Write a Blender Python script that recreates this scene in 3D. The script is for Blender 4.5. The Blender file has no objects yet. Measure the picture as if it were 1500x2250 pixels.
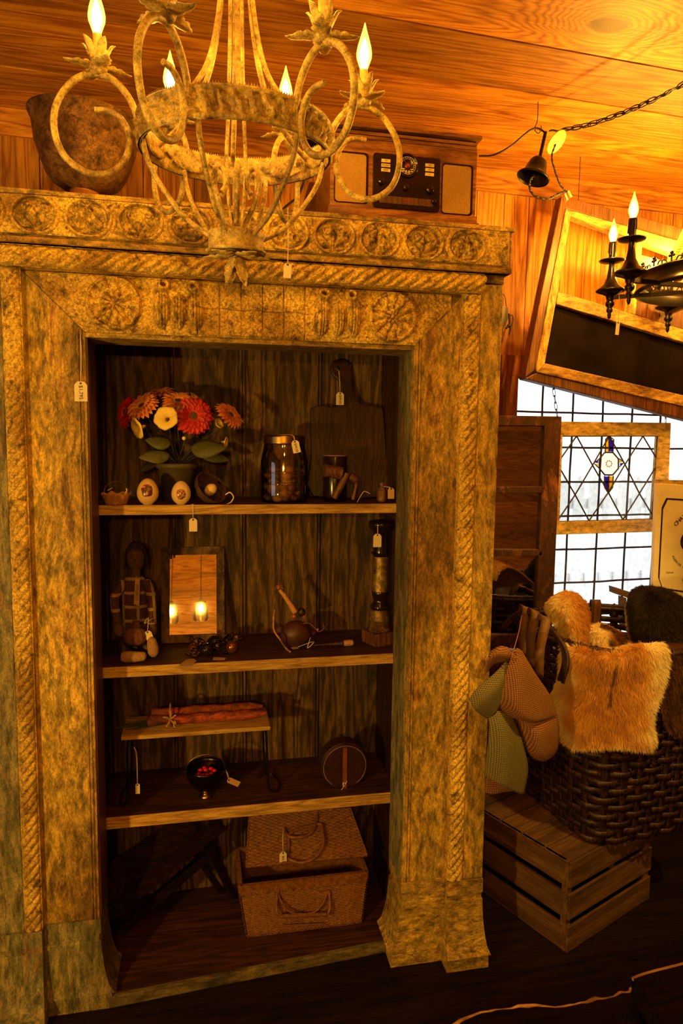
import bpy, math, random
import numpy as np
from mathutils import Vector, Matrix
random.seed(7); rng = np.random.default_rng(7)
PI = math.pi
S = bpy.context.scene
COL = S.collection
# ---------------------------------------------------------------- camera, world, exposure
ZC = 1.545                       # camera height above the floor
PITCH, ROLL, YAW = math.radians(5.842), math.radians(-0.7296), math.radians(11.367)
def cam_axes():
    cy, sy = math.cos(YAW), math.sin(YAW); cp, sp = math.cos(PITCH), math.sin(PITCH); cr, sr = math.cos(ROLL), math.sin(ROLL)
    f0 = Vector((sy, cy, 0)); rt = Vector((cy, -sy, 0)); up = Vector((0, 0, 1))
    fw = f0*cp - up*sp; u2 = up*cp + f0*sp
    return rt*cr - u2*sr, u2*cr + rt*sr, fw
RT, UP, FW = cam_axes()
cd = bpy.data.cameras.new('camera'); cam = bpy.data.objects.new('camera', cd); COL.objects.link(cam)
cam.matrix_world = Matrix(((RT.x, UP.x, -FW.x, 0), (RT.y, UP.y, -FW.y, 0), (RT.z, UP.z, -FW.z, ZC), (0, 0, 0, 1)))
cd.sensor_fit = 'VERTICAL'; cd.sensor_height = 36.0; cd.lens = 24.0; cd.clip_start = 0.02
S.camera = cam
S.view_settings.view_transform = 'Standard'; S.view_settings.look = 'None'
S.view_settings.gamma = 1.0; S.view_settings.exposure = 0.2; S.view_settings.use_curve_mapping = False
w = bpy.data.worlds.new('sky'); S.world = w; w.use_nodes = True
bg = w.node_tree.nodes['Background']; bg.inputs[0].default_value = (0.93, 0.97, 1.0, 1); bg.inputs[1].default_value = 2.1
def light(name, kind, loc, energy, color, size=0.03, rot=None, sy=None):
    l = bpy.data.lights.new(name, kind); l.energy = energy; l.color = color
    if kind == 'AREA':
        l.shape = 'RECTANGLE'; l.size = size; l.size_y = sy or size
    else: l.shadow_soft_size = size
    o = bpy.data.objects.new(name, l); COL.objects.link(o); o.location = loc
    if rot: o.rotation_euler = rot
    return o
WARM = (1.0, 0.54, 0.055); LAMP = (1.0, 0.57, 0.085)
light('table_lamp_light', 'POINT', (-1.2, 0.12, 1.16), 92, LAMP, 0.045)
light('overhead_fill_light', 'POINT', (0.05, 0.15, 2.40), 7, WARM, 0.08)  # added overhead fill, no lamp hangs there
sp_l = light('pelt_fill_spot', 'SPOT', (1.50, 0.75, 2.40), 95, LAMP, 0.04)  # added unseen spot to brighten the basket and pelts
sp_l.data.spot_size = math.radians(42); sp_l.data.spot_blend = 0.5; sp_l.rotation_euler = (Vector((1.24, 1.95, 0.95))-Vector((1.50, 0.75, 2.40))).to_track_quat('-Z', 'Y').to_euler()
light('window_daylight', 'AREA', (-1.75, 0.9, 1.35), 1.6, (0.85, 0.9, 1.0), 0.8, (0, math.radians(-90), 0), 0.9)
BULB_E = 330.0

# ---------------------------------------------------------------- points
def ray(a, b): return RT*((a-750)/1500) + UP*((1125-b)/1500) + FW
def A(a, b, y):                   # photo point at depth y
    d = ray(a, b); p = d*(y/d.y); return Vector((p.x, p.y, p.z+ZC))
def Zp(a, b, z):                  # photo point on the level z
    d = ray(a, b); p = d*((z-ZC)/d.z); return Vector((p.x, p.y, z))
WA = math.radians(3.6); WN = Vector((-math.sin(WA), math.cos(WA), 0)); WU = Vector((math.cos(WA), math.sin(WA), 0))
WD = 2.5
def Wp(a, b, D=WD):               # photo point on a plane parallel to the window wall
    d = ray(a, b); p = d*(D/d.dot(WN)); return Vector((p.x, p.y, p.z+ZC))
def wxy(u, D=WD): p = WU*u + WN*D; return p.x, p.y
def wu(p): return Vector((p[0], p[1], 0)).dot(WU)

# ---------------------------------------------------------------- mesh helper
class MB:
    def __init__(s, M=None): s.v = []; s.f = []; s.sm = []; s.M = M; s.t = []; s.tint = 0.0; s.cl = None
    def add(s, vs, fs, smooth=False):
        o = len(s.v)
        for p in vs:
            p = Vector(p)
            if s.M: p = s.M @ p
            s.v.append((p.x, p.y, p.z)); s.t.append(s.tint)
        for f in fs: s.f.append([i+o for i in f]); s.sm.append(smooth)
    def hexa(s, p):               # 8 points: bottom 4, top 4
        s.add(p, [(3,2,1,0),(4,5,6,7),(0,1,5,4),(1,2,6,5),(2,3,7,6),(3,0,4,7)])
    def box(s, x0, x1, y0, y1, z0, z1, R=None):
        p = [(x0,y0,z0),(x1,y0,z0),(x1,y1,z0),(x0,y1,z0),(x0,y0,z1),(x1,y0,z1),(x1,y1,z1),(x0,y1,z1)]
        if R: p = [R @ Vector(q) for q in p]
        s.hexa(p)
    def cbox(s, c, sx, sy, sz, R=None):
        c = Vector(c); q = []
        for z in (-1, 1):
            for x, y in ((-1,-1),(1,-1),(1,1),(-1,1)):
                d = Vector((x*sx/2, y*sy/2, z*sz/2))
                if R: d = R @ d
                q.append(c+d)
        s.hexa(q)
    def bar(s, a, b, w, h, up=(0,0,1)):      # box beam from a to b
        a = Vector(a); b = Vector(b); d = (b-a).normalized(); u = Vector(up)
        r = d.cross(u).normalized(); u = r.cross(d).normalized()
        q = []
        for p in (a, b):
            for x, y in ((-1,-1),(1,-1),(1,1),(-1,1)): q.append(p + r*(x*w/2) + u*(y*h/2))
        s.hexa(q)
    def tube(s, pts, r, n=8, closed=False, cap=True):
        P = [Vector(p) for p in pts]; m = len(P)
        R = r if isinstance(r, (list, tuple)) else [r]*m
        if m < 2: return
        tan = []
        for i in range(m):
            if closed: d = P[(i+1) % m]-P[i-1]
            else: d = P[min(i+1, m-1)]-P[max(i-1, 0)]
            if d.length < 1e-9: d = Vector((0,0,1))
            tan.append(d.normalized())
        ref = Vector((0,0,1)) if abs(tan[0].z) < 0.9 else Vector((1,0,0))
        nrm = (ref - tan[0]*ref.dot(tan[0])).normalized(); vs = []
        for i in range(m):
            nrm = nrm - tan[i]*nrm.dot(tan[i])
            if nrm.length < 1e-6: nrm = tan[i].orthogonal()
            nrm.normalize(); b = tan[i].cross(nrm)
            for k in range(n):
                a = 2*PI*k/n; vs.append(P[i] + (nrm*math.cos(a) + b*math.sin(a))*R[i])
        fs = []
        for i in range(m if closed else m-1):
            j = (i+1) % m
            for k in range(n):
                k2 = (k+1) % n; fs.append((i*n+k, i*n+k2, j*n+k2, j*n+k))
        s.add(vs, fs, True)
        if cap and not closed:
            s.add(vs[:n], [tuple(range(n))[::-1]]); s.add(vs[-n:], [tuple(range(n))])
    def lathe(s, prof, n=24, c=(0,0,0), R=None, smooth=True, caps=True):
        c = Vector(c); vs = []
        for r, z in prof:
            for k in range(n):
                a = 2*PI*k/n; d = Vector((r*math.cos(a), r*math.sin(a), z))
                if R: d = R @ d
                vs.append(c+d)
        m = len(prof); fs = []
        for i in range(m-1):
            for k in range(n):
                k2 = (k+1) % n; fs.append((i*n+k, i*n+k2, (i+1)*n+k2, (i+1)*n+k))
        s.add(vs, fs, smooth)
        if caps:
            if prof[0][0] > 1e-5: s.add(vs[:n], [tuple(range(n))[::-1]])
            if prof[-1][0] > 1e-5: s.add(vs[-n:], [tuple(range(n))])
    def ball(s, c, r, n=14, m=9, sc=(1,1,1), R=None):
        vs = []; c = Vector(c)
        for i in range(m+1):
            t = PI*i/m
            for k in range(n):
                a = 2*PI*k/n; d = Vector((math.sin(t)*math.cos(a)*sc[0], math.sin(t)*math.sin(a)*sc[1], -math.cos(t)*sc[2]))*r
                if R: d = R @ d
                vs.append(c+d)
        s.add(vs, [(i*n+k, i*n+(k+1) % n, (i+1)*n+(k+1) % n, (i+1)*n+k) for i in range(m) for k in range(n)], True)
    def prism(s, poly, d):        # flat polygon of 3-D points pushed along d
        n = len(poly); P = [Vector(p) for p in poly]; d = Vector(d)
        s.add(P + [p+d for p in P], [tuple(range(n)), tuple(range(2*n-1, n-1, -1))] + [(i, i+n, (i+1) % n+n, (i+1) % n) for i in range(n)])
    def grid(s, G, smooth=True, flip=False):   # G: rows of points
        h = len(G); w_ = len(G[0]); vs = [p for r in G for p in r]
        fs = [(i*w_+j, i*w_+j+1, (i+1)*w_+j+1, (i+1)*w_+j) for i in range(h-1) for j in range(w_-1)]
        if flip: fs = [f[::-1] for f in fs]
        s.add(vs, fs, smooth)
    def build(s, name, mat, parent=None, base=None, solid=0.0, col=None, sub=0, bevel=0.0):
        me = bpy.data.meshes.new(name)
        if parent is not None: L = root_loc(parent)
        elif base is not None: L = Vector(base)
        else:
            a = np.array(s.v); L = Vector(((a[:,0].min()+a[:,0].max())/2, (a[:,1].min()+a[:,1].max())/2, a[:,2].min()))
        vs = [(x-L.x, y-L.y, z-L.z) for x, y, z in s.v]
        me.from_pydata(vs, [], s.f)
        me.polygons.foreach_set('use_smooth', s.sm)
        if any(s.t):
            at = me.attributes.new('tint', 'FLOAT', 'POINT'); at.data.foreach_set('value', s.t)
        if col is not None:
            at = me.attributes.new('pelt', 'FLOAT_COLOR', 'POINT'); at.data.foreach_set('color', np.asarray(col, 'f').ravel())
        for m in (mat if isinstance(mat, (list, tuple)) else [mat]): me.materials.append(m)
        me.update()
        o = bpy.data.objects.new(name, me); COL.objects.link(o)
        if parent is not None: o.parent = parent
        else: o.location = L
        if solid:
            md = o.modifiers.new('thickness', 'SOLIDIFY'); md.thickness = solid; md.offset = 0
        if sub:
            md = o.modifiers.new('subdivision', 'SUBSURF'); md.levels = sub; md.render_levels = sub
        if bevel:
            md = o.modifiers.new('bevel', 'BEVEL'); md.width = bevel; md.segments = 2; md.limit_method = 'ANGLE'
        return o
def root_loc(o):
    L = Vector(o.location)
    while o.parent: o = o.parent; L += o.location
    return L
def tag(o, label=None, cat=None, group=None, kind=None):
    if label: o['label'] = label
    if cat: o['category'] = cat
    if group: o['group'] = group
    if kind: o['kind'] = kind
    return o
def thing(name, label, cat, loc=(0,0,0), group=None):
    o = bpy.data.objects.new(name, None); COL.objects.link(o); o.location = loc; o.empty_display_size = 0.05
    return tag(o, label, cat, group)
def copy_tree(o, parent=None):
    c = o.copy(); COL.objects.link(c); c.parent = parent
    for ch in [x for x in bpy.data.objects if x.parent == o]: copy_tree(ch, c)
    return c
def cr(pts, n=6, closed=False):   # smooth curve through points
    P = [Vector(p) for p in pts]; m = len(P); out = []
    rngi = range(m if closed else m-1)
    for i in rngi:
        p1 = P[i]; p2 = P[(i+1) % m]
        p0 = P[i-1] if (closed or i > 0) else p1*2-p2
        p3 = P[(i+2) % m] if (closed or i+2 < m) else p2*2-p1
        for k in range(n):
            t = k/n; out.append(0.5*((2*p1)+(p2-p0)*t+(2*p0-5*p1+4*p2-p3)*t*t+(3*p1-p0-3*p2+p3)*t**3))
    if not closed: out.append(P[-1])
    return out
def surf(rows, n=6, m=6):         # smooth surface through a control net
    R = [cr(r, n) for r in rows]; C = list(zip(*R)); C2 = [cr(c, m) for c in C]
    return [list(r) for r in zip(*C2)]
def smooth01(x): x = np.clip(x, 0, 1); return x*x*(3-2*x)
def relief(mb, O, U, V, N, wd, ht, nu, nv, fn, st=None):   # carved surface: height field fn(u, v) in metres on a wd x ht panel
    u = np.linspace(0, wd, nu); v = np.linspace(0, ht, nv); uu, vv = np.meshgrid(u, v)
    h = fn(uu, vv)
    O = np.array(O); U = np.array(U); V = np.array(V); N = np.array(N)
    P = O + uu[..., None]*U + vv[..., None]*V + h[..., None]*N
    o = len(mb.v); mb.v += [tuple(p) for p in P.reshape(-1, 3).tolist()]; mb.t += (st(uu, vv).ravel().tolist() if st else [mb.tint]*(nu*nv))
    I = (np.arange(nv-1)[:, None]*nu + np.arange(nu-1)[None, :]).ravel() + o
    F = np.stack([I, I+1, I+nu+1, I+nu], 1)
    if np.dot(np.cross(U, V), N) < 0: F = F[:, ::-1]
    mb.f += F.tolist(); mb.sm += [True]*len(F)
def vnoise(x, y, seed=0):         # cheap smooth value noise
    r = np.random.default_rng(seed).random((64, 64))
    xi = np.floor(x).astype(int); yi = np.floor(y).astype(int); fx = smooth01(x-xi); fy = smooth01(y-yi)
    g = lambda a, b: r[a % 64, b % 64]
    return (g(xi, yi)*(1-fx)+g(xi+1, yi)*fx)*(1-fy) + (g(xi, yi+1)*(1-fx)+g(xi+1, yi+1)*fx)*fy
def leaf(mb, p, out, up, L, W, curl=0.6, teeth=0, n=14, tip=0.0, cup=0.25, ov=0.75):
    p = Vector(p); out = Vector(out).normalized(); up = Vector(up); up = (up - out*up.dot(out)).normalized(); side = out.cross(up)
    G = []; q = p.copy(); ang = 0.0
    for i in range(n+1):
        t = i/n; wv = W*math.sin(PI*min(1, t**ov*0.97+0.03))**0.8
        if teeth: wv *= 0.72+0.28*abs(math.sin(PI*teeth*t))
        if i == n: wv = W*0.02
        d = out*math.cos(ang)+up*math.sin(ang); nn = -out*math.sin(ang)+up*math.cos(ang)
        G.append([q + side*(wv*s_/2) + nn*(cup*wv*(abs(s_)**1.6)*0.5) for s_ in (-1, -0.5, 0, 0.5, 1)])
        q = q + d*(L/n); ang += curl/n + (tip/n*3 if t > 0.7 else 0)
    mb.grid(G)
# ---------------------------------------------------------------- materials
def newmat(name):
    m = bpy.data.materials.new(name); m.use_nodes = True; nt = m.node_tree; nt.nodes.clear()
    out = nt.nodes.new('ShaderNodeOutputMaterial'); b = nt.nodes.new('ShaderNodeBsdfPrincipled'); nt.links.new(b.outputs[0], out.inputs[0])
    return m, nt, b, out
def nd(nt, t, **k):
    n = nt.nodes.new('ShaderNode'+t)
    for a, v in k.items():
        if a.startswith('i_'):
            key = a[2:]; n.inputs[int(key) if key.isdigit() else key.replace('_', ' ')].default_value = v
        else: setattr(n, a, v)
    return n
def coords(nt, scale=(1,1,1), rot=(0,0,0), tint=True):
    tc = nd(nt, 'TexCoord'); mp = nd(nt, 'Mapping'); nt.links.new(tc.outputs['Object'], mp.inputs[0])
    mp.inputs['Scale'].default_value = scale; mp.inputs['Rotation'].default_value = rot
    if not tint: return mp.outputs[0], None
    at = nd(nt, 'Attribute', attribute_name='tint'); cx = nd(nt, 'CombineXYZ')
    mu = nd(nt, 'Math', operation='MULTIPLY', i_1=37.0); nt.links.new(at.outputs['Fac'], mu.inputs[0])
    for i in range(3): nt.links.new(mu.outputs[0], cx.inputs[i])
    ad = nd(nt, 'VectorMath', operation='ADD'); nt.links.new(mp.outputs[0], ad.inputs[0]); nt.links.new(cx.outputs[0], ad.inputs[1])
    return ad.outputs[0], at.outputs['Fac']
def ramp(nt, src, stops):
    r = nd(nt, 'ValToRGB'); nt.links.new(src, r.inputs[0]); e = r.color_ramp.elements
    while len(e) < len(stops): e.new(0.5)
    for el, (p, c) in zip(e, stops): el.position = p; el.color = (*c, 1) if len(c) == 3 else c
    return r.outputs[0]
def mix(nt, a, b, fac, mode='MIX'):
    n = nd(nt, 'Mix', data_type='RGBA', blend_type=mode)
    for v, i in ((fac, 0), (a, 6), (b, 7)):
        if hasattr(v, 'node'): nt.links.new(v, n.inputs[i])
        else: n.inputs[i].default_value = v if i == 0 else (*v, 1)
    return n.outputs[2]
def bump(nt, b, src, strength, dist=0.002):
    n = nd(nt, 'Bump'); n.inputs['Strength'].default_value = strength; n.inputs['Distance'].default_value = dist
    nt.links.new(src, n.inputs['Height']); nt.links.new(n.outputs[0], b.inputs['Normal'])
def mathn(nt, op, a, b=0.0):
    n = nd(nt, 'Math', operation=op)
    for i, v in enumerate((a, b)):
        if hasattr(v, 'node'): nt.links.new(v, n.inputs[i])
        else: n.inputs[i].default_value = v
    return n.outputs[0]
def wood(name, dark, mid, light_, axis=0, scale=10, rings=14, rough=0.6, bmp=0.3, streak=0.5, knots=0.0, tvar=0.5, stretch=0.07, spec=0.5):
    m, nt, b, out = newmat(name); b.inputs['Specular IOR Level'].default_value = spec; sc = [scale]*3; sc[axis] = scale*stretch
    v, ti = coords(nt, sc)
    n1 = nd(nt, 'TexNoise', i_Scale=1.0, i_Detail=3.0, i_Roughness=0.45); nt.links.new(v, n1.inputs['Vector'])
    sn = mathn(nt, 'SINE', mathn(nt, 'MULTIPLY', n1.outputs[0], float(rings*6)))
    sn = mathn(nt, 'POWER', mathn(nt, 'ADD', mathn(nt, 'MULTIPLY', sn, 0.5), 0.5), 0.6)
    n2 = nd(nt, 'TexNoise', i_Scale=22.0, i_Detail=6.0, i_Roughness=0.72); nt.links.new(v, n2.inputs['Vector'])
    n3 = nd(nt, 'TexNoise', i_Scale=0.8, i_Detail=2.0); nt.links.new(v, n3.inputs['Vector'])
    fac = mathn(nt, 'ADD', mathn(nt, 'MULTIPLY', sn, 0.42), mathn(nt, 'MULTIPLY', n2.outputs[0], 0.58))
    c = ramp(nt, fac, [(0.15, dark), (0.5, mid), (0.85, light_)])
    st = ramp(nt, n2.outputs[0], [(0.36, (1-streak,)*3), (0.6, (1,1,1))]); c = mix(nt, c, st, 1.0, 'MULTIPLY')
    big = ramp(nt, n3.outputs[0], [(0.3, (0.62,)*3), (0.65, (1.1,)*3)]); c = mix(nt, c, big, 1.0, 'MULTIPLY')
    tv = mathn(nt, 'ADD', 1.0, mathn(nt, 'MULTIPLY', ti, tvar))
    cb = nd(nt, 'CombineColor');
    for i in range(3): nt.links.new(tv, cb.inputs[i])
    c = mix(nt, c, cb.outputs[0], 1.0, 'MULTIPLY')
    nt.links.new(c, b.inputs['Base Color']); b.inputs['Roughness'].default_value = rough
    bump(nt, b, fac, bmp, 0.002); return m
def plain(name, col, rough=0.5, *a, metal=0.0, var=0.25, scale=30, bmp=0.2, spec=None, dist=0.002):
    if len(a) == 4: metal, var, scale, bmp = a
    elif len(a) == 3: var, scale, bmp = a
    elif len(a) == 2: var, scale = a
    elif len(a) == 1: var = a[0]
    m, nt, b, out = newmat(name); v, _ = coords(nt, (scale,)*3, tint=False)
    n = nd(nt, 'TexNoise', i_Scale=1.0, i_Detail=6.0, i_Roughness=0.65); nt.links.new(v, n.inputs['Vector'])
    c = ramp(nt, n.outputs[0], [(0.3, tuple(x*(1-var) for x in col)), (0.7, tuple(min(1, x*(1+var)) for x in col))])
    nt.links.new(c, b.inputs['Base Color']); b.inputs['Roughness'].default_value = rough; b.inputs['Metallic'].default_value = metal
    if spec is not None: b.inputs['Specular IOR Level'].default_value = spec
    bump(nt, b, n.outputs[0], bmp, dist); return m
def patchy(name, cols, scale=6, stretch=(1,1,0.35), rough=0.7, bmp=0.6, spots=0.5, fine=60, metal=0.0, dist=0.006, chip=(0.05,0.025,0.01)):
    m, nt, b, out = newmat(name); v, _ = coords(nt, tuple(scale*s_ for s_ in stretch), tint=False)
    n1 = nd(nt, 'TexNoise', i_Scale=1.0, i_Detail=9.0, i_Roughness=0.72, i_Distortion=0.6); nt.links.new(v, n1.inputs['Vector'])
    k = len(cols); c = ramp(nt, n1.outputs[0], [(0.30+0.40*i/(k-1), cols[i]) for i in range(k)])
    v2, _ = coords(nt, (fine, fine, fine*stretch[2]) if stretch[0] == 1 else (fine*stretch[0], fine, fine), tint=False)
    n2 = nd(nt, 'TexNoise', i_Scale=1.0, i_Detail=6.0, i_Roughness=0.75); nt.links.new(v2, n2.inputs['Vector'])
    g = ramp(nt, n2.outputs[0], [(0.35, (0.30,)*3), (0.60, (1.22,)*3)]); c = mix(nt, c, g, 1.0, 'MULTIPLY')
    n5 = nd(nt, 'TexNoise', i_Scale=0.28, i_Detail=3.0); nt.links.new(v, n5.inputs['Vector'])
    c = mix(nt, c, ramp(nt, n5.outputs[0], [(0.36, (0.50,0.42,0.36)), (0.58, (1.12,)*3)]), 1.0, 'MULTIPLY')
    v4, _ = coords(nt, (330, 330, 330*max(stretch[2], .5)), tint=False); n4 = nd(nt, 'TexNoise', i_Scale=1.0, i_Detail=4.0, i_Roughness=0.8); nt.links.new(v4, n4.inputs['Vector'])
    g4 = ramp(nt, n4.outputs[0], [(0.36, (0.55,)*3), (0.62, (1.25,)*3)]); c = mix(nt, c, g4, 1.0, 'MULTIPLY')
    n3 = nd(nt, 'TexNoise', i_Scale=2.6, i_Detail=8.0, i_Roughness=0.8); nt.links.new(v, n3.inputs['Vector'])
    sp = ramp(nt, n3.outputs[0], [(0.60-0.06*spots, (0,0,0)), (0.66, (1,1,1))]); c = mix(nt, c, chip, mathn(nt, 'MULTIPLY', sp, min(1.0, spots)))
    nt.links.new(c, b.inputs['Base Color']); b.inputs['Roughness'].default_value = rough; b.inputs['Metallic'].default_value = metal
    h = mathn(nt, 'ADD', mathn(nt, 'MULTIPLY', n1.outputs[0], 0.7), mathn(nt, 'MULTIPLY', n2.outputs[0], 0.5))
    h = mathn(nt, 'ADD', mathn(nt, 'SUBTRACT', h, mathn(nt, 'MULTIPLY', sp, 0.25)), mathn(nt, 'MULTIPLY', n4.outputs[0], 0.30)); bump(nt, b, h, bmp, dist); return m
def weave(name, c1, c2, scale=260, rough=0.85, check=0):
    m, nt, b, out = newmat(name); tc = nd(nt, 'TexCoord'); sp = nd(nt, 'SeparateXYZ'); nt.links.new(tc.outputs['Object'], sp.inputs[0])
    hx = mathn(nt, 'ADD', sp.outputs[0], mathn(nt, 'MULTIPLY', sp.outputs[1], 0.25))
    a = mathn(nt, 'ABSOLUTE', mathn(nt, 'SINE', mathn(nt, 'MULTIPLY', hx, float(scale))))
    c = mathn(nt, 'ABSOLUTE', mathn(nt, 'SINE', mathn(nt, 'MULTIPLY', sp.outputs[2], float(scale))))
    f = mathn(nt, 'MAXIMUM', a, c); f = mathn(nt, 'POWER', f, 3.0)
    col = ramp(nt, f, [(0.1, c1), (0.75, c2)])
    if check:
        k1 = mathn(nt, 'GREATER_THAN', mathn(nt, 'SINE', mathn(nt, 'MULTIPLY', hx, float(check))), 0.8)
        k2 = mathn(nt, 'GREATER_THAN', mathn(nt, 'SINE', mathn(nt, 'MULTIPLY', sp.outputs[2], float(check))), 0.8)
        col = mix(nt, col, (0.5, 0.35, 0.12), mathn(nt, 'MULTIPLY', mathn(nt, 'MAXIMUM', k1, k2), 0.6))
    nt.links.new(col, b.inputs['Base Color']); b.inputs['Roughness'].default_value = rough; bump(nt, b, f, 0.6, 0.002); return m
def glassm(name, tintc=(1,1,1), gloss=0.12, rough=0.05, ec=None, es=0):
    m, nt, b, out = newmat(name); nt.nodes.remove(b)
    t = nd(nt, 'BsdfTransparent'); t.inputs[0].default_value = (*tintc, 1); g = nd(nt, 'BsdfGlossy'); g.inputs['Roughness'].default_value = rough
    fr = nd(nt, 'Fresnel', i_IOR=1.45); f = mathn(nt, 'MAXIMUM', fr.outputs[0], gloss*0.4); mx = nd(nt, 'MixShader')
    nt.links.new(f, mx.inputs[0]); nt.links.new(t.outputs[0], mx.inputs[1]); nt.links.new(g.outputs[0], mx.inputs[2]); nt.links.new(mx.outputs[0], out.inputs[0])
    if ec:
        em = nd(nt, 'Emission'); em.inputs[0].default_value = (*ec, 1); em.inputs[1].default_value = es; ad = nd(nt, 'AddShader')
        nt.links.new(mx.outputs[0], ad.inputs[0]); nt.links.new(em.outputs[0], ad.inputs[1]); nt.links.new(ad.outputs[0], out.inputs[0])
    return m
def emit(name, col, e):
    m, nt, b, out = newmat(name); nt.nodes.remove(b); n = nd(nt, 'Emission'); n.inputs[0].default_value = (*col, 1); n.inputs[1].default_value = e
    nt.links.new(n.outputs[0], out.inputs[0]); return m
def mirrorm(name, c=(0.9,0.9,0.88)):
    m, nt, b, out = newmat(name); b.inputs['Base Color'].default_value = (*c,1); b.inputs['Metallic'].default_value = 1; b.inputs['Roughness'].default_value = 0.02; return m
def peltm(name):
    m, nt, b, out = newmat(name); at = nd(nt, 'Attribute', attribute_name='pelt'); nt.links.new(at.outputs['Color'], b.inputs['Base Color']); b.inputs['Roughness'].default_value = 0.75
    b.inputs['Specular IOR Level'].default_value = 0.15; return m

PINE = dict(dark=(0.22,0.052,0.005), mid=(0.48,0.170,0.012), light_=(0.68,0.31,0.025))
M = {}
M['ceil'] = wood('pine_ceiling', axis=0, scale=7, rings=20, rough=0.55, bmp=0.25, streak=0.35, tvar=0.9, **PINE)
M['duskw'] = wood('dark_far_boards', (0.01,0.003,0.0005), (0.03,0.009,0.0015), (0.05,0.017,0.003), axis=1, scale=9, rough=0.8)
M['wallv'] = wood('pine_wall', axis=2, scale=9, rings=16, rough=0.55, bmp=0.25, streak=0.3, tvar=0.8, **PINE)
M['trim'] = wood('reddish_trim', (0.16,0.035,0.008), (0.36,0.09,0.018), (0.48,0.14,0.03), axis=2, scale=10, rough=0.5)
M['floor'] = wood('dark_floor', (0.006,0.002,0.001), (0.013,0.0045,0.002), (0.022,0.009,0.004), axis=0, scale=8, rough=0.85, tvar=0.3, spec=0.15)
OCH = [(0.07,0.030,0.008), (0.26,0.145,0.025), (0.60,0.37,0.05), (0.34,0.23,0.045), (0.74,0.47,0.065), (0.42,0.21,0.045), (0.15,0.10,0.025)]
M['patv'] = patchy('worn_ochre_paint', OCH, scale=11, stretch=(1,1,0.35), bmp=0.7, spots=0.7)
M['path'] = patchy('worn_ochre_paint_across', OCH, scale=13, stretch=(0.5,1,1), bmp=0.8, spots=0.9)
GRN = [(0.06,0.045,0.015), (0.19,0.16,0.06), (0.34,0.27,0.10), (0.14,0.14,0.06), (0.34,0.20,0.09), (0.11,0.09,0.03)]
M['patg'] = patchy('worn_green_grey_paint', GRN, scale=14, stretch=(1,1,0.25), bmp=0.7, spots=0.5)
M['carve'] = patchy('carved_ochre_paint', [(0.06,0.025,0.008), (0.30,0.18,0.03), (0.84,0.55,0.08), (0.76,0.49,0.07), (0.36,0.23,0.04), (0.10,0.05,0.012)], scale=22, stretch=(1,1,1), bmp=0.5, spots=0.8, fine=160)
M['back'] = wood('weathered_back_boards', (0.014,0.0055,0.002), (0.085,0.040,0.009), (0.24,0.130,0.032), axis=2, scale=9, rings=12, rough=0.8, bmp=0.5, streak=0.6, stretch=0.12)
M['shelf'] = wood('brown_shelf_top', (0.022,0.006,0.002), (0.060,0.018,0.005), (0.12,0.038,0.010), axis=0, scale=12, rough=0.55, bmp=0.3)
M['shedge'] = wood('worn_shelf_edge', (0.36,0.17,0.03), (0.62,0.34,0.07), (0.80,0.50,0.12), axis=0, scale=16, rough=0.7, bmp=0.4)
M['dark'] = wood('dark_brown_wood', (0.018,0.005,0.003), (0.045,0.012,0.005), (0.085,0.026,0.010), axis=2, scale=14, rough=0.45)
M['brown'] = wood('brown_wood', (0.06,0.018,0.006), (0.13,0.045,0.013), (0.22,0.085,0.025), axis=2, scale=12, rough=0.5)
M['walnut'] = wood('striped_veneer', (0.13,0.042,0.010), (0.30,0.105,0.022), (0.48,0.20,0.045), axis=0, scale=16, rings=9, rough=0.4, stretch=0.12)
CR = dict(dark=(0.08,0.033,0.009), mid=(0.16,0.070,0.018), light_=(0.25,0.125,0.035), rough=0.75, tvar=0.5, rings=5)
M['crate'] = wood('pale_crate_pine', axis=0, scale=9, **CR); M['crate_y'] = wood('pale_crate_pine_side', axis=1, scale=9, **CR)
M['iron'] = plain('black_iron', (0.012,0.009,0.008), 0.38, metal=0.6, bmp=0.1)
M['brass'] = plain('old_brass', (0.30,0.17,0.045), 0.3, metal=1.0, bmp=0.15)
M['bronze'] = patchy('hammered_bronze', [(0.05,0.018,0.006), (0.16,0.07,0.018), (0.30,0.15,0.04), (0.12,0.05,0.014)], scale=22, stretch=(1,1,1), rough=0.45, bmp=0.9, spots=0.4, metal=0.45)
M['chand'] = patchy('rusty_cream_metal', [(0.15,0.06,0.015), (0.50,0.32,0.07), (0.72,0.52,0.15), (0.66,0.45,0.11), (0.36,0.19,0.045)], scale=28, stretch=(1,1,1), rough=0.55, bmp=0.4, spots=0.6, metal=0.0, dist=0.001)
M['candle'] = plain('candle_sleeve', (0.85,0.60,0.20), 0.5, scale=60)
M['bglass'] = glassm('bulb_glass', (1.0,0.88,0.55), 0.1, 0.08, (1.0,.55,.08), 1.1)
M['fil'] = emit('bulb_glow', (1.0,0.54,0.09), BULB_E); M['fil3'] = emit('bulb_glow_strong', (1.0,0.54,0.09), BULB_E*13); M['fil2'] = emit('bulb_glow_bright', (1.0,0.54,0.09), BULB_E*7.6)
M['glow'] = emit('bulb_inner_haze', (1.0,0.62,0.16), 1.6)
M['tagp'] = plain('manila_paper', (0.72,0.60,0.38), 0.8, var=0.06, bmp=0.05)
M['kraft'] = plain('kraft_paper', (0.50,0.30,0.12), 0.8, var=0.1, bmp=0.05)
M['string'] = plain('cotton_string', (0.70,0.55,0.33), 0.9)
M['ink'] = plain('dark_ink', (0.02,0.012,0.01), 0.7)
M['glass'] = glassm('clear_glass', (0.97,0.97,0.95), 0.2, 0.02)
M['jarg'] = glassm('jar_glass', (0.80,0.72,0.62), 0.5, 0.04)
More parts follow.
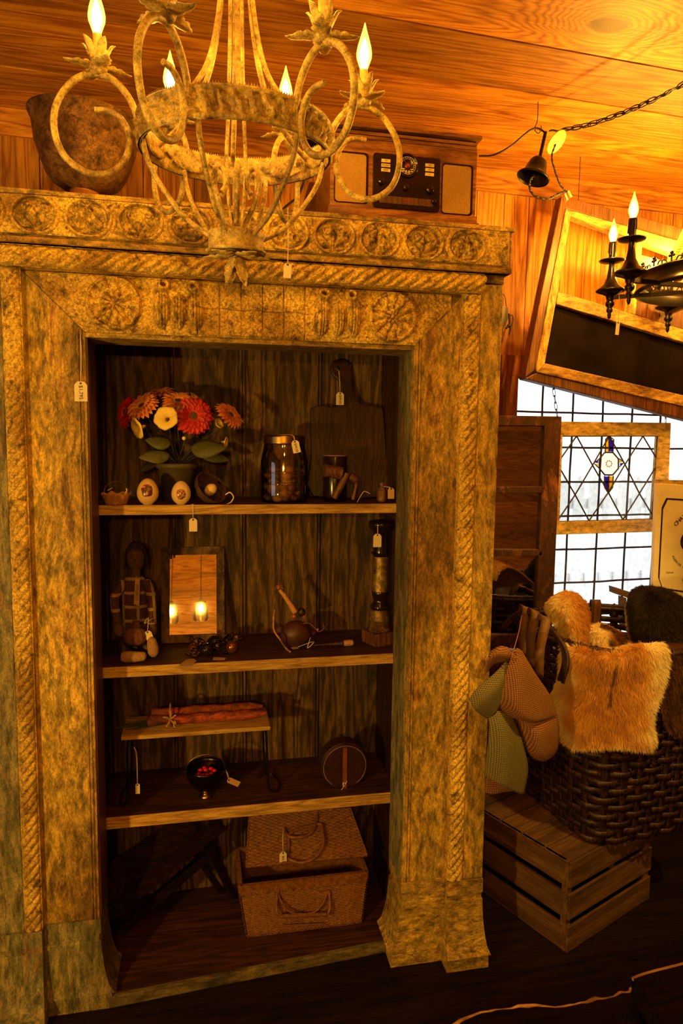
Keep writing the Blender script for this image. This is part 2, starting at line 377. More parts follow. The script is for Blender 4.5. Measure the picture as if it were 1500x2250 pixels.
M['mirror'] = mirrorm('mirror_silver'); M['omirror'] = mirrorm('old_mirror_silver', (.62,.58,.50))
M['lead'] = plain('lead_came', (0.055,0.045,0.035), 0.55, 0.3, bmp=0.2)
M['cord'] = plain('black_cord', (0.010,0.008,0.007), 0.5, bmp=0.05)
M['cloth'] = plain('speaker_cloth', (0.40,0.22,0.045), 0.9, scale=400, var=0.35, bmp=0.6)
M['black'] = plain('gloss_black_plastic', (0.015,0.006,0.004), 0.18, bmp=0.02)
M['btn'] = plain('ivory_buttons', (0.80,0.62,0.16), 0.5, bmp=0.02)
M['red'] = plain('red_plastic', (0.35,0.012,0.006), 0.35, bmp=0.02)
M['wick'] = plain('honey_wicker', (0.20,0.075,0.014), 0.5, var=0.6, scale=90, bmp=0.2)
M['dwick'] = wood('dark_splint', (0.008,0.003,0.0012), (0.028,0.010,0.003), (0.09,0.034,0.009), axis=2, scale=22, rough=0.45, bmp=0.5, stretch=0.4)
M['board'] = plain('chalkboard', (0.006,0.0022,0.0012), 0.9, scale=12, var=0.4, bmp=0.05, spec=0.1)
M['fram'] = patchy('flaking_wood_frame', [(0.14,0.05,0.012), (0.34,0.14,0.03), (0.78,0.48,0.11), (0.62,0.36,0.08), (0.80,0.52,0.14)], scale=16, stretch=(0.3,1,1), bmp=0.6, spots=0.9)
M['fram2'] = patchy('flaking_wood_frame_upright', [(0.14,0.05,0.012), (0.34,0.14,0.03), (0.78,0.48,0.11), (0.62,0.36,0.08), (0.80,0.52,0.14)], scale=16, stretch=(1,1,0.3), bmp=0.6, spots=0.9)
M['framd'] = wood('brown_frame_side', (0.05,0.015,0.005), (0.16,0.05,0.014), (0.26,0.09,0.022), axis=2, scale=14, rough=0.5)
M['sash'] = patchy('peeling_brown_paint', [(0.07,0.018,0.008), (0.05,0.013,0.006), (0.10,0.026,0.010), (0.06,0.016,0.007), (0.34,0.12,0.05), (0.36,0.13,0.05)], scale=14, stretch=(1,1,0.4), bmp=0.5, spots=0.1)
M['yfrm'] = patchy('honey_painted_frame', [(0.80,0.50,0.13), (0.92,0.64,0.20), (0.95,0.68,0.24), (0.85,0.56,0.16)], scale=10, stretch=(0.4,1,1), bmp=0.3, spots=0.15)
M['sign'] = plain('distressed_cream_board', (0.90,0.80,0.56), 0.8, var=0.10, scale=14, bmp=0.15)
M['snow'] = plain('pale_ground', (0.85,0.86,0.88), 0.9, scale=3)
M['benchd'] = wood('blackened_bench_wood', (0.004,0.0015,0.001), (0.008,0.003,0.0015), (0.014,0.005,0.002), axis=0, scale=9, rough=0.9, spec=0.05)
M['bedge'] = wood('lit_bench_edge', (0.10,0.035,0.012), (0.30,0.13,0.04), (0.55,0.30,0.12), axis=0, scale=14, rough=0.6)  # pale tone paints the light along the bench rim
M['fence'] = plain('white_fence', (0.86,0.88,0.9), 0.8)

def residue_shade(mat, col=(0.035,0.018,0.008)):   # dark residue plus recess shade painted into chosen parts of the carving
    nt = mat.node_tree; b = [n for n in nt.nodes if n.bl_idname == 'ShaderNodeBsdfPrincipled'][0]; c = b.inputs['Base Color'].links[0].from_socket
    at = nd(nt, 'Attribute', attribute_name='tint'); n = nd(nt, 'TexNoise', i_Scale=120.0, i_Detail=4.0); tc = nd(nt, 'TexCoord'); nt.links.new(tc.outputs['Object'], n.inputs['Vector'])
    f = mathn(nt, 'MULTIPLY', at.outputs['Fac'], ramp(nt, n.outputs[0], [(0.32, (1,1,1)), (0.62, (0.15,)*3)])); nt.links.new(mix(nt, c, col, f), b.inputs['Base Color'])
residue_shade(M['carve'])
def peltskin(name):
    m, nt, b, out = newmat(name); at = nd(nt, 'Attribute', attribute_name='pelt'); nt.links.new(at.outputs['Color'], b.inputs['Base Color']); b.inputs['Roughness'].default_value = 1.0; b.inputs['Specular IOR Level'].default_value = 0.0; return m
# ================================================================= ROOM
CEIL = ZC+1.045; FLOORZ = 0.0
def wallpt(u, D, z): x, y = wxy(u, D); return Vector((x, y, z))
def wbox(mb, u0, u1, D0, D1, z0, z1):
    q = []
    for z in (z0, z1):
        for u, D in ((u0,D0),(u1,D0),(u1,D1),(u0,D1)): q.append(wallpt(u, D, z))
    mb.hexa(q)
U0, U1 = -1.75, 3.6; DF = -1.9      # room limits along the window wall and towards the front wall
# floor of broad dark boards
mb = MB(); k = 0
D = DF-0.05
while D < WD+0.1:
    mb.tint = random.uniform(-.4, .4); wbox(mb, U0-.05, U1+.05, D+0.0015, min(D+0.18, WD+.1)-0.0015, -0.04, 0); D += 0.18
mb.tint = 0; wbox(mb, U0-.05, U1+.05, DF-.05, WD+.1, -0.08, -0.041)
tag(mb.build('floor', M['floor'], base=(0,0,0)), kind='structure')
# ceiling of wide pine boards
def add_knot(mat, K, r=0.03):
    nt = mat.node_tree
    sine = [n for n in nt.nodes if n.bl_idname == 'ShaderNodeMath' and n.operation == 'SINE'][0]
    mul = sine.inputs[0].links[0].from_node; src = mul.inputs[0].links[0].from_socket
    tc = nd(nt, 'TexCoord'); ad = nd(nt, 'VectorMath', operation='SUBTRACT'); nt.links.new(tc.outputs['Object'], ad.inputs[0]); ad.inputs[1].default_value = K
    sc = nd(nt, 'VectorMath', operation='MULTIPLY'); nt.links.new(ad.outputs[0], sc.inputs[0]); sc.inputs[1].default_value = (0.55, 1, 1)
    ln = nd(nt, 'VectorMath', operation='LENGTH'); nt.links.new(sc.outputs[0], ln.inputs[0])
    q = mathn(nt, 'DIVIDE', ln.outputs['Value'], r*1.7); e = mathn(nt, 'POWER', 2.718, mathn(nt, 'MULTIPLY', mathn(nt, 'MULTIPLY', q, q), -1.0))
    s2 = mathn(nt, 'ADD', src, mathn(nt, 'MULTIPLY', e, 0.6)); nt.links.new(s2, mul.inputs[0])
    b = [n for n in nt.nodes if n.bl_idname == 'ShaderNodeBsdfPrincipled'][0]; c = b.inputs['Base Color'].links[0].from_socket
    nz = nd(nt, 'TexNoise', i_Scale=60.0, i_Detail=3.0); d2 = mathn(nt, 'ADD', ln.outputs['Value'], mathn(nt, 'MULTIPLY', nz.outputs[0], 0.012))
    f = ramp(nt, mathn(nt, 'DIVIDE', d2, r), [(0.62, (1,1,1)), (0.80, (0,0,0))])
    nt.links.new(mix(nt, c, (0.07, 0.016, 0.004), f), b.inputs['Base Color'])
KN = Zp(1335, 55, CEIL); add_knot(M['ceil'], KN, 0.05)
seams = [DF-0.1, -1.6, -1.35, -1.1, -0.85, -0.6, -0.35, -0.1, 0.15, 0.4, 0.65, 0.9, 1.15, 1.42, 1.718, 1.941, 2.227, WD+0.02]
mb = MB(); tints = {15: 0.10, 14: -0.38, 13: 0.02, 16: 0.08, 12: -0.15}
for i in range(len(seams)-1):
    mb.tint = tints.get(i, random.uniform(-.3, .2)); wbox(mb, U0-.05, U1+.05, seams[i]+0.0035, seams[i+1]-0.0035, CEIL, CEIL+0.02)
mb.tint = -0.8; wbox(mb, U0-.05, U1+.05, DF-.1, WD+.05, CEIL+0.021, CEIL+0.06)
tag(mb.build('ceiling', M['ceil'], base=(0,0,0)), kind='structure')
# window wall of upright planks
CW = 0.144; WU0 = wu(Wp(1129, 905)); WZ1 = Wp(1130, 823).z; WU1 = WU0+CW*9; WZ0 = WZ1-CW*8
edges = [U0, -1.55, -1.38, -1.2, -1.03, -0.87, -0.70, -0.53, wu(Wp(86,330)), -0.20, wu(Wp(314,370)), wu(Wp(427,400)), 0.28, 0.43, 0.58, 0.74, 0.90, 1.05, 1.19,
         wu(Wp(1107,470)), wu(Wp(1161,470)), wu(Wp(1236,470)), wu(Wp(1323,520)), 1.93, 2.08, 2.26, 2.43, 2.60, 2.78, 2.95, 3.1, 3.3, 3.45, U1]
mb = MB()
for i in range(len(edges)-1):
    a, b_ = edges[i]+0.0015, edges[i+1]-0.0015; mb.tint = random.uniform(-.28, .22)
    if i < 12: mb.tint -= 0.25
    spans = [(0, CEIL)]
    if b_ > WU0 and a < WU1:
        if a < WU0: wbox(mb, a, WU0, WD, WD+.02, 0, CEIL); a = WU0
        if b_ > WU1: wbox(mb, WU1, b_, WD, WD+.02, 0, CEIL); b_ = WU1
        spans = [(0, WZ0), (WZ1, CEIL)]
    for z0, z1 in spans: wbox(mb, a, b_, WD, WD+.02, z0, z1)
mb.tint = -0.9
wbox(mb, U0, WU0, WD+.0205, WD+.06, 0, CEIL); wbox(mb, WU1, U1, WD+.0205, WD+.06, 0, CEIL)
wbox(mb, WU0, WU1, WD+.0205, WD+.06, 0, WZ0); wbox(mb, WU0, WU1, WD+.0205, WD+.06, WZ1, CEIL)
tag(mb.build('wall_back', M['wallv'], base=(0,0,0)), kind='structure')
def side_wall(name, p, q, horiz=True, mat='ceil'):
    mb = MB(); p = Vector(p); q = Vector(q); d = (q-p).normalized(); n = Vector((d.y, -d.x, 0))
    z = 0.0
    while z < CEIL-0.01:
        z2 = min(z+0.24, CEIL); mb.tint = random.uniform(-.3, .2); h = []
        for zz in (z+.0015, z2-.0015):
            for pt in (p, q, q+n*0.04, p+n*0.04): h.append((pt.x, pt.y, zz))
        mb.hexa(h); z = z2
    h = []
    for zz in (0, CEIL):
        for pt in (p+n*.041, q+n*.041, q+n*0.07, p+n*0.07): h.append((pt.x, pt.y, zz))
    mb.hexa(h)
    tag(mb.build(name, M[mat], base=(0,0,0)), kind='structure')
c00 = wallpt(U0, DF, 0); c10 = wallpt(U1, DF, 0); c01 = wallpt(U0, WD+.06, 0); c11 = wallpt(U1, WD+.06, 0)
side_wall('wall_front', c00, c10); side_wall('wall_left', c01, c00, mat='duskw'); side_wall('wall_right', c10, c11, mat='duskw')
# trims
mb = MB(); wbox(mb, U0, U1, WD-0.012, WD-0.0005, ZC+0.962, CEIL-0.001); tag(mb.build('trim_1', M['ceil'], base=(0,0,0)), kind='structure')
TU = wu(Wp(1098, 800)); TZ = Wp(1098, 780).z
mb = MB(); wbox(mb, TU, WU0+.006, WD-.014, WD-.0005, 0.5, WZ1+.001); wbox(mb, WU1-.006, WU1+.07, WD-.014, WD-.0005, 0.5, WZ1+.001)
wbox(mb, TU, WU1+.07, WD-.016, WD-.0005, WZ1-.006, TZ); wbox(mb, TU, WU1+.07, WD-.05, WD-.0005, WZ0-.03, WZ0+.004)
tag(mb.build('trim_2', M['trim'], base=(0,0,0)), kind='structure')
# window
wp = wallpt(WU0, WD, WZ0); win = thing('window_1', None, None, wp); win['kind'] = 'structure'
mb = MB()
for a, b_, c, d in ((WU0, WU0+.008, WZ0, WZ1), (WU1-.008, WU1, WZ0, WZ1), (WU0, WU1, WZ0, WZ0+.008), (WU0, WU1, WZ1-.01, WZ1)): wbox(mb, a, b_, WD+.004, WD+.055, c, d)
mb.build('window_frame', M['sash'], win)
mb = MB(); rr = random.Random(3)
for i in range(1, 9):
    u = WU0+CW*i; pts = [wallpt(u+rr.uniform(-.0015,.0015), WD+.03, WZ0+(WZ1-WZ0)*k/12) for k in range(13)]; mb.tube(pts, 0.0048, 6)
for j in range(1, 8):
    z = WZ1-CW*j; pts = [wallpt(WU0+(WU1-WU0)*k/14, WD+.03, z+rr.uniform(-.0015,.0015)) for k in range(15)]; mb.tube(pts, 0.0042, 6)
    for i in range(1, 9): mb.ball(wallpt(WU0+CW*i, WD+.03, z), 0.0068, 8, 5)
mb.build('leading', M['lead'], win)
mb = MB(); wbox(mb, WU0+.004, WU1-.004, WD+.029, WD+.031, WZ0+.004, WZ1-.004); mb.build('window_pane', M['glass'], win)
# outdoors
mb = MB(); wbox(mb, -2, 12, WD+.1, WD+14, -0.3, -0.02); tag(mb.build('ground', M['snow'], base=(0,0,0)), kind='structure')
fr = thing('picket_fence', 'white picket fence standing outside beyond the leaded window', 'fence', wallpt(3.2, WD+2.6, -.02))
mb = MB()
for z in (0.35, 1.0): wbox(mb, 0.9, 6.2, WD+2.62, WD+2.65, z, z+.09)
mb.build('rail', M['fence'], fr)
for i in range(36):
    u = 0.95+i*0.145; mb = MB(); wbox(mb, u, u+.09, WD+2.59, WD+2.615, -0.02, 1.22); a, b_ = wallpt(u, WD+2.59, 1.22), wallpt(u+.09, WD+2.59, 1.22)
    mb.prism([a, b_, wallpt(u+.045, WD+2.59, 1.29)], WN*0.025); mb.build('picket', M['fence'], fr)

M['lip'] = patchy('worn_dark_lip', [(.03,.02,.008), (.10,.075,.025), (.20,.15,.05), (.06,.05,.02)], scale=16, stretch=(.3,1,1), bmp=.5, spots=.5)
# ================================================================= CABINET
XLo, XLr, XLg, XLi = -.536, -.472, -.427, -.287
XRi, XRg, XRr, XRo = .560, .692, .742, .804
YP, YO = 1.815, 1.795
ZH, ZG, ZR, ZT = ZC+.263, ZC+.402, ZC+.455, ZC+.575
ZJ = A(950, 1935, 1.805).z
cab = thing('display_cabinet', 'tall weathered ochre painted open cabinet with carved frieze and four shelf levels', 'cabinet', (.134, 1.95, 0))
for nm, xi, xg in (('left', XLi, XLg), ('right', XRi, XRg)):
    mb = MB(); mb.prism([(xi, YP, ZJ), (xg, YP, ZJ), (xg, YP, ZG-.0015), (xi, YP, ZH-.0015)], (0, .13, 0))
    s_ = -1 if xi < 0 else 1
    for o_ in (.010, .018): mb.tube([(xi+s_*o_, YP-.0005, ZJ), (xi+s_*o_, YP-.0005, ZH+abs(s_*o_)*.9)], .0034, 8)
    mb.build('post_panel', M['patv'], cab, bevel=0)
    mb = MB(); mb.box(min(xi, xi-s_*.004), max(xi, xi-s_*.004), YP+.006, YP+.131, ZJ, ZH); mb.build('post_reveal', M['patg'] if s_ > 0 else M['brown'], cab)
mb = MB(); mb.prism([(XLg, YP-.002, ZG), (XLi+.001, YP-.002, ZH), (XRi-.001, YP-.002, ZH), (XRg, YP-.002, ZG)], (0, .12, 0))
mb.box(XLi, XRi, YP+.003, YP+.13, ZH-.012, ZH-.0003)
mb.build('header_panel', M['path'], cab)
# carved header: rosettes and fluted urns
def bumpf(d, r): return np.sqrt(np.clip(1-(d/r)**2, 0, 1))
def header_h(u, v):
    H = ZG-ZH; h = 0.0015*vnoise(u*60, v*60, 1) + 0.001*vnoise(u*220, v*220, 2)
    for cx in (A(250, 668, 1.81).x-XLi+.14, A(860, 692, 1.81).x-XLi+.14):
        dx, dy = u-cx, v-H*.50; d = np.hypot(dx, dy); a = np.arctan2(dy, dx)
        pet = .007*np.abs(np.cos(a*6))**.45*bumpf(d-.044, .022)*(d > .030); pet = np.maximum(pet, .0085*np.abs(np.cos(a*5+.6))**.45*bumpf(d-.027, .013)); pet = np.maximum(pet, .0095*np.abs(np.cos(a*4))**.5*bumpf(d-.013, .009)); pet = np.maximum(pet, .010*bumpf(d, .007))
        h += pet*(.8+.4*vnoise(u*90, v*90, 5)) + .004*bumpf(np.abs(d-.062), .006)
    for cx in (A(392, 675, 1.81).x-XLi+.14, A(740, 690, 1.81).x-XLi+.14):
        for o_, w_ in ((-.043, .021), (0, .019), (.043, .021)):
            dx = (u-cx-o_)/w_; dy = (v-H*(.47 if o_ else .40))/(.054 if o_ else .044)
            b_ = bumpf(np.hypot(dx, dy), 1); h += .011*b_*(.72+.28*np.abs(np.sin((u-cx)*420)))
        for o_ in (-.036, .036):
            d = np.hypot(u-cx-o_, v-H*.86); h += .008*bumpf(np.abs(d-.011), .006) - .006*bumpf(d, .006)
        h += .004*bumpf(np.hypot((u-cx)/.062, (v-H*.5)/.066), 1)
    m = np.abs(u-.565) < .16
    h += np.where(m & (np.abs(np.mod(u*1000, 55)-27) < 1.6), -.003, 0) + np.where(m & (np.abs(v-H*.5-.002*np.sin(u*70)) < .0012), -.003, 0)
    h += np.where(m, .003*vnoise(u*45, v*35, 9), 0)
    e = np.minimum(np.minimum(v, H-v)/.006, 1); return h*np.clip(e, 0, 1)
mb = MB(); x0, x1 = XLi-.10, XRi+.10
def header_clip(u, v):            # fades out along the two mitre joints
    H = ZG-ZH; lim = (v/H)*.14; a = np.clip((u+ -(.10-0) + lim)/.006, 0, 1) if False else 1
    return 2.5*header_h(u+.04, v)*np.clip((u-(.10-lim))/.006, 0, 1)*np.clip(((x1-x0)-u-(.10-lim))/.006, 0, 1)+.0004*np.clip((u-(.10-lim))/.006, -6, 1)*np.clip((((x1-x0)-u-(.10-lim))/.006), -6, 1)*0
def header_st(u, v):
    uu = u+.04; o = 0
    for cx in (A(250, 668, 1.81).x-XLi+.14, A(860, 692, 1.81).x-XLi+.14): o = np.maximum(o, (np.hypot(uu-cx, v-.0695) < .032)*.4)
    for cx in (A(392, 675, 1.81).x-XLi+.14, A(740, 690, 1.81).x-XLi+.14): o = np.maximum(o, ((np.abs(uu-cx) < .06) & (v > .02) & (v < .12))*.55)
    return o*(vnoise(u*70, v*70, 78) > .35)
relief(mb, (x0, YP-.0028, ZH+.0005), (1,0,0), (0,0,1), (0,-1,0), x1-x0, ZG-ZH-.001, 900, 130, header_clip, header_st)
# drop faces outside the mitred panel
keep = []; xs = np.array(mb.v)
for f in mb.f:
    c = xs[f].mean(0); lim = (c[2]-ZH)/(ZG-ZH)*.14
    if XLi-lim < c[0] < XRi+lim: keep.append(f)
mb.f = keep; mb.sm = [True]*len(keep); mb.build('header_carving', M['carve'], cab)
# outer post boards with rope moulding
def rope_h(u, v, wd, k=72, amp=.012):
    p = np.abs(np.sin((v*k - u*k*1.2)*PI/2)); e = np.sqrt(np.clip(1-((u-wd/2)/(wd/2))**2, 0, 1))
    return amp*(.35+.65*p**.7)*e*(.8+.4*vnoise(u*70, v*70, 11)) + .0012*vnoise(u*300, v*300, 12)*e
for s_, xo, xr, xg in ((-1, XLo, XLr, XLg), (1, XRo, XRr, XRg)):
    mb = MB(); mb.box(min(xo, xr), max(xo, xr), YO, YO+.15, ZJ, ZG+.03); mb.build('outer_post_board', M['patg'] if s_ < 0 else M['patv'], cab, bevel=.002)
    a, b_ = min(xr, xg), max(xr, xg)
    mb = MB(); mb.box(a, b_, YO+.002, YO+.14, ZJ, ZG+.03); relief(mb, (a+.002, YO+.0015, ZJ+.002), (1,0,0), (0,0,1), (0,-1,0), b_-a-.004, ZG-ZJ-.004, 22, 1100, lambda u, v: rope_h(u, v, b_-a-.004))
    mb.build('rope_moulding', M['carve'], cab)
# rope ledge, frieze
FX0, FX1 = -.66, .812
mb = MB(); mb.box(FX0, XRr+.002, YO-.012, YO+.12, ZG+.002, ZR)
relief(mb, (FX0, YO-.0125, ZG+.003), (1,0,0), (0,0,1), (0,-1,0), XRr-FX0, ZR-ZG-.006, 900, 22, lambda u, v: rope_h(v, u, ZR-ZG-.006, 64, .022))
mb.build('rope_moulding', M['carve'], cab)
mb = MB(); mb.box(XRr+.003, XRo, YO-.004, YO+.14, ZG+.032, ZR); mb.build('corner_block', M['path'], cab, bevel=.002)
YF = 1.768
mb = MB(); mb.box(FX0, FX1, YF, 2.25, ZR, ZT-.012); mb.box(FX0, FX1+.004, YF-.008, 2.25, ZT-.012, ZT); mb.box(FX0, FX1, YF-.006, YF+.02, ZR, ZR+.014)
mb.build('cornice', M['path'], cab, bevel=.002)
def frieze_h(u, v):
    H = .088; P = .118; h = .0016*vnoise(u*80, v*80, 21)
    k = np.floor(u/P); cx = (k+.5)*P; up = np.mod(k, 2); dx = u-cx; dy = v-H*.5
    d = np.hypot(dx/1.16, dy)
    h += .009*bumpf(np.abs(d-.0435), .0045)                    # vine ring
    inside = np.clip((.0395-d)/.002, 0, 1); h -= .006*inside
    base = np.where(up > 0, -.030, .030); ry = dy-base; a = np.arctan2(ry, dx)+np.where(up > 0, 0, PI); r = np.hypot(dx, ry)
    pet = np.abs(np.cos(a*3.5))**.8*np.clip((r-.004)/.006, 0, 1)*bumpf(r-.030, .034)
    h += inside*.013*pet*(.7+.6*vnoise(u*160, v*160, 22))
    for s_ in (-1, 1):
        d2 = np.hypot(dx-s_*.019, dy+base*.45); h += inside*.006*bumpf(np.abs(d2-.009), .004)
    corner = np.clip((d-.046)/.004, 0, 1); h += corner*.004*np.abs(np.sin(np.arctan2(dy, np.abs(dx)-P/2)*3))*bumpf(np.hypot(np.abs(dx)-P/2, np.abs(dy)-.036), .020)
    e = np.clip(np.minimum(v, H-v)/.003, 0, 1); e2 = np.clip(((FX1-.075-FX0-.1)-u)/.01, 0, 1); return h*e*e2
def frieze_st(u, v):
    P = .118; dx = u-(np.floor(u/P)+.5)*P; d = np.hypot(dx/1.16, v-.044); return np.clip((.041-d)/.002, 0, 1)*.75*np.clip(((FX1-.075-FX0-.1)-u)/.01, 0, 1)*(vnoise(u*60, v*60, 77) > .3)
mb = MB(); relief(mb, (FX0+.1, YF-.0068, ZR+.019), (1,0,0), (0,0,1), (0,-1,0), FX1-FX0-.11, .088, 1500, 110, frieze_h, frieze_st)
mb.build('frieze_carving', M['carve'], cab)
# feet: flared plinth blocks
def foot(x0, x1, yf, yb, ex0, ex1, ey, mat, nm='plinth_foot'):
    lv = [(ZJ-.0015, 0), (ZJ-.045, 0), (ZJ-.046, -.004), (ZJ-.062, -.005), (ZJ-.064, .0), (ZJ-.085, .004), (ZJ-.105, .014), (ZJ-.125, .034), (ZJ-.145, .07), (ZJ-.165, .12)]
    zb = 0.045; q = []
    for k in range(13):
        t = k/12; z = ZJ-.064+(zb-(ZJ-.064))*t; f = 1-math.sqrt(max(0, 1-t*t)); q.append((z, f*.85+t*.15))
    L = [(ZJ-.0015, 0), (ZJ-.044, 0), (ZJ-.045, -.12), (ZJ-.062, -.12)] + q + [(zb-.001, .72), (0.0, .78)]
    vs = []; 
    for z, f in L:
        for X, Y in ((x0-ex0*f, yf-ey*f), (x1+ex1*f, yf-ey*f), (x1+ex1*f, yb), (x0-ex0*f, yb)): vs.append((X, Y, z))
    n = len(L); fs = [(i*4+k, i*4+4+k, i*4+4+(k+1) % 4, i*4+(k+1) % 4) for i in range(n-1) for k in range(4)]
    fs = [f for f in fs]; mb = MB(); mb.add(vs, fs+[(0,1,2,3), (4*n-1, 4*n-2, 4*n-3, 4*n-4)])
    mb.build(nm, mat, cab)
foot(XRi-.003, XRg, YP-.004, YP+.13, .036, .0, .010, M['path']); foot(XRg+.001, XRo, YO-.006, YO+.15, .010, .014, .045, M['path'])
foot(XLg, XLi+.003, YP-.004, YP+.13, .0, .036, .010, M['patg']); foot(XLo, XLg-.001, YO-.006, YO+.15, .014, .010, .045, M['patg'])
# sides, back
for x0, x1 in ((XRi+.02, XRi+.035), (XLi-.035, XLi-.02)):
    mb = MB(); mb.box(x0, x1, YP+.13, 2.225, 0.02, ZR); mb.build('inner_side', M['dark'], cab)
for x0, x1 in ((XRo-.02, XRo-.003), (XLo+.003, XLo+.02)):
    mb = MB(); mb.box(x0, x1, YO+.15, 2.245, 0.0, ZR); mb.build('side_panel', M['patg'], cab)
YB = 2.225; bx = [XLi-.02] + [A(p, 1300, YB).x for p in (240, 388, 541, 703, 858)] + [XRi+.02]
mb = MB()
for i in range(len(bx)-1): mb.tint = [-.1, .0, .05, .1, 0, -.1][i]; mb.box(bx[i]+.001, bx[i+1]-.001, YB, YB+.015, 0.02, ZR)
mb.tint = 0
for x in bx[1:-1]:
    for o_, r in ((-.016, .005), (-.006, .0045)): mb.tube([(x+o_, YB-.001, .035), (x+o_, YB-.001, ZR)], r, 6)
mb.build('back_boards', M['back'], cab)
YS = 1.943
for z, th in ((-.180, .027), (-.636, .030), (-1.078, .034)):
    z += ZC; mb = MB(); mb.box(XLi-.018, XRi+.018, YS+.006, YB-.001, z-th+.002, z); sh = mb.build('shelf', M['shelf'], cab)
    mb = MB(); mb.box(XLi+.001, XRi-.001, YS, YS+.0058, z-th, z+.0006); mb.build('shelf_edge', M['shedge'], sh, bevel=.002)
mb = MB(); zb = ZC-1.512; mb.hexa([(XLi+.02, 1.80, .0), (XRi-.02, 1.865, .0), (XRi-.02, 1.88, .0), (XLi+.02, 1.815, .0), (XLi+.02, 1.80, zb), (XRi-.02, 1.865, zb), (XRi-.02, 1.88, zb), (XLi+.02, 1.815, zb)])
bb = MB(); bb.hexa([(XLi-.018, 1.816, .012), (XRi+.018, 1.882, .012), (XRi+.018, YB, .012), (XLi-.018, YB, .012), (XLi-.018, 1.816, zb), (XRi+.018, 1.882, zb), (XRi+.018, YB, zb), (XLi-.018, YB, zb)])
sh = bb.build('bottom_board', M['shelf'], cab); mb.build('board_lip', M['lip'], sh, bevel=.003)
S1, S2, S3, S4 = ZC-.180+.0008, ZC-.636+.0008, ZC-1.078+.0008, zb+.0008
# ================================================================= helpers for tags and text
def text_mesh(s, size, mat, parent, loc, rot=None, name='writing', ext=0.0003, align='CENTER', base=None):
    cu = bpy.data.curves.new('t', 'FONT'); cu.body = s; cu.size = size; cu.align_x = align; cu.align_y = 'CENTER'; cu.extrude = ext; cu.resolution_u = 3
    t = bpy.data.objects.new('t', cu); COL.objects.link(t); dg = bpy.context.evaluated_depsgraph_get(); me = bpy.data.meshes.new_from_object(t.evaluated_get(dg)); bpy.data.objects.remove(t)
    R = rot if rot is not None else FACE; mb = MB()
    mb.add([Vector(loc) + R @ Vector(v.co) for v in me.vertices], [tuple(p.vertices) for p in me.polygons]); bpy.data.meshes.remove(me)
    return mb.build(name, mat, parent, base=base)
FACE = Matrix(((1,0,0),(0,0,-1),(0,1,0)))      # text laid upright facing the viewer's side (-y)
def Ry(a): return Matrix.Rotation(a, 3, 'Y')
def Rz(a): return Matrix.Rotation(a, 3, 'Z')
def Rx(a): return Matrix.Rotation(a, 3, 'X')
def price_tag(knot, top, label, text='', w_=0.027, h_=0.042, tilt=0.0, R=None, mat='tagp', via=None, name='price_tag', group=None, tsize=None, plain_=False):
    """paper tag hanging below `top` on a string from `knot`"""
    top = Vector(top); knot = Vector(knot); t = thing(name, label, 'price tag', top, group)
    Q = R if R is not None else Ry(tilt)
    c = w_*.28; pts = [(-w_/2, -h_), (w_/2, -h_), (w_/2, -c), (w_/2-c*.9, 0), (-w_/2+c*.9, 0), (-w_/2, -c)]
    mb = MB(); mb.prism([top + Q @ Vector((x, 0, z)) for x, z in pts], Q @ Vector((0, .0007, 0))); mb.build('card', M[mat], t)
    mb = MB(); hole = top + Q @ Vector((0, -.0006, -h_*.10)); mb.lathe([(0.0016, -.0001), (0.0026, .0003), (0.0016, .0005)], 10, hole, Q @ Matrix.Rotation(PI/2, 3, 'X')); mb.build('eyelet', M['ink'], t)
    path = cr([hole] + ([Vector(v) for v in via] if via else []) + [knot], 6); mb = MB(); mb.tube(path, 0.0007, 5)
    off = Vector((.0022, 0.001, 0)); mb.tube([hole] + [p+off*math.sin(PI*i/(len(path)-1)) for i, p in enumerate(path)][1:], 0.0006, 5); mb.build('string', M['string'], t)
    if text:
        text_mesh(text, tsize or h_*.26, M['ink'], t, top + Q @ Vector((0, -.0006, -h_*.58)), Q @ FACE @ Matrix.Rotation(-PI/2, 3, 'Z'))
    return t
TOP = ZT+.0008
# ================================================================= RADIO on the cabinet
YR = 1.80
ra, rb = A(722, 300, YR).x, A(1052, 330, YR).x
rz0, rz1 = TOP, A(880, 282, YR).z
rad = thing('retro_radio', 'retro wooden tabletop radio with a black control panel on top of the cabinet', 'radio', ((ra+rb)/2, YR+.12, TOP))
mb = MB(); mb.box(ra-.004, rb+.004, YR-.010, YR+.24, rz0, rz0+.012); mb.box(ra, rb, YR-.005, YR+.235, rz0+.012, rz0+.030); mb.build('radio_base', M['walnut'], rad, bevel=.0015)
mb = MB(); mb.box(ra+.005, rb-.005, YR, YR+.23, rz0+.030, rz1-.036)
mb.box(ra+.005, rb-.005, YR+.001, YR+.23, rz1-.034, rz1-.026); mb.box(ra+.005, rb-.005, YR+.001, YR+.23, rz1-.0235, rz1-.016); mb.build('radio_case', M['walnut'], rad)
mb = MB(); mb.box(ra+.007, rb-.007, YR+.004, YR+.228, rz0+.03, rz1-.012); mb.build('groove_backing', M['black'], rad)
mb = MB(); mb.box(ra, rb+.006, YR-.008, YR+.236, rz1-.010, rz1); mb.build('radio_lid', M['walnut'], rad, bevel=.002)
RW = rb-ra
def rrect(x0, x1, z0, z1, r, y, n=5):
    pts = []
    for cx, cz, a0 in ((x1-r, z0+r, -PI/2), (x1-r, z1-r, 0), (x0+r, z1-r, PI/2), (x0+r, z0+r, PI)):
        for k in range(n+1): a = a0+PI/2*k/n; pts.append((cx+r*math.cos(a), y, cz+r*math.sin(a)))
    return pts
def rx(p): return A(p, 400, YR).x
def rz(px, pz): return A(px, pz, YR).z
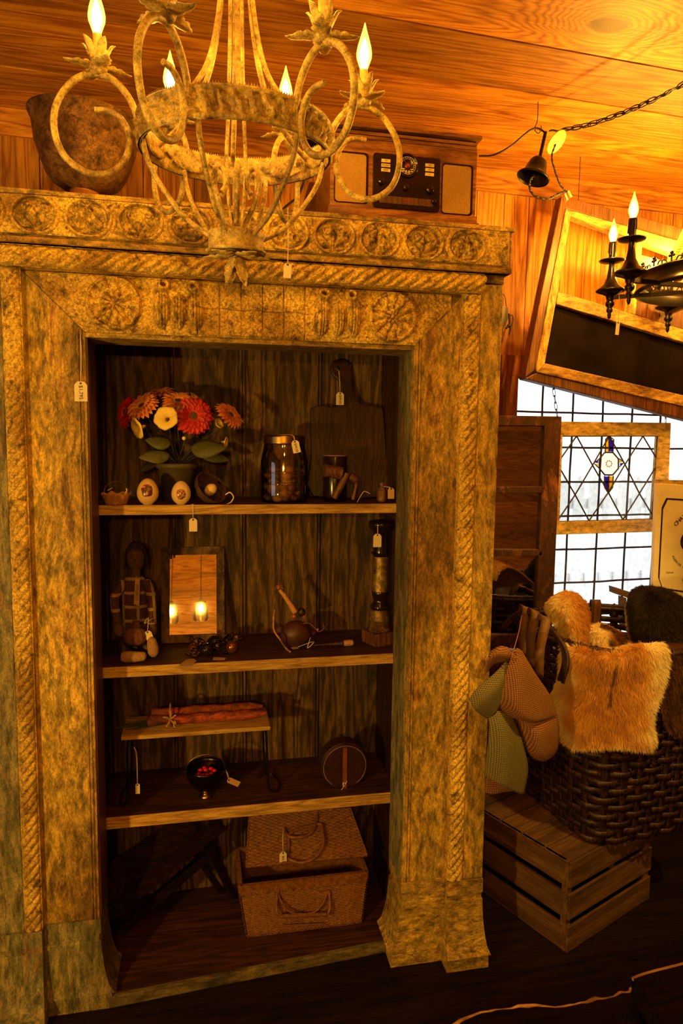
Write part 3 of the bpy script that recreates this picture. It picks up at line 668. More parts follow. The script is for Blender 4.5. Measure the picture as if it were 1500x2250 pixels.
for a, b_, c, d in ((736, 806, rz(770, 444), rz(770, 336)), (972, 1036, rz(1005, 470), rz(1005, 363))):
    x0, x1 = rx(a), rx(b_)
    mb = MB(); mb.prism(rrect(x0-.003, x1+.003, c-.003, d+.003, .009, YR-.0012), (0,.0015,0)); sp = mb.build('speaker_recess', M['black'], rad)
    mb = MB(); mb.prism(rrect(x0, x1-.003, c, d-.002, .008, YR-.0020), (0,.001,0)); mb.build('speaker_cloth', M['cloth'], sp)
px0, px1 = rx(818), rx(965); pz0, pz1 = rz(890, 462), rz(890, 343)
mb = MB(); mb.prism(rrect(px0, px1, pz0, pz1, .008, YR-.006), (0,.008,0)); pan = mb.build('control_panel', M['black'], rad, bevel=.0015)
mb = MB(); mb.prism(rrect(px0+.018, px1-.018, pz0+.012, pz0+.030, .002, YR-.0072), (0,.0015,0)); mb.build('disc_tray', M['brown'], pan)
dc = Vector((rx(892), YR-.007, rz(892, 367))); Rf = Matrix.Rotation(PI/2, 3, 'X')
mb = MB(); mb.lathe([(0,0), (.030,0), (.030,.004), (.0265,.006), (.0262,.003), (0,.003)], 40, dc, Rf); dial = mb.build('dial', M['black'], rad)
mb = MB(); mb.lathe([(.0215,.0036), (.0222,.0036)], 40, dc, Rf, caps=False); mb.lathe([(.0160,.0036), (.0166,.0036)], 40, dc, Rf, caps=False)
for k in range(15):
    a = math.radians(-30+k*17); p = dc + Vector((math.cos(a)*.0193, -.0036, math.sin(a)*.0193)); mb.cbox(p, .0022, .0004, .0014, Ry(-a+PI/2))
mb.build('dial_marks', M['btn'], dial)
mb = MB(); mb.lathe([(0,.0065), (.0045,.006), (.005,.0036)], 20, dc, Rf, caps=False); mb.bar(dc+Vector((0,-.0045,0)), dc+Vector((-.011,-.0045,.013)), .0008, .0006); mb.build('dial_pointer', M['red'], dial)
mb = MB(); mb.lathe([(.005,.0038), (.0062,.0045), (.007,.0037)], 24, dc, Rf, caps=False); mb.build('dial_ring', M['brass'], dial)
text_mesh('8.8', .011, M['btn'], dial, dc+Vector((0,-.0042,-.0165)), name='display_digits')
for sx in (-1, 1):
    for k in range(2):
        mb = MB(); p = dc+Vector((sx*.0115, -.0042, -.0095-.0052*k)); mb.cbox(p, .0075, .0008, .0022); mb.build('dial_key', M['btn'], dial)
    for k in range(3):
        p = Vector((rx(845) if sx < 0 else rx(941), YR-.0075, (rz(845, 356) if sx < 0 else rz(941, 366))-.0115*k)); mb = MB(); mb.cbox(p, .0235, .0035, .0078)
        bt = mb.build('button', M['btn'], rad); text_mesh((['ON', 'PROGRAM', 'REPEAT'] if sx < 0 else ['REC', 'ALL', 'CD'])[k], .0042 , M['ink'], bt, p+Vector((0,-.0021,0)), ext=.0001)
for a, b_, r in ((836, 400, .0085), (890, 413, .0085), (943, 418, .011), (826, 436, .006), (951, 444, .006)):
    c = A(a, b_, YR-.007); mb = MB(); mb.lathe([(0,.010), (r*.85,.010), (r,.008), (r,.0)], 16, c, Rf, caps=False); mb.cbox(c+Vector((0,-.0105,r*.5)), .0012, .001, r*.9); mb.build('knob', M['black'], rad)
text_mesh('COMPACT', .006, M['red'], rad, Vector(((px0+px1)/2, YR-.0076, pz0+.0235)), ext=.0001); text_mesh('disc', .007, M['red'], rad, Vector(((px0+px1)/2, YR-.0076, pz0+.0175)), ext=.0001)

# ================================================================= BRONZE BOWL
bc = A(198, 415, 1.83); bx0, bx1 = A(64, 262, 1.83).x, A(306, 300, 1.83).x; br = (bx1-bx0)/2; bz = A(190, 268, 1.83).z
bcx = (bx0+bx1)/2
bo = thing('footed_bowl', 'large hammered bronze bowl on a small foot on top of the cabinet', 'bowl', (bcx, 1.835, TOP))
H_ = bz-TOP; prof = [(0,.024), (br*.28,.024), (br*.46,.031), (br*.62,.044), (br*.74,.064), (br*.84,.092), (br*.92,.13), (br*.985,H_-.004), (br*1.03,H_), (br*1.04,H_+.004), (br*.99,H_+.005), (br*.90,.15), (br*.6,.07), (0,.05)]
prof = [(r, z+TOP) for r, z in prof]; mb = MB(); mb.lathe(prof, 64, (bcx, 1.835, 0), caps=False)
mb.v = [(x+.0012*math.sin(z*70+math.atan2(y-1.835, x-bcx)*5), y, z+(x-bcx)*-.05*(z-TOP)/.2) for x, y, z in mb.v]; mb.build('bowl_body', M['bronze'], bo)
mb = MB(); mb.lathe([(0,TOP), (.046,TOP), (.046,TOP+.006), (.036,TOP+.016), (.034,TOP+.024), (.042,TOP+.033)], 32, (bcx-.005, 1.835, 0), caps=False); mb.build('bowl_foot', plain('copper_foot', (.30,.10,.03), .5, .3), bo)
# ================================================================= board and panel behind the radio, cord and enamel shade
q = [A(655, 467, 2.06), A(722, 476, 2.06), A(722, 300, 2.06), A(700, 330, 2.06)]
q[0].z = q[1].z = TOP
pl = MB(); pl.prism([(q[0].x-.02, 2.06, TOP), (q[1].x+.03, 2.06, TOP), (q[1].x+.03, 2.20, TOP+.23), (q[0].x+.055, 2.20, TOP+.23)], (0,.015,0.004))
tag(pl.build('leaning_board', M['brown']), 'dark brown board leaning behind the left end of the radio', 'board')
a, b_, c, d = Wp(668, 238, 2.44), Wp(812, 262, 2.44), Wp(816, 200, 2.44), Wp(690, 182, 2.44)
mb = MB(); mb.prism([a-WN*0+Vector((0,0,-.11)), b_+Vector((0,0,-.11)), c, d], WN*.05); tag(mb.build('black_wall_box', M['board']), 'black box fixed high on the plank wall behind the hanging enamel shade', 'box')
pd = thing('pendant_shade', 'white enamel disc shade hanging on a black cord left of the radio', 'lamp', A(700, 238, 2.25))
mb = MB(); c = A(700, 232, 2.25); mb.lathe([(.008,.030), (.02,.027), (.060,.012), (.072,-.004), (.070,-.006), (.056,.008), (.018,.022), (.006,.025)], 32, c, caps=False); mb.build('shade', M['tagp'], pd)
mb = MB(); mb.lathe([(0,.026), (.012,.026), (.011,.05), (.007,.07), (.003,.075)], 14, c, caps=False); mb.build('socket', M['iron'], pd)
mb = MB(); mb.tube(cr([c+Vector((0,0,.07)), A(688, 185, 2.22), A(655, 120, 2.0), A(618, 10, 1.8), Vector((A(600, -60, 1.75).x, 1.7, CEIL))], 8), .0035, 8); mb.build('cord', M['cord'], pd)
mb = MB(); mb.tube(cr([A(670, 392, 2.2), A(655, 430, 2.2), A(630, 452, 2.15), A(612, 470, 2.12)], 6), .004, 8); mb.v = [(x, y, max(z, TOP+.004)) for x, y, z in mb.v]
tag(mb.build('power_cable', M['cord']), 'black power cable lying on the cabinet top left of the leaning board', 'cable')

# ================================================================= BULB
def bulb(parent, p, up=Vector((0,0,1)), s=1.0, T=None, fil='fil'):
    p = Vector(p); R = Vector((0,0,1)).rotation_difference(up).to_matrix()
    mb = MB(T); mb.lathe([(.0070,0), (.0092,.006), (.0138,.018), (.0145,.026), (.0124,.038), (.0082,.052), (.0040,.065), (.0012,.076), (0,.0785)] if s > 0 else [], 20, p, R, caps=False); g = mb.build('bulb', M['bglass'], parent)
    mb = MB(T); mb.lathe([(0,.006), (.0050,.010), (.0085,.020), (.0080,.031), (.0044,.044), (0,.054)], 14, p, R, caps=False); mb.build('filament', M[fil], g)
    return g
# ================================================================= CREAM CHANDELIER
CC = Vector((0.060, 1.30, ZC+.535)); TILT = Matrix.Translation(CC) @ Matrix.Rotation(math.radians(3.5), 4, 'X')
ch = thing('candle_chandelier', 'distressed cream metal chandelier with curling arms and candle bulbs in front of the cabinet', 'chandelier', CC)
def pol(a, r, z): return Vector((math.cos(a)*r, math.sin(a)*r, z))
RR = .168
# crown band: outer relief, inner leaf side and pierced top edge
mb = MB(TILT); n = 360
rings = []
for z, dr in ((-.026,.002), (-.024,.005), (-.019,.005), (-.017,.002), (-.010,.0), (-.003,.0), (.004,.0), (.011,.0), (.017,.002), (.019,.005), (.023,.005), (.025,.001)):
    row = []
    for k in range(n+1):
        a = 2*PI*k/n; rel = 0
        if abs(z) < .015: rel = .0085*(math.sin(a*42+z*160)+.6*math.sin(a*63-z*240)*math.cos(z*200))
        row.append(pol(a, RR+dr+rel, z))
    rings.append(row)
mb.grid(rings); mb.build('ring_band', M['chand'], ch)
mb = MB(TILT); rows = []
for i, z in enumerate((-.026, -.015, -.003, .010, .025)):
    rows.append([pol(2*PI*k/n, RR-.002-(.003*math.sin(k*2*PI/n*9+i)**2 if 0 < i < 4 else 0), z) for k in range(n+1)])
mb.grid(rows, flip=True)
for k in range(230):                                       # pierced points along the top edge
    a = 2*PI*k/230; d = 2*PI/230*.42; mb.add([pol(a-d, RR, .0245), pol(a+d, RR, .0245), pol(a, RR, .0295)], [(0,1,2)]); 
for k in range(10):                                        # sweeping leaves on the inner face
    a0 = 2*PI*k/10; G = []
    for i in range(9):
        t = i/8; a = a0+t*.62; wv = .015*math.sin(PI*t)+.0006; zc = -.010+.016*t; G.append([pol(a, RR-.0075-.003*math.sin(PI*t), zc+wv*s_) for s_ in (-1, -.3, .3, 1)])
    mb.grid(G)
mb.build('ring_lining', M['chand'], ch, solid=.0008)
for k in range(6):
    a = 2*PI*k/6+PI/6
    mb = MB(TILT); mb.tube(cr([pol(a,.018,.42), pol(a,.024,.30), pol(a,.036,.19), pol(a,.060,.105), pol(a,.110,.040), pol(a,RR-.003,.004)], 8), .0048, 8); mb.build('upper_rod', M['chand'], ch)
    a2 = 2*PI*k/6+.10
    mb = MB(TILT); mb.tube(cr([pol(a2,RR-.006,-.018), pol(a2,.152,-.055), pol(a2,.128,-.095), pol(a2,.090,-.140), pol(a2,.050,-.164), pol(a2,.030,-.168)], 8), .0046, 8); mb.build('lower_rod', M['chand'], ch)
    mb = MB(TILT); mb.tube(cr([pol(a,.012,.42), pol(a,.012,.2), pol(a,.016,.05), pol(a,.020,-.05), pol(a,.010,-.165)], 6), .0034, 8); mb.build('centre_rod', M['chand'], ch) if k % 3 == 0 else None
    mb = MB(TILT); mb.tube(cr([pol(a,.014,-.165), pol(a,.020,-.140), pol(a,.036,-.110), pol(a,.046,-.075), pol(a,.040,-.050), pol(a,.026,-.055), pol(a,.022,-.078), pol(a,.030,-.092)], 8), [.0052]*0 or .0048, 8); mb.build('inner_scroll', M['chand'], ch)
mb = MB(TILT); mb.lathe([(0,-.150), (.022,-.150), (.050,-.157), (.054,-.162), (.050,-.168), (.050,-.186), (.056,-.190), (.053,-.194), (.040,-.186), (0,-.180)], 36, caps=False); mb.build('bottom_cup', M['chand'], ch)
mb = MB(TILT); mb.lathe([(0,.385), (.03,.385), (.028,.40), (.02,.42), (.012,.46), (.006,.47)], 20, caps=False); mb.build('top_hub', M['chand'], ch)
mb = MB(TILT); ztop = (CEIL-CC.z)
for k in range(0, 1):
    mb.tube([pol(0,0,.46), pol(0,0,ztop-.002)], .003, 8)
mb.lathe([(0,ztop-.03), (.03,ztop-.028), (.055,ztop-.012), (.058,ztop-.004)], 24, caps=False); mb.build('ceiling_stem', M['chand'], ch)
mb = MB(TILT)
for k in range(5):
    a = 2*PI*k/5+.2; leaf(mb, pol(a,.006,-.196), pol(a,1,-.25), (0,0,1), .062, .034, curl=.5, teeth=4, tip=-.4)
mb.build('finial_leaf_upper', M['chand'], ch, solid=.0012)
mb = MB(TILT)
for k in range(4):
    a = 2*PI*k/4+.6; leaf(mb, pol(a,.006,-.200), pol(a,.35,-1), pol(a,1,0), .052, .030, curl=-.1, teeth=4, tip=.7)
mb.build('finial_leaf_lower', M['chand'], ch, solid=.0012)
armp = [(RR-.004,.002), (.180,.045), (.205,.074), (.236,.083), (.272,.068), (.300,.030), (.306,-.012), (.292,-.052), (.256,-.076), (.216,-.072), (.190,-.045), (.184,-.012), (.196,.014), (.216,.026), (.240,.026)]
armc = cr([(r, 0, z) for r, z in armp], 8)
for k in range(6):
    a = 2*PI*k/6+math.radians(1.5)
    N_ = len(armc); mb = MB(TILT); mb.tube([pol(a, p.x, p.z) for p in armc], [.0058 if i < N_*.8 else .0058-.0012*(i-N_*.8)/(N_*.2) for i in range(N_)], 10); am = mb.build('arm', M['chand'], ch)
    B = pol(a, .232, .088)
    mb = MB(TILT); mb.lathe([(.004,-.008), (.012,-.004), (.016,.004), (.010,.006)], 16, B, caps=False)
    for j in range(4):
        b_ = a+2*PI*j/4+.5+k; leaf(mb, B+Vector((0,0,.001)), pol(b_,1,.12), (0,0,1), .058, .032, curl=-.25, teeth=4, tip=.9)
    for j in range(5):
        b_ = a+2*PI*j/5+k*.7; leaf(mb, B+pol(b_,.005,.001), pol(b_,.55,1), pol(b_,-1,.2), .050, .027, curl=.12, teeth=3, tip=-.8, cup=.5)
    mb.build('leaf_cup', M['chand'], am, solid=.0010)
    mb = MB(TILT); pr = [(.0072+.0005*(i % 2), .0+.0022*i) for i in range(25)]; mb.lathe([(0,0)]+pr+[(0,.0555)], 16, B+Vector((0,0,.004)), caps=False); mb.build('candle_sleeve', M['candle'], am)
    bulb(am, B+Vector((0,0,.058)), T=TILT)
kn = TILT @ pol(-PI/3+.05, .236, -.078) if False else A(631, 456, 1.50)
price_tag(A(632, 457, 1.53), A(632, 578, 1.53), 'yellowish blank price tag on a long string below the cream chandelier', '', .0165, .032, tilt=.04)

# ================================================================= BELL SHAPED CANOPY, CHAIN, WIRES
HY = 2.05
bl = thing('bell_canopy', 'black bell shaped lamp canopy hanging from a ceiling hook by bare wires', 'lamp canopy', A(1190, 290, HY))
ax = (A(1192, 330, HY)-A(1171, 392, HY)).normalized(); Rb = Vector((0,0,1)).rotation_difference(ax).to_matrix() @ Matrix.Rotation(0.0, 3, 'Z'); bcn = A(1171, 390, HY)
mb = MB(); mb.lathe([(.049,-.004), (.051,.0), (.047,.004), (.037,.012), (.031,.030), (.026,.050), (.020,.058), (.008,.062), (0,.062)], 36, bcn, Rb, caps=False); mb.build('bell_shell', M['iron'], bl, solid=.0015)
tp = bcn+Rb @ Vector((0,0,.06)); hk = A(1198, 290, HY)
mb = MB(); mb.tube([tp, hk], .0055, 8); mb.ball(tp+Vector((.006,-.004,.002)), .0035); mb.build('stem', M['iron'], bl)
HB = A(1182, 287, HY); mb = MB(); mb.tube(cr([Vector((HB.x-.004, HY, CEIL)), HB+Vector((-.004,0,.03)), HB+Vector((-.012,0,.004)), HB+Vector((0,0,-.008)), HB+Vector((.010,0,.004)), HB+Vector((.008,0,.016))], 6), .0013, 6); mb.build('ceiling_hook', M['iron'], bl)
mb = MB(); c = A(1222, 312, HY); Rp = Rb @ Matrix.Rotation(math.radians(62), 3, 'Y'); mb.lathe([(0,.003), (.036,.002), (.038,-.001), (0,-.003)], 28, c, (Vector((0,0,1)).rotation_difference(Vector((.5,-.62,-.75)).normalized())).to_matrix(), caps=False); mb.build('mounting_plate', M['btn'], bl)
def twist(mb, pts, r=.002, tw=.0022, turns=40):
    P = cr(pts, 12); n = len(P)
    for ph in (0, PI):
        mb.tube([p + Vector((math.cos(i*.9+ph), .5*math.sin(i*.9), math.sin(i*.9+ph)))*tw for i, p in enumerate(P)], r, 6)
mb = MB(); twist(mb, [bcn+Rb @ Vector((0,0,.01)), A(1163, 402, HY), A(1167, 422, HY), A(1183, 434, HY), A(1205, 436, HY), A(1228, 425, HY), A(1243, 420, HY)]); mb.build('twisted_wire', M['cord'], bl)
mb = MB(); twist(mb, [c, A(1212, 345, HY), A(1222, 385, HY), A(1232, 408, HY), A(1246, 422, HY)], .0018, .0016); mb.build('twisted_wire', M['cord'], bl)
for a_, b_ in (((1247, 420), (1254, 434)), ((1240, 426), (1245, 440))):
    p, q_ = A(*a_, HY), A(*b_, HY); mb = MB(); mb.tube([p, q_], [.0042, .0052], 10); mb.build('wire_nut', plain('wire_nut_orange', (.75,.42,.25), .4, bmp=0), bl)
mb = MB(); mb.tube(cr([A(1052, 343, 2.07), A(1085, 340, 2.06), A(1120, 322, HY), A(1150, 297, HY), A(1168, 284, HY), A(1184, 283, HY), A(1198, 292, HY)], 8), .0028, 8)
tag(mb.build('lead_wire', M['cord']), 'thin black wire running from behind the radio up to the ceiling hook', 'wire')
mb = MB()
cp = cr([A(1206, 288, HY), A(1250, 283, 2.02), A(1300, 272, 1.95), A(1350, 255, 1.88), A(1400, 235, 1.80), A(1450, 212, 1.72), A(1500, 185, 1.63), A(1590, 130, 1.5)], 30)
L = [0.0]
for i in range(1, len(cp)): L.append(L[-1]+(cp[i]-cp[i-1]).length)
def along(pts, L, d):
    for i in range(1, len(L)):
        if L[i] >= d: t = (d-L[i-1])/(L[i]-L[i-1]); return pts[i-1].lerp(pts[i], t)
    return pts[-1]
def chain(mb, pts, link=.034, wd=.013, r=.0016):
    pts = list(pts); L = [0.0]
    for i in range(1, len(pts)): L.append(L[-1]+(pts[i]-pts[i-1]).length)
    k = 0; d = 0
    while d+link < L[-1]:
        p, q_ = along(pts, L, d), along(pts, L, d+link); m_ = (p+q_)/2; dx = (q_-p).normalized(); s_ = dx.cross(Vector((0,1,0))).normalized()
        s_ = Matrix.Rotation(math.radians(20 if k % 2 else 75), 3, dx) @ s_
        pts_ = []
        for j in range(16):
            t = 2*PI*j/16; pts_.append(m_ + dx*(math.copysign(abs(math.cos(t))**.7, math.cos(t))*link*.56) + s_*(math.sin(t)*wd/2))
        mb.tube(pts_, r, 6, closed=True); d += link*.86; k += 1
chain(mb, cp[20:]); hc = thing('hanging_chain', 'black link chain with threaded cord swagged from the ceiling hook to the right', 'chain', cp[0])
mb.build('links', M['iron'], hc); mb = MB(); mb.tube([p+Vector((0,0,.002*math.sin(i*.35))) for i, p in enumerate(cp)], .0024, 7); mb.build('threaded_cord', M['cord'], hc)
# wall bracket with a little hanging ornament beside the cabinet
wb = thing('wall_ornament', 'small dark metal ornament hung on the plank wall at the cabinet right edge', 'ornament', Wp(1112, 700, 2.44))
mb = MB(); q = [Wp(a, b_, 2.44) for a, b_ in ((1101, 671), (1116, 676), (1116, 700), (1110, 715), (1102, 730), (1098, 735))]; mb.prism(q, WN*.03); mb.build('bracket', M['dark'], wb)
mb = MB(); mb.tube(cr([Wp(1104, 645, 2.46), Wp(1109, 652, 2.46), Wp(1112, 674, 2.46)], 4), .002, 6); mb.build('wire', M['cord'], wb)
mb = MB(); mb.tube(cr([Wp(1118, 689, 2.45), Wp(1119, 708, 2.45), Wp(1116, 717, 2.45), Wp(1111, 722, 2.45)], 5), .004, 8); mb.tube(cr([Wp(1119, 710, 2.45), Wp(1121, 722, 2.45), Wp(1118, 736, 2.45)], 5), .0032, 8)
mb.tube(cr([Wp(1120, 694, 2.45), Wp(1125, 693, 2.45), Wp(1127, 703, 2.45), Wp(1123, 718, 2.45)], 5), .0018, 6); mb.ball(Wp(1118, 716, 2.45), .009, 10, 6, (1,.5,.8)); mb.build('figure', M['iron'], wb)
# ================================================================= SHELF 1
SH = M
fy = 1.97
# crocheted basket
c = A(256, 1108, 1.965); c.z = S1; gb = thing('crochet_basket', 'tiny crocheted straw basket at the left end of the top shelf', 'basket', c)
mb = MB(); rows = []
for i in range(11):
    t = i/10; r = .026+.012*t; rows.append([c+Vector((math.cos(2*PI*k/72)*(r+.0016*math.sin(k*PI/1.5+i*2.2)), math.sin(2*PI*k/72)*(r+.0016*math.sin(k*PI/1.5+i*2.2)), .001+.030*t+.0012*math.sin(k*.9) + (0.003*math.sin(k*.6) if i == 10 else 0))) for k in range(73)])
mb.grid(rows); mb.lathe([(0,.001), (.026,.001)], 30, c, caps=False); mb.build('basket_body', plain('straw_yarn', (.42,.18,.05), .85, .4, 120, .8), gb, solid=.002)
mb = MB(); mb.tube(cr([c+Vector((-.034,0,.030)), c+Vector((-.026,0,.052)), c+Vector((0,0,.064)), c+Vector((.024,0,.054)), c+Vector((.034,0,.030))], 6), .0012, 6); mb.build('handle', M['brown'], gb)
mb = MB(); mb.tube(cr([c+Vector((.026,-.02,.032)), c+Vector((.030,-.02,.040)), c+Vector((.028,-.02,.046))], 4), .0016, 6); mb.tube(cr([c+Vector((-.02,-.02,.04)), c+Vector((-.008,-.02,.047))], 4), .0014, 6); mb.build('yarn_tie', M['string'], gb)
# painted eggs
def egg_mat(name, base, cols, zc, zr, bands=False):
    m, nt, b, out = newmat(name); tc = nd(nt, 'TexCoord'); sp = nd(nt, 'SeparateXYZ'); nt.links.new(tc.outputs['Object'], sp.inputs[0])
    n = nd(nt, 'TexVoronoi' if not bands else 'TexNoise', i_Scale=110.0 if not bands else 90.0); nt.links.new(tc.outputs['Object'], n.inputs['Vector'])
    pc = ramp(nt, n.outputs['Distance' if not bands else 0], cols)
    dz = mathn(nt, 'DIVIDE', mathn(nt, 'SUBTRACT', sp.outputs[2], zc), zr); dx = mathn(nt, 'DIVIDE', sp.outputs[0], zr*.85)
    d = mathn(nt, 'SQRT', mathn(nt, 'ADD', mathn(nt, 'MULTIPLY', dz, dz), mathn(nt, 'MULTIPLY', dx, dx)))
    n2 = nd(nt, 'TexNoise', i_Scale=70.0); nt.links.new(tc.outputs['Object'], n2.inputs['Vector']); d = mathn(nt, 'ADD', d, mathn(nt, 'MULTIPLY', n2.outputs[0], .5))
    f = ramp(nt, d, [(.97, (1,1,1)), (1.0, (0,0,0))]); f2 = mathn(nt, 'MULTIPLY', f, mathn(nt, 'LESS_THAN', sp.outputs[1], 0.0))
    nt.links.new(mix(nt, base, pc, f2), b.inputs['Base Color']); b.inputs['Roughness'].default_value = .25; return m
def egg(px, w_, label, mat, lab2=None):
    c = A(px, 1109, 1.955); c.z = S1; r = w_/2; prof = []
    for i in range(19):
        t = PI*i/18; rr_ = math.sin(t)*r*(1+.13*math.cos(t)); prof.append((rr_, r*1.26*(1-math.cos(t))))
    mb = MB(); mb.lathe([(0, prof[1][1]), (r*.42, prof[1][1])] + prof[3:], 32, c - Vector((0,0,prof[1][1])), caps=False); o = mb.build('painted_egg', mat, base=c); tag(o, label, 'egg', 'painted eggs on the top shelf'); return c
e1 = egg(325, .0585, 'cream painted egg covered with glossy purple and red flowers', egg_mat('flower_egg', (.62,.40,.18), [(.15, (.65,.35,.15)), (.4, (.28,.04,.05)), (.7, (.04,.02,.03)), (.9, (.20,.10,.02))], .040, .024))
e2 = egg(398, .0530, 'cream painted egg with a small brown cottage scene', egg_mat('scene_egg', (.70,.48,.22), [(.35, (.25,.05,.02)), (.5, (.45,.22,.07)), (.62, (.06,.03,.02))], .030, .020, True))
# flower pot
pc = A(390, 1100, 2.075); pc.z = S1
fp = thing('potted_flowers', 'dark tapered pot of orange and red gerberas with yellow petunias', 'flowers', pc)
ph = A(390, 1018, 2.075).z-S1
mb = MB(); mb.lathe([(0,0), (.037,0), (.055,ph-.014), (.060,ph-.014), (.062,ph), (.056,ph), (.050,ph-.012), (0,ph-.014)], 36, pc, caps=False); mb.build('pot', plain('dark_zinc', (.085,.06,.028), .6, .35, 25, .4), fp)
MO = plain('orange_petal', (.72,.24,.055), .6, .25, 60, .1); MR = plain('red_petal', (.50,.012,.010), .55, .3, 60, .1); MY = plain('yellow_petal', (.85,.62,.16), .6, .12, 60, .1)
MG = plain('green_leaf', (.075,.075,.020), .6, .4, 40, .3); MS = plain('stem_green', (.030,.030,.012), .6); ME = plain('seed_eye', (.10,.045,.012), .7, .5, 200, .8)
def gerb(px, py, y, r, mat, face, tilt_n, n=22):
    c = A(px, py, y); N = Vector(face).normalized(); R = Vector((0,0,1)).rotation_difference(N).to_matrix()
    mb = MB()
    for lay, (k_, rr_, lift) in enumerate(((n, r, -.05), (n, r*.88, .18), (n-4, r*.6, .42))):
        for j in range(k_):
            a = 2*PI*j/k_+lay*.13; d = R @ Vector((math.cos(a), math.sin(a), lift+random.uniform(-.08,.08))); leaf(mb, c + R @ Vector((math.cos(a)*r*.12, math.sin(a)*r*.12, .001*lay)), d, N, rr_*.92*random.uniform(.9,1.05), r*.27, curl=-.35, n=7, cup=.4, ov=1.5)
    g = mb.build('gerbera', mat, fp)
    mb = MB(); mb.lathe([(r*.24,-.001), (r*.24,r*.05), (r*.12,r*.09), (0,r*.06)], 16, c, R, caps=False); mb.build('flower_eye', ME, g)
    mb = MB()
    for j in range(26):
        a = 2*PI*j/26; d = R @ Vector((math.cos(a)*.7, math.sin(a)*.7, 1)); mb.tube([c+R @ Vector((math.cos(a)*r*.2, math.sin(a)*r*.2, r*.04)), c+R @ Vector((math.cos(a)*r*.2, math.sin(a)*r*.2, r*.04))+d*r*.10], .0008, 4)
    mb.build('stamens', MY if mat is not MR else MO, g)
    mb = MB(); mb.tube(cr([c-N*.004, c-N*.03+Vector((0,0,-.015)), Vector(((c.x+pc.x)/2, (c.y+pc.y)/2, (c.z+pc.z+ph)/2)), pc+Vector((random.uniform(-.02,.02), random.uniform(-.01,.02), ph-.014))], 6), .0018, 6); mb.build('stem', MS, fp)
gerb(393, 882, 2.06, 0.0552, MO, (0,-.55,.85), 0); gerb(312, 892, 2.05, 0.0524, MO, (-.45,-.55,.6), 0); gerb(506, 912, 2.03, 0.0497, MO, (.55,-.45,.55), 0)
gerb(352, 862, 2.12, 0.0469, MO, (-.2,-.2,1), 0, 16); gerb(425, 914, 2.035, 0.0580, MR, (.12,-1,.12), 0); gerb(276, 905, 2.10, 0.0497, MR, (-.8,-.5,.2), 0)
def petunia(px, py, y, r, face):
    c = A(px, py, y); R = Vector((0,0,1)).rotation_difference(Vector(face).normalized()).to_matrix(); rows = []
    for i, (rr_, z) in enumerate(((.12,-.95), (.18,-.6), (.3,-.25), (.55,-.05), (.85,.04), (1.0,-.04))):
        rows.append([c+R @ Vector((math.cos(2*PI*k/40)*r*rr_*(1+(.10*abs(math.sin(2*PI*k/40*2.5))+.03*math.sin(k*1.6) if i > 3 else 0)), math.sin(2*PI*k/40)*r*rr_*(1+(.10*abs(math.sin(2*PI*k/40*2.5))+.03*math.sin(k*1.6) if i > 3 else 0)), r*z)) for k in range(41)])
    mb = MB(); mb.grid(rows); g = mb.build('petunia', MY, fp, solid=.0008)
    mb = MB(); mb.lathe([(0,-.6*r), (.14*r,-.5*r), (.12*r,-.35*r), (0,-.3*r)], 10, c, R, caps=False); mb.build('throat', ME, g)
    mb = MB(); mb.tube(cr([c - R @ Vector((0,0,r*.9)), (c+pc+Vector((0,0,ph)))/2, pc+Vector((0,0,ph-.014))], 5), .0013, 6); mb.build('stem', MS, fp)
petunia(364, 918, 1.985, .032, (-.25,-1,.25)); petunia(300, 942, 2.01, .029, (-.8,-.5,-.3)); petunia(497, 972, 2.04, .016, (.9,-.3,-.1)); petunia(430, 872, 2.10, .018, (.6,-.3,.7)); petunia(482, 930, 2.08, .016, (.6,-.6,.4))
mb = MB(); mb.ball(A(404, 963, 1.99), .0056, 12, 8); mb.build('bud', MY, fp)
for px, py, y, d, L_, W_ in ((375, 975, 2.03, (-1,-.1,.25), .066, .044), (372, 1000, 2.02, (-1,-.35,.02), .078, .044), (420, 985, 2.02, (1,-.3,.12), .092, .058), (440, 995, 2.08, (1,.1,-.15), .085, .040), (350, 1010, 2.1, (-1,.2,-.5), .07, .025), (360, 985, 2.1, (-.6,.3,.5), .06, .04)):
    mb = MB(); leaf(mb, A(px, py, y), d, (0,-1,.75), L_*1.1, W_*1.15, curl=-.35, cup=-.2); mb.build('leaf', MG, fp, solid=.0008)
    mb = MB(); mb.tube(cr([A(px, py, y), (A(px, py, y)+pc+Vector((0,0,ph)))/2, pc+Vector((0,0,ph-.014))], 4), .0014, 6); mb.build('stem', MS, fp)
# nest with egg
nc = A(462, 1105, 1.99); nc.z = S1+.004; ns = thing('bird_nest', 'tangled dark twig nest tipped on its side on the top shelf', 'nest', nc)
mb = MB(); rr = random.Random(5); cen = nc+Vector((-.004,.01,.034)); axn = Vector((.55,-.55,.55)).normalized(); Rn = Vector((0,0,1)).rotation_difference(axn).to_matrix()
for k in range(330):
    a0 = rr.uniform(0, 2*PI); ln = rr.uniform(.5, 1.8); tl = rr.uniform(.35, 1.25); pts = []
    for j in range(7):
        a = a0+ln*j/6; r = .046*math.sin(tl*1.25)+rr.uniform(-.002,.002)+.004; z = -.040*math.cos(tl*1.25)+.016; p = cen+Rn @ Vector((math.cos(a)*r, math.sin(a)*r, z+rr.uniform(-.002,.002))); p.z = max(p.z, S1+.001); pts.append(p)
    mb.tube(pts, .0007, 4, cap=False)
mb.build('twigs', plain('nest_twig', (.075,.030,.012), .7, .5, 90), ns)
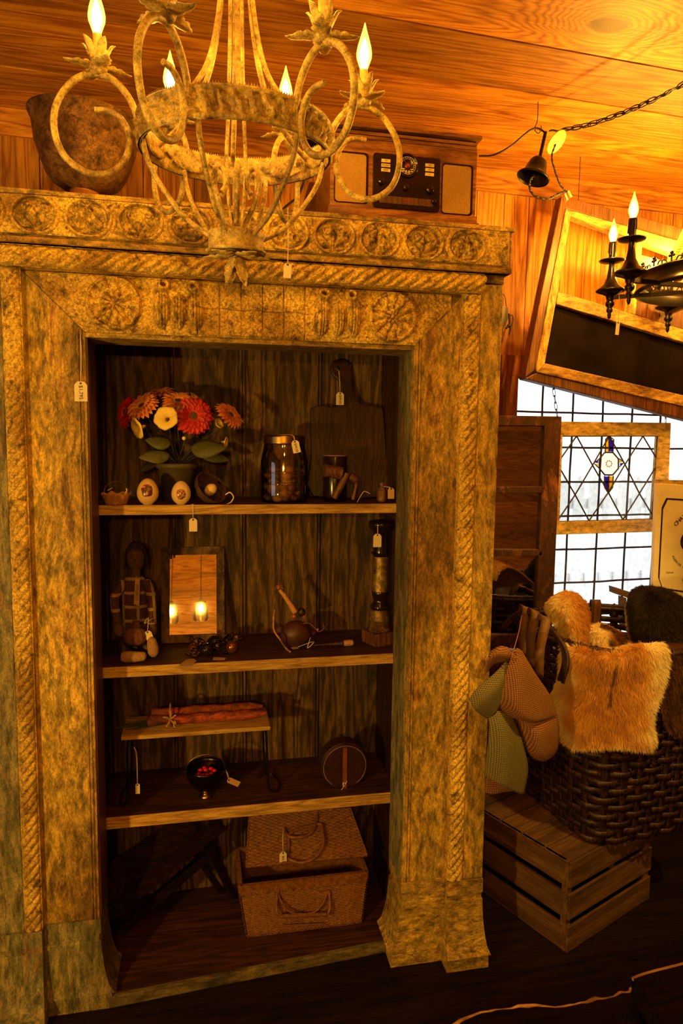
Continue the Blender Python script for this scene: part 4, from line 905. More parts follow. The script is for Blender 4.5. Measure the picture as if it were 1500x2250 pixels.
mb = MB(); mb.tube(cr([A(495, 1087, 1.955), A(505, 1082, 1.95), A(513, 1092, 1.95), A(508, 1103, 1.95)], 6), .0018, 6); mb.tube(cr([A(508, 1103, 1.95), A(497, 1109, 1.95)], 3), .0014, 6); mb.v = [(x, y, max(z, S1+.0015)) for x, y, z in mb.v]; mb.build('straw_tie', M['string'], ns)
mb = MB(); mb.ball(cen+Rn @ Vector((.004,0,.004)), .0185, 20, 12, (.9,.9,1.12), Rn); tag(mb.build('nest_egg', plain('plain_egg', (.72,.50,.20), .5, .05, 10, 0)), 'plain yellowish egg lying in the twig nest', 'egg')
# jar of pebbles
jc = A(624, 1100, 2.03); jc.z = S1; jr = .070; jz = lambda py: A(624, py, 2.03).z
jt = thing('glass_jar', 'wide glass jar with a metal screw lid holding brown pebbles', 'jar', jc)
top_, nk, shd = jz(958), jz(976), jz(1000)
mb = MB(); mb.lathe([(0,S1+.003), (jr*.86,S1), (jr*.95,S1+.006), (jr,S1+.018), (jr*.99,S1+.03), (jr,shd-.02), (jr*.97,shd-.008), (jr*.86,nk-.004), (jr*.83,nk), (jr*.83,top_-.002)], 48, (jc.x, jc.y, 0), caps=False)
for z in (S1+.022, S1+.055, S1+.088, nk-.002): mb.lathe([(jr*.99,z-.002), (jr*1.015,z), (jr*.99,z+.002)] if z < nk-.01 else [(jr*.84,z-.002), (jr*.87,z), (jr*.84,z+.002)], 48, (jc.x, jc.y, 0), caps=False)
mb.build('jar_body', M['jarg'], jt)
mb = MB(); n_ = 8; mb.lathe([(0,top_+.002), (jr*.84,top_+.002)] + [(jr*(.88+.012*(i % 2)), top_-.001-(top_-nk)*.9*i/n_) for i in range(n_+1)], 48, (jc.x, jc.y, 0), caps=False); mb.build('jar_lid', M['brass'], jt)
pcols = [plain('pebble_%d' % i, c_, .5, .35, 50, .3) for i, c_ in enumerate(((.16,.06,.02), (.30,.13,.04), (.09,.045,.02), (.38,.20,.07)))]
rr = random.Random(9); layer = 0; cnt = 0
for lay in range(6):
    rad_ = jr*.80 if lay % 2 == 0 else jr*.62; n_ = 11 if lay % 2 == 0 else 8
    for j in range(n_):
        r = rr.uniform(.0115, .0165); a = 2*PI*(j+rr.random()*.4)/n_+lay; p = Vector((jc.x+math.cos(a)*(rad_-r*.4), jc.y+math.sin(a)*(rad_-r*.4), S1+.014+lay*.0165))
        if math.sin(a) > .55 and lay > 0: continue
        mb = MB(); mb.ball(p, r, 10, 7, (1, rr.uniform(.7,1), rr.uniform(.6,.95)), Rz(rr.random()*6)); o = mb.build('pebble', pcols[cnt % 4]); cnt += 1
        tag(o, 'rounded brown pebble inside the wide glass jar', 'pebble', 'pebbles in the glass jar')
price_tag(A(600, 957, 2.0), A(647, 968, 1.968), 'yellow price tag hanging over the lid of the pebble jar', '$39.50', .022, .036, tilt=-.22, via=[A(640, 956, 1.975)])
# cutting board
cb = thing('cutting_board', 'large dark cutting board with a hooked handle leaning on the cabinet back', 'cutting board', (A(765, 1090, 2.17).x, 2.17, S1))
YC = 2.15
out_ = [(687,1090), (686,1000), (686,905), (694,893), (712,889), (728,893), (742,892), (752,884), (756,862), (752,835), (744,826), (738,820), (734,806), (737,792), (746,785), (762,784), (774,792), (780,808), (781,850), (786,872), (800,886), (820,889), (838,893), (848,905), (850,1000), (848,1090)]
P_ = [A(a, b_, YC) for a, b_ in out_]; P2 = cr(P_, 3, True); 
def lean(p): t = (p.z-S1)/.33; return Vector((p.x, YC-.012+.055*t, max(p.z, S1)))
mb = MB(); mb.prism([lean(p) for p in P2], (0,.018,0)); mb.build('board', M['dark'], cb, bevel=.003)
hc_ = lean(A(748, 806, YC)); mb = MB(); mb.lathe([(0,-.0004), (.008,-.0004), (.009,.0006), (0,.0008)], 16, hc_+Vector((0,-.001,0)), Rf, caps=False); mb.build('hole', M['ink'], cb)
price_tag(hc_+Vector((-.002,-.002,-.004)), A(747, 862, 2.165), 'cream price tag hanging from the cutting board handle', '$79.00', .0255, .040, tilt=0, via=[A(744, 818, 2.16)])
# mug, carved wooden tool
mc = A(735, 1100, 2.06); mc.z = S1; mg = thing('dark_mug', 'black glazed mug with a pale rim standing before the cutting board', 'mug', mc)
mh = A(738, 1001, 2.06).z-S1; mb = MB(); mb.lathe([(0,0), (.034,0), (.037,.02), (.037,mh-.004), (.035,mh), (.033,mh-.003), (.033,.01), (0,.008)], 32, mc, caps=False); mb.build('mug_body', M['black'], mg)
mb = MB(); mb.lathe([(.0335,mh-.001), (.0355,mh+.0012), (.037,mh-.001)], 32, mc, caps=False); mb.build('mug_rim', M['kraft'], mg)
wt = thing('wooden_clamp', 'reddish carved wooden hand tool leaning in front of the black mug', 'hand tool', A(745, 1100, 2.0)-Vector((0,0,0)))
y_ = 2.0
mb = MB(); mb.tube(cr([A(711, 1033, y_), A(730, 1036, y_), A(750, 1040, y_)], 5), [.020]*3+[.019]*8, 14); mb.build('wooden_head', M['brown'], wt)
b0 = A(733, 1103, y_); b0.z = S1+.012; mb = MB(); mb.tube(cr([A(762, 1040, y_), A(750, 1065, y_), b0], 5), .0105, 12); mb.build('wooden_handle', M['brown'], wt)
b0 = A(775, 1103, y_+.01); b0.z = S1+.007; mb = MB(); mb.tube(cr([A(768, 1045, y_+.01), A(783, 1060, y_+.01), b0], 5), [.013]*5+[.006]*6, 12); mb.build('wooden_jaw', M['brown'], wt)
# pepper mill, string, cork
pm = A(838, 1101, 2.0); pm.z = S1; mt = thing('wooden_peg', 'short turned wooden jar with a ball knob at the right end of the top shelf', 'wooden jar', pm)
mb = MB(); mb.lathe([(0,0), (.0145,0), (.015,.004), (.0148,.036), (.0125,.038)], 24, pm, caps=False); mb.build('jar_body', M['brown'], mt); mb = MB(); mb.lathe([(.0125,.038), (.013,.043), (.006,.045), (.005,.048), (.0085,.054), (.006,.060), (0,.062)], 20, pm, caps=False); mb.build('lid', M['brown'], mt)
price_tag(pm+Vector((.004,-.006,.048)), A(859, 1072, 1.985), 'dim kraft tag tied to the short turned wooden jar', '', .020, .033, mat='kraft', via=[pm+Vector((.018,-.01,.046))])
mb = MB(); mb.tube(cr([Vector((A(784, 1101, 1.98).x, 1.98, S1+.001)), A(798, 1081, 1.98), A(805, 1081, 1.98), A(813, 1085, 1.98)], 6), .0009, 5); tag(mb.build('loose_string', M['string']), 'short loose end of pale string sticking up on the top shelf', 'string')
price_tag(Vector((A(420, 1108, 1.955).x, 1.956, S1+.001)), A(424, 1139, YS-.006), 'cream price tag hanging over the front edge of the top shelf', '', .022, .037, via=[Vector((A(423, 1108, YS).x, YS-.003, S1+.002)), A(424, 1120, YS-.004)])
price_tag((XLi-.010, YP-.006, ZH-.01), A(177, 838, YP-.006), 'cream price tag on a long string on the left cabinet post', '$1,795.', .0305, .049)

# ================================================================= SHELF 2
# cloth doll (sitting figure)
dc_ = A(300, 1450, 2.06); dc_.z = S2; dl = thing('cloth_doll', 'seated rag cloth doll in a plaid shirt in the dark left corner', 'doll', dc_)
DY = 2.10; sk = plain('doll_cloth', (.10,.045,.020), .9, .25, 80); fz = plain('doll_feet_cloth', (.34,.19,.08), .9, .3, 120); plaid = weave('plaid_cloth', (.045,.011,.006), (.08,.025,.010), 420, check=150)
def P(a, b_, y=DY): return A(a, b_, y)
mb = MB(); hc = P(298, 1225); mb.ball(hc, .032, 20, 14, (.82,.75,1.25)); mb.tube([hc-Vector((0,0,.030)), hc-Vector((0,0,.055))], .013, 10); mb.build('head', sk, dl)
mb = MB()
for s_ in (-1, 1): mb.ball(hc+Vector((s_*.009,-.0235,.006)), .0022, 8, 6)
mb.tube([hc+Vector((-.007,-.0235,-.016)), hc+Vector((0,-.0250,-.018)), hc+Vector((.007,-.0235,-.016))], .0008, 5); mb.ball(hc+Vector((0,-.0255,-.004)), .003, 8, 6); mb.build('face', M['ink'], dl)
mb = MB(); rr = random.Random(2); mb.ball(hc+Vector((0,.007,.013)), .0335, 18, 12, (.86,.74,1.08))
for k in range(150):
    a = rr.uniform(.15, PI-.15)+ (0 if rr.random() < .8 else PI); r0 = Vector((math.cos(a)*.024, math.sin(a)*.022, .030)); pts = [hc+Vector((0,.004,.040)), hc+r0+Vector((0,.002,.0))]
    e = hc+Vector((math.cos(a)*.034, abs(math.sin(a))*.026+.004, -.02-rr.random()*.02)); pts += [hc+Vector((math.cos(a)*.031, max(-.004,math.sin(a)*.026), .008)), e]; mb.tube(cr(pts, 3), .0014, 4, cap=False)
mb.build('hair', plain('doll_hair', (.025,.010,.006), .8, .3, 80), dl)
TK = (P(298, 1262).z-(dc_.z+.035))/.135; rows = []
for z_, rx_, ry_ in ((0,.040,.030), (.03*TK,.042,.030), (.07*TK,.038,.026), (.105*TK,.038,.022), (.125*TK,.030,.018), (.135*TK,.014,.012)):
    zc = dc_.z+.035+z_; rows.append([Vector((dc_.x-.006+math.cos(2*PI*k/24)*rx_, 2.11+math.sin(2*PI*k/24)*ry_, zc)) for k in range(25)])
mb = MB(); mb.grid(rows); mb.ball((dc_.x-.006, 2.11, dc_.z+.036), .040, 16, 8, (1,.75,.85)); mb.build('shirt', plaid, dl)
for s_ in (-1, 1):
    sh_ = Vector((dc_.x-.006+s_*.032, 2.105, dc_.z+.035+.118*TK)); el = P(252 if s_ < 0 else 333, 1318, 2.07); wr = P(258 if s_ < 0 else 334, 1372, 2.045); hd = P(262 if s_ < 0 else 336, 1398, 2.035)
    mb = MB(); mb.tube(cr([sh_, (sh_+el)/2+Vector((s_*.003,0,0)), el, wr], 5), [.015]*6+[.014]*5+[.013]*5, 12); mb.build('sleeve', plaid, dl)
    mb = MB(); mb.tube(cr([wr, (wr+hd)/2, hd], 4), [.009,.011,.012,.013,.013,.012,.011,.009,.004], 12); mb.tube([wr.lerp(hd,.3), wr.lerp(hd,.7)+Vector((-s_*.012,-.004,0))], [.004,.003], 8); mb.build('hand', sk, dl)
    hp = Vector((dc_.x-.006+s_*.022, 2.09, dc_.z+.030)); kn_ = hp+Vector((s_*.006,-.050,.006)); ft = (P(275, 1448, 2.0) if s_ < 0 else P(336, 1432, 2.0)); ft.z = S2+.016
    mb = MB(); mb.tube(cr([hp, kn_, ft+Vector((0,.02,0))], 5), [.020]*5+[.017]*6, 12); mb.build('trouser_leg', M['dwick'], dl)
# feet: one lying to the side, one upright
f1 = [P(268, 1440, 1.985), P(290, 1440, 1.98), P(312, 1436, 1.98), P(322, 1434, 1.98)]; 
for q_ in f1: q_.z = S2+.0165
mb = MB(); mb.tube(cr(f1, 4), [.013,.0155,.0165,.0165,.016,.0155,.0145,.014,.0135,.013,.012,.009,.003], 14); mb.build('foot', fz, dl)
f2 = [Vector((P(338, 1440, 1.985).x, 1.985, S2+.014)), P(336, 1425, 1.985), P(333, 1408, 1.985), P(331, 1400, 1.985)]
mb = MB(); mb.tube(cr(f2, 4), [.008,.013,.0155,.016,.016,.0155,.015,.014,.013,.012,.010,.007,.003], 14); mb.build('foot', fz, dl)
# gathered pouch in its lap
pt = P(298, 1398, 2.0); mb = MB(); rows = []
for i in range(13):
    t = i/12*PI; rows.append([pt+Vector((math.cos(2*PI*k/48)*.032*math.sin(t)**.8*(1+.05*math.sin(k*PI/2)), math.sin(2*PI*k/48)*.024*math.sin(t)**.8*(1+.05*math.sin(k*PI/2)), -.026*math.cos(t))) for k in range(49)])
mb.grid(rows, flip=True); mb.tube([pt+Vector((0,0,.024)), pt+Vector((0,0,.032)), pt+Vector((.002,0,.044))], [.006,.005,.012], 12)
po = mb.build('cloth_pouch', plain('brown_wool', (.13,.045,.02), .9, .5, 90, .6)); tag(po, 'round gathered brown cloth pouch in the lap of the doll', 'pouch')
mb = MB(); q = [P(297, 1272, 2.06), P(307, 1272, 2.06), P(306, 1330, 2.06), P(294, 1328, 2.06)]; mb.prism(q, (0,.002,0)); hs = thing('hanging_sign', 'narrow wooden name strip hung on the chest of the cloth doll', 'sign', q[0]); mb.build('strip', M['kraft'], hs)
text_mesh('FOREVER', .012, M['ink'], hs, (q[0]+q[2])/2+Vector((0,-.0008,0)), Ry(math.radians(4)) @ FACE @ Matrix.Rotation(PI/2, 3, 'Z'))
price_tag(P(337, 1358, 2.03), P(323, 1387, 1.99), 'pale price tag looped around the wrist of the cloth doll', '', .020, .030, tilt=-.35, via=[P(325, 1358, 2.02), P(317, 1370, 2.0)])
# mirror
m0 = [A(348, 1396, 2.10), A(494, 1388, 2.10), A(497, 1204, 2.10), A(351, 1206, 2.10)]
mx0, mx1 = A(352, 1300, 2.17).x, A(493, 1300, 2.17).x; LT = math.radians(14); mzh = (A(420, 1205, 2.19).z-S2)/math.cos(LT)
Mm = Matrix.Translation(((mx0+mx1)/2, 2.148, S2+.001)) @ Matrix.Rotation(math.radians(-1.5), 4, 'Z') @ Matrix.Rotation(-LT, 4, 'X')
mr = thing('framed_mirror', 'small mirror in a dark scratched frame leaning on the middle shelf', 'mirror', Mm.translation)
hw = (mx1-mx0)/2; fw_ = .026; 
mb = MB(Mm); mb.prism([(-hw,0,0), (hw,0,0), (hw-fw_,0,fw_), (-hw+fw_,0,fw_)], (0,.016,0)); mb.prism([(-hw,0,mzh), (-hw+fw_,0,mzh-fw_), (hw-fw_,0,mzh-fw_), (hw,0,mzh)], (0,.016,0))
mb.prism([(-hw,0,0), (-hw+fw_,0,fw_), (-hw+fw_,0,mzh-fw_), (-hw,0,mzh)], (0,.016,0)); mb.prism([(hw,0,0), (hw,0,mzh), (hw-fw_,0,mzh-fw_), (hw-fw_,0,fw_)], (0,.016,0))
mb.build('mirror_frame', patchy('scratched_dark_frame', [(.03,.012,.005), (.09,.04,.014), (.24,.13,.04), (.06,.025,.01)], 30, (1,1,.4), bmp=.5, spots=.5), mr, bevel=.002)
mb = MB(Mm); mb.box(-hw+fw_-.001, hw-fw_+.001, .006, .008, fw_-.001, mzh-fw_+.001); mb.build('mirror_glass', M['mirror'], mr)
# wrapped sweets shaped glass ornaments
og = plain('black_glass', (.010,.007,.007), .06, 0, .2, 8, 0); oa = plain('amber_lustre', (.30,.11,.02), .15, .8, .4, 12, 0)
def sweet(px, py, y, r, mat, label, ang, vis=1):
    c = A(px, py, y); c.z = max(c.z, S2+r+.0005); c.z = S2+r+.0005 if vis else c.z; t = thing('glass_sweet', label, 'ornament', c-Vector((0,0,r)), 'glass sweets before the mirror')
    mb = MB(); mb.ball(c, r, 24, 16); mb.build('sphere', mat, t); d = Vector((math.cos(ang), -.2, math.sin(ang))).normalized()
    for s_ in (-1, 1):
        R = Vector((0,0,1)).rotation_difference(d*s_).to_matrix(); rows = []
        for rr_, z in ((.25,.95), (.22,1.1), (.55,1.45), (.95,1.9)): rows.append([c+R @ Vector((math.cos(2*PI*k/30)*r*rr_, math.sin(2*PI*k/30)*r*rr_, r*z*(1+.10*math.sin(k*PI/2.5)*(rr_ > .5)))) for k in range(31)])
        if min(p.z for row in rows for p in row) > S2+.001 or True:
            mb = MB(); mb.grid([[Vector((p.x, p.y, max(p.z, S2+.001))) for p in row] for row in rows]); mb.build('twisted_end', M['jarg'], t, solid=.0008)
sweet(454, 1432, 2.0, .0205, og, 'black glass sweet at the front of the ornament heap', .35); sweet(509, 1424, 2.02, .0195, oa, 'amber and gold glass sweet at the right of the heap', 1.2)
sweet(471, 1400, 2.055, .0235, og, 'large black glass sweet at the back of the heap', .15); sweet(424, 1420, 2.03, .016, oa, 'small smoky glass sweet at the left of the heap', 1.3)
def flat_tag(pts, label, mat='kraft', z=0.0):
    P_ = [Zp(a, b_, z) for a, b_ in pts]; c = sum(P_, Vector())/len(P_); t = thing('price_tag', label, 'price tag', c); mb = MB(); mb.prism(P_, (0,0,.0008)); mb.build('card', M[mat], t)
    mb = MB(); mb.lathe([(0,.0001), (.0025,.0003), (0,.0004)], 10, P_[-1]*.8+c*.2+Vector((0,0,.0009)), caps=False); mb.build('eyelet', M['ink'], t); return t
flat_tag([(391, 1464), (419, 1464), (432, 1452), (426, 1448), (411, 1448)], 'kraft price tag lying flat in front of the black glass sweet', z=S2+.0006)
flat_tag([(467, 1450), (493, 1450), (496, 1446), (470, 1444)], 'kraft price tag lying flat between the two front glass sweets', z=S2+.0006)
# gourd rattle / powder flask with antler
gd = thing('gourd_flask', 'dark bound gourd flask with an antler spout and leather thongs', 'flask', A(660, 1400, 2.06)); GY = 2.06
gc = A(642, 1378, GY); gc = A(650, 1378, GY); gc.z = S2+.0415; mb = MB(); mb.ball(gc, .050, 28, 16, (.98,.8,.82)); mb.tube(cr([gc+Vector((.03,0,.006)), gc+Vector((.045,0,.0)), A(692, 1390, GY)], 5), [.022,.02,.018,.016,.014,.012,.011,.010,.009,.008,.007], 12); mb.build('gourd_body', plain('dark_leather', (.06,.016,.010), .5, .4, 40, .4), gd)
mb = MB(); mb.tube(cr([A(648, 1345, GY), A(636, 1326, GY), A(624, 1308, GY), A(614, 1296, GY)], 4), [.0095,.0092,.009,.0085,.008,.0078,.0075,.007,.0068,.0065,.006,.006,.006], 12); mb.build('antler_spout', plain('antler', (.50,.24,.08), .6, .3, 60, .5), gd)
mb = MB(); rr = random.Random(4)
for k in range(12): d = Vector((rr.uniform(-1,1), rr.uniform(-.6,.6), rr.uniform(-.6,1.2))).normalized(); p = A(611, 1290, GY); mb.tube(cr([p, p+d*.009, p+d*.017+Vector((0,0,-.003))], 3), .0014, 5)
mb.ball(A(612, 1290, GY), .008, 10, 7); mb.build('knotted_tip', plain('rust_fibre', (.28,.10,.04), .8, .4, 90), gd)
mb = MB(); mb.ball(A(646, 1354, GY-.03), .0062, 10, 7); mb.ball(A(667, 1355, GY-.03), .0035, 8, 6); mb.build('red_bead', plain('orange_bead', (.50,.08,.03), .4, .2, 20, 0), gd)
mb = MB(); mb.tube(cr([A(603, 1340, GY-.02), A(601, 1360, GY-.03), A(602, 1385, GY-.04), A(615, 1405, GY-.06), Zp(628, 1424, S2+.0025), Zp(637, 1432, S2+.0025)], 6), [.0018]*5+[.003]*26, 7); mb.build('thong', plain('tan_leather', (.42,.20,.06), .7, .3, 60), gd)
mb = MB(); mb.tube(cr([A(665, 1370, GY-.035), A(680, 1370, GY-.03), A(692, 1380, GY-.03), A(700, 1388, GY-.03), A(712, 1380, GY-.02), A(709, 1371, GY-.02)], 6), .0013, 6); mb.ball(A(698, 1383, GY-.03), .004, 8, 6); mb.build('beaded_cord', plain('red_cord', (.30,.10,.05), .7), gd)
pk = A(662, 1345, 2.10); mb = MB(); mb.ball(pk, .013, 12, 8, (1,.8,1.1)); mb.build('stopper', M['dark'], gd)
kn2 = A(757, 1416, 2.04); kn2.z = S2+.0095; kt = thing('wood_handled_tool', 'round dark wooden handled tool with a pale knob end lying on the middle shelf', 'tool', kn2)
st_ = A(690, 1406, 2.04); st_.z = S2+.007; mb = MB(); mb.tube(cr([st_, st_.lerp(kn2, .5), kn2+Vector((.0,0,0))], 5), [.003,.0032,.0034,.0036,.004,.0045,.0055,.0068,.008,.0088,.009], 12); mb.build('shaft', M['dark'], kt)
mb = MB(); d = (kn2-st_).normalized(); mb.tube([kn2-d*.004, kn2, kn2+d*.018, kn2+d*.026], [.0088,.0095,.0102,.0085], 14); mb.build('knob_end', plain('bone_end', (.38,.20,.08), .6, .35, 60, .4), kt)
ct = price_tag(A(682, 1400, 2.03), Zp(655, 1422, S2+.003), 'kraft tag with curled cord lying beside the gourd flask', '', .016, .022, R=Rz(.2) @ Rx(-PI/2+.1) @ Ry(1.4), mat='kraft', via=[A(688, 1410, 2.02), Zp(675, 1424, S2+.003)])
# pillar candlestick
cp_ = A(833, 1395, 2.06); cp_.z = S2; cs = thing('pillar_candlestick', 'tall black and gold column candlestick on a square wooden block', 'candlestick', cp_)
zq = lambda py: A(833, py, 2.06).z
mb = MB(); bt_ = zq(1385); R45 = Rz(.35); mb.cbox((cp_.x-.002, 2.06, (S2+bt_)/2), .080, .080, bt_-S2, R45); mb.build('block', M['brown'], cs, bevel=.002)
def lz(l): return [(r, zq(p)) for r, p in l]
c0 = (cp_.x, 2.06, 0)
mb = MB(); mb.lathe(lz([(0,1386), (.036,1386), (.037,1380), (.034,1376), (.032,1372), (.031,1364), (.0335,1360)]), 36, c0, caps=False); mb.build('foot_ring', M['bronze'], cs)
mb = MB(); mb.lathe(lz([(.0335,1361), (.031,1355), (.028,1352), (.0285,1338)]), 36, c0, caps=False); mb.build('gold_drum', patchy('dull_gold', [(.16,.09,.02), (.36,.24,.06), (.46,.32,.09)], 40, (1,1,1), rough=.35, bmp=.3, spots=.3, metal=.6), cs)
mb = MB(); mb.lathe(lz([(.026,1298), (.0245,1280), (.0245,1250), (.025,1228), (.024,1222)]), 36, c0, caps=False); mb.build('gold_column', bpy.data.materials['dull_gold'], cs)
mb = MB(); mb.lathe(lz([(.0285,1338), (.030,1333), (.028,1328), (.022,1322), (.021,1315), (.026,1306), (.027,1299), (.026,1298)]), 36, c0, caps=False); mb.build('black_turning', M['black'], cs); mb = MB(); mb.lathe(lz([(.024,1222), (.027,1218), (.025,1212), (.026,1205), (.025,1190), (.024,1176), (.026,1168), (.038,1160), (.041,1152), (.039,1145), (.030,1143), (0,1146)]), 36, c0, caps=False)
mb.build('candle_cup', M['black'], cs); 
for z in (1331, 1215):
    mb = MB()
    for k in range(26): mb.ball((cp_.x+math.cos(2*PI*k/26)*.029, 2.06+math.sin(2*PI*k/26)*.029, zq(z)), .0024, 6, 4)
    mb.build('beading', M['black'], cs)
price_tag(A(829, 1152, 2.018), A(829, 1173, 2.012), 'pale blank price tag on the tall column candlestick', '', .0255, .041)
# ================================================================= SHELF 3
rs = thing('wooden_riser', 'small wooden riser shelf on looped black wire legs', 'riser', A(430, 1700, 2.05))
zr = A(430, 1605, 1.985).z; a = A(266, 1636, 1.975); b_ = A(592, 1581, 2.02); z1 = a.z; z1 = (a.z+A(592, 1581, 2.02).z)/2
rx0, rx1 = A(266, 1640, 1.985).x, A(594, 1582, 1.985).x
mb = MB(); zt = A(430, 1607, 1.985).z; mb.box(rx0, rx1, 1.985, 2.13, zt-.013, zt); mb.build('riser_board', M['shedge'], rs, bevel=.002)
for x0, s_ in ((rx0+.018, -1), (rx1-.014, 1)):
    for y0 in (2.0, 2.115):
        pass
    pts = [(x0, 2.0, zt-.012), (x0+s_*.004, 1.998, zt-.06), (x0+s_*.008, 1.996, S3+.035), (x0+s_*.020, 1.996, S3+.012), (x0+s_*.040, 2.01, S3+.003), (x0+s_*.050, 2.055, S3+.003), (x0+s_*.040, 2.10, S3+.003), (x0+s_*.020, 2.115, S3+.012), (x0+s_*.008, 2.118, S3+.035), (x0, 2.115, zt-.012)]
    if s_ < 0: pts = [(x0+ (q[0]-x0)*.6, q[1], q[2]) for q in pts]
    mb = MB(); mb.tube(cr(pts, 6), .0034, 8); mb.build('wire_leg', M['iron'], rs)
# cinnamon / chili bundle
cy_ = 2.06; bz_ = zt+.018
cs_ = thing('cinnamon_bundle', 'rolled red dried bundle tied with bows lying on the riser', 'bundle', ((rx0+rx1)/2, cy_, zt+.0005)); redb = patchy('dried_red_bark', [(.08,.012,.008), (.22,.03,.012), (.46,.08,.025), (.16,.02,.01)], 45, (.5,1,1), rough=.6, bmp=.7, spots=.4)
x0, x1 = A(325, 1590, cy_).x, A(585, 1560, cy_).x
for k, (dy, dz, r) in enumerate(((-.016,0,.0165), (.016,0,.016), (0,.017,.014))):
    if k == 2: dz = .018
    pts = [Vector((x0+.006*k+(x1-x0-.012*k)*i/16, cy_+dy+.001*math.sin(i*1.7+k), bz_+dz+.0012*math.sin(i*.9+k))) for i in range(17)]
    mb = MB(); mb.tube(pts, [r*(.9+.12*math.sin(i*2.1+k)) if i < 15 else r*(1-(i-14)*.35) for i in range(17)], 14); mb.v = [(x, y, max(z, zt+.0006)) for x, y, z in mb.v]; mb.build('roll', redb, cs_)
mb = MB(); xb = A(375, 1585, cy_).x
mb.tube([Vector((xb, cy_+math.cos(a)*.036, max(bz_+.006+math.sin(a)*.034, zt+.002))) for a in [2*PI*i/24 for i in range(24)]], .003, 6, closed=True)
for d in ((-.02,-.01,.012), (.014,-.012,.016), (-.01,-.014,-.014), (.012,-.014,-.018), (.0,-.01,.03)):
    p = Vector((xb, cy_-.036, bz_+.008)); v = Vector(d); q = p+v; q.z = max(q.z, zt+.004); mb.tube(cr([p, p+v*.6+Vector((.004,-.004,.003)), q, q+Vector((.004,0,-.001))], 4), .0028, 6)
mb.ball(Vector((xb+.014, cy_-.045, bz_+.0)), .0065, 10, 7); mb.build('raffia_bow', plain('raffia', (.42,.22,.08), .8, .4, 90), cs_)
mb = MB(); rr = random.Random(8)
for k in range(14): yy = cy_+rr.uniform(-.035,.02); e = rx0+rr.uniform(-.02,.03); mb.tube([(xb, yy*.5+cy_*.5, zt+.006), ((xb+e)/2, yy, zt+.003+rr.random()*.004), (e, yy+rr.uniform(-.02,.02), zt+.0025+rr.random()*.004)], .0012, 5)
o = mb.build('grass_stems', plain('dark_green_stem', (.03,.04,.02), .6), cs_)
price_tag(A(294, 1641, 1.98), A(302, 1722, 1.976), 'small white printed tag hanging from the left end of the riser', '', .0125, .031, tilt=.0, via=[A(299, 1660, 1.978)])
# brass basket bowl
bb_ = A(452, 1752, 2.02); bb_.z = S3; bk = thing('brass_basket_bowl', 'small dark brass bowl with an arched handle on a round foot', 'bowl', bb_); zq2 = lambda p: A(452, p, 2.02).z
rb_ = (A(497, 1700, 2.02).x-A(411, 1700, 2.02).x)/2
mb = MB(); rows = []
for rr_, p in ((.30,1733), (.55,1728), (.80,1715), (.95,1703), (1.0,1690), (1.03,1684)): rows.append([Vector((bb_.x+math.cos(2*PI*k/48)*rb_*rr_, 2.02+math.sin(2*PI*k/48)*rb_*rr_, zq2(p)+(.0025*abs(math.sin(k*PI/6)) if p < 1686 else 0))) for k in range(49)])
mb.grid(rows, flip=True); mb.build('bowl', plain('dark_brass', (.035,.018,.008), .25, .9, .4, 30, .3), bk, solid=.002)
mb = MB(); mb.lathe([(0,S3), (.020,S3), (.021,S3+.003), (.014,S3+.008), (.010,S3+.013), (.016,zq2(1733)), (0,zq2(1732))], 28, (bb_.x, 2.02, 0), caps=False); mb.build('bowl_foot', M['brass'], bk)
mb = MB(); mb.tube([(bb_.x+math.cos(a)*rb_, 2.02, zq2(1690)+math.sin(a)*.046) for a in [PI*i/20 for i in range(21)]], .0019, 6)
for s_ in (-1, 1): mb.ball((bb_.x+s_*rb_, 2.018, zq2(1690)), .004, 10, 6)
mb.build('bail_handle', M['brass'], bk)
rd = plain('red_glass_bead', (.62,.008,.012), .15, 0, .2, 20, 0); rr = random.Random(12)
for i, (dx, dy, dz) in enumerate(((-.022,-.012,.0), (-.010,-.020,.0), (.004,-.022,.001), (.016,-.016,.0), (-.016,.002,.006), (0,-.004,.008), (.015,.004,.007), (-.004,.014,.006), (.026,-.004,.004))):
    c = Vector((bb_.x+dx, 2.02+dy, zq2(1696)+dz)); mb = MB(); mb.ball(c, .0075, 12, 8, (1,.8,.75)); tag(mb.build('red_bead', rd), 'glossy red glass piece inside the small brass bowl', 'bead', 'red glass pieces in the brass bowl')
t = price_tag(A(496, 1692, 2.01), A(500, 1713, 1.99), 'curled kraft tag tied to the handle of the brass bowl', '', .017, .042, R=Rz(.2) @ Ry(math.radians(-58)), mat='kraft')
# round leather case
lc = A(753, 1735, 2.02); lc.z = S3; lcx = thing('leather_case', 'round dark leather collar case standing on its flat edge', 'leather case', (lc.x, 2.05, S3))
rC = .075; czc = A(753, 1668, 2.0).z; czc = S3+rC*.93
def disc(y0, y1, r, nm, mat, e=0.0):
    pts = []
    for k in range(49):
        a = math.radians(-68)+math.radians(316)*k/48+0; pts.append((lc.x+math.cos(a)*r, y0, czc+math.sin(a)*r))
    pts = [(x, y, max(z, S3+e)) for x, y, z in pts]; mb = MB(); mb.prism(pts, (0, y1-y0, 0)); return mb.build(nm, mat, lcx, bevel=.002)
lth = plain('case_leather', (.030,.008,.005), .42, .35, 35, .4); disc(2.0, 2.05, rC, 'case_body', lth); disc(1.994, 1.9995, rC-.003, 'case_front', lth, .001)
mb = MB(); n_ = 90
for k in range(n_):
    a = math.radians(-55)+math.radians(290)*k/n_; mb.cbox((lc.x+math.cos(a)*(rC-.008), 1.9935, max(czc+math.sin(a)*(rC-.008), S3+.004)), .0022, .0008, .0007, Ry(-a+PI/2))
mb.build('stitching', M['string'], lcx)
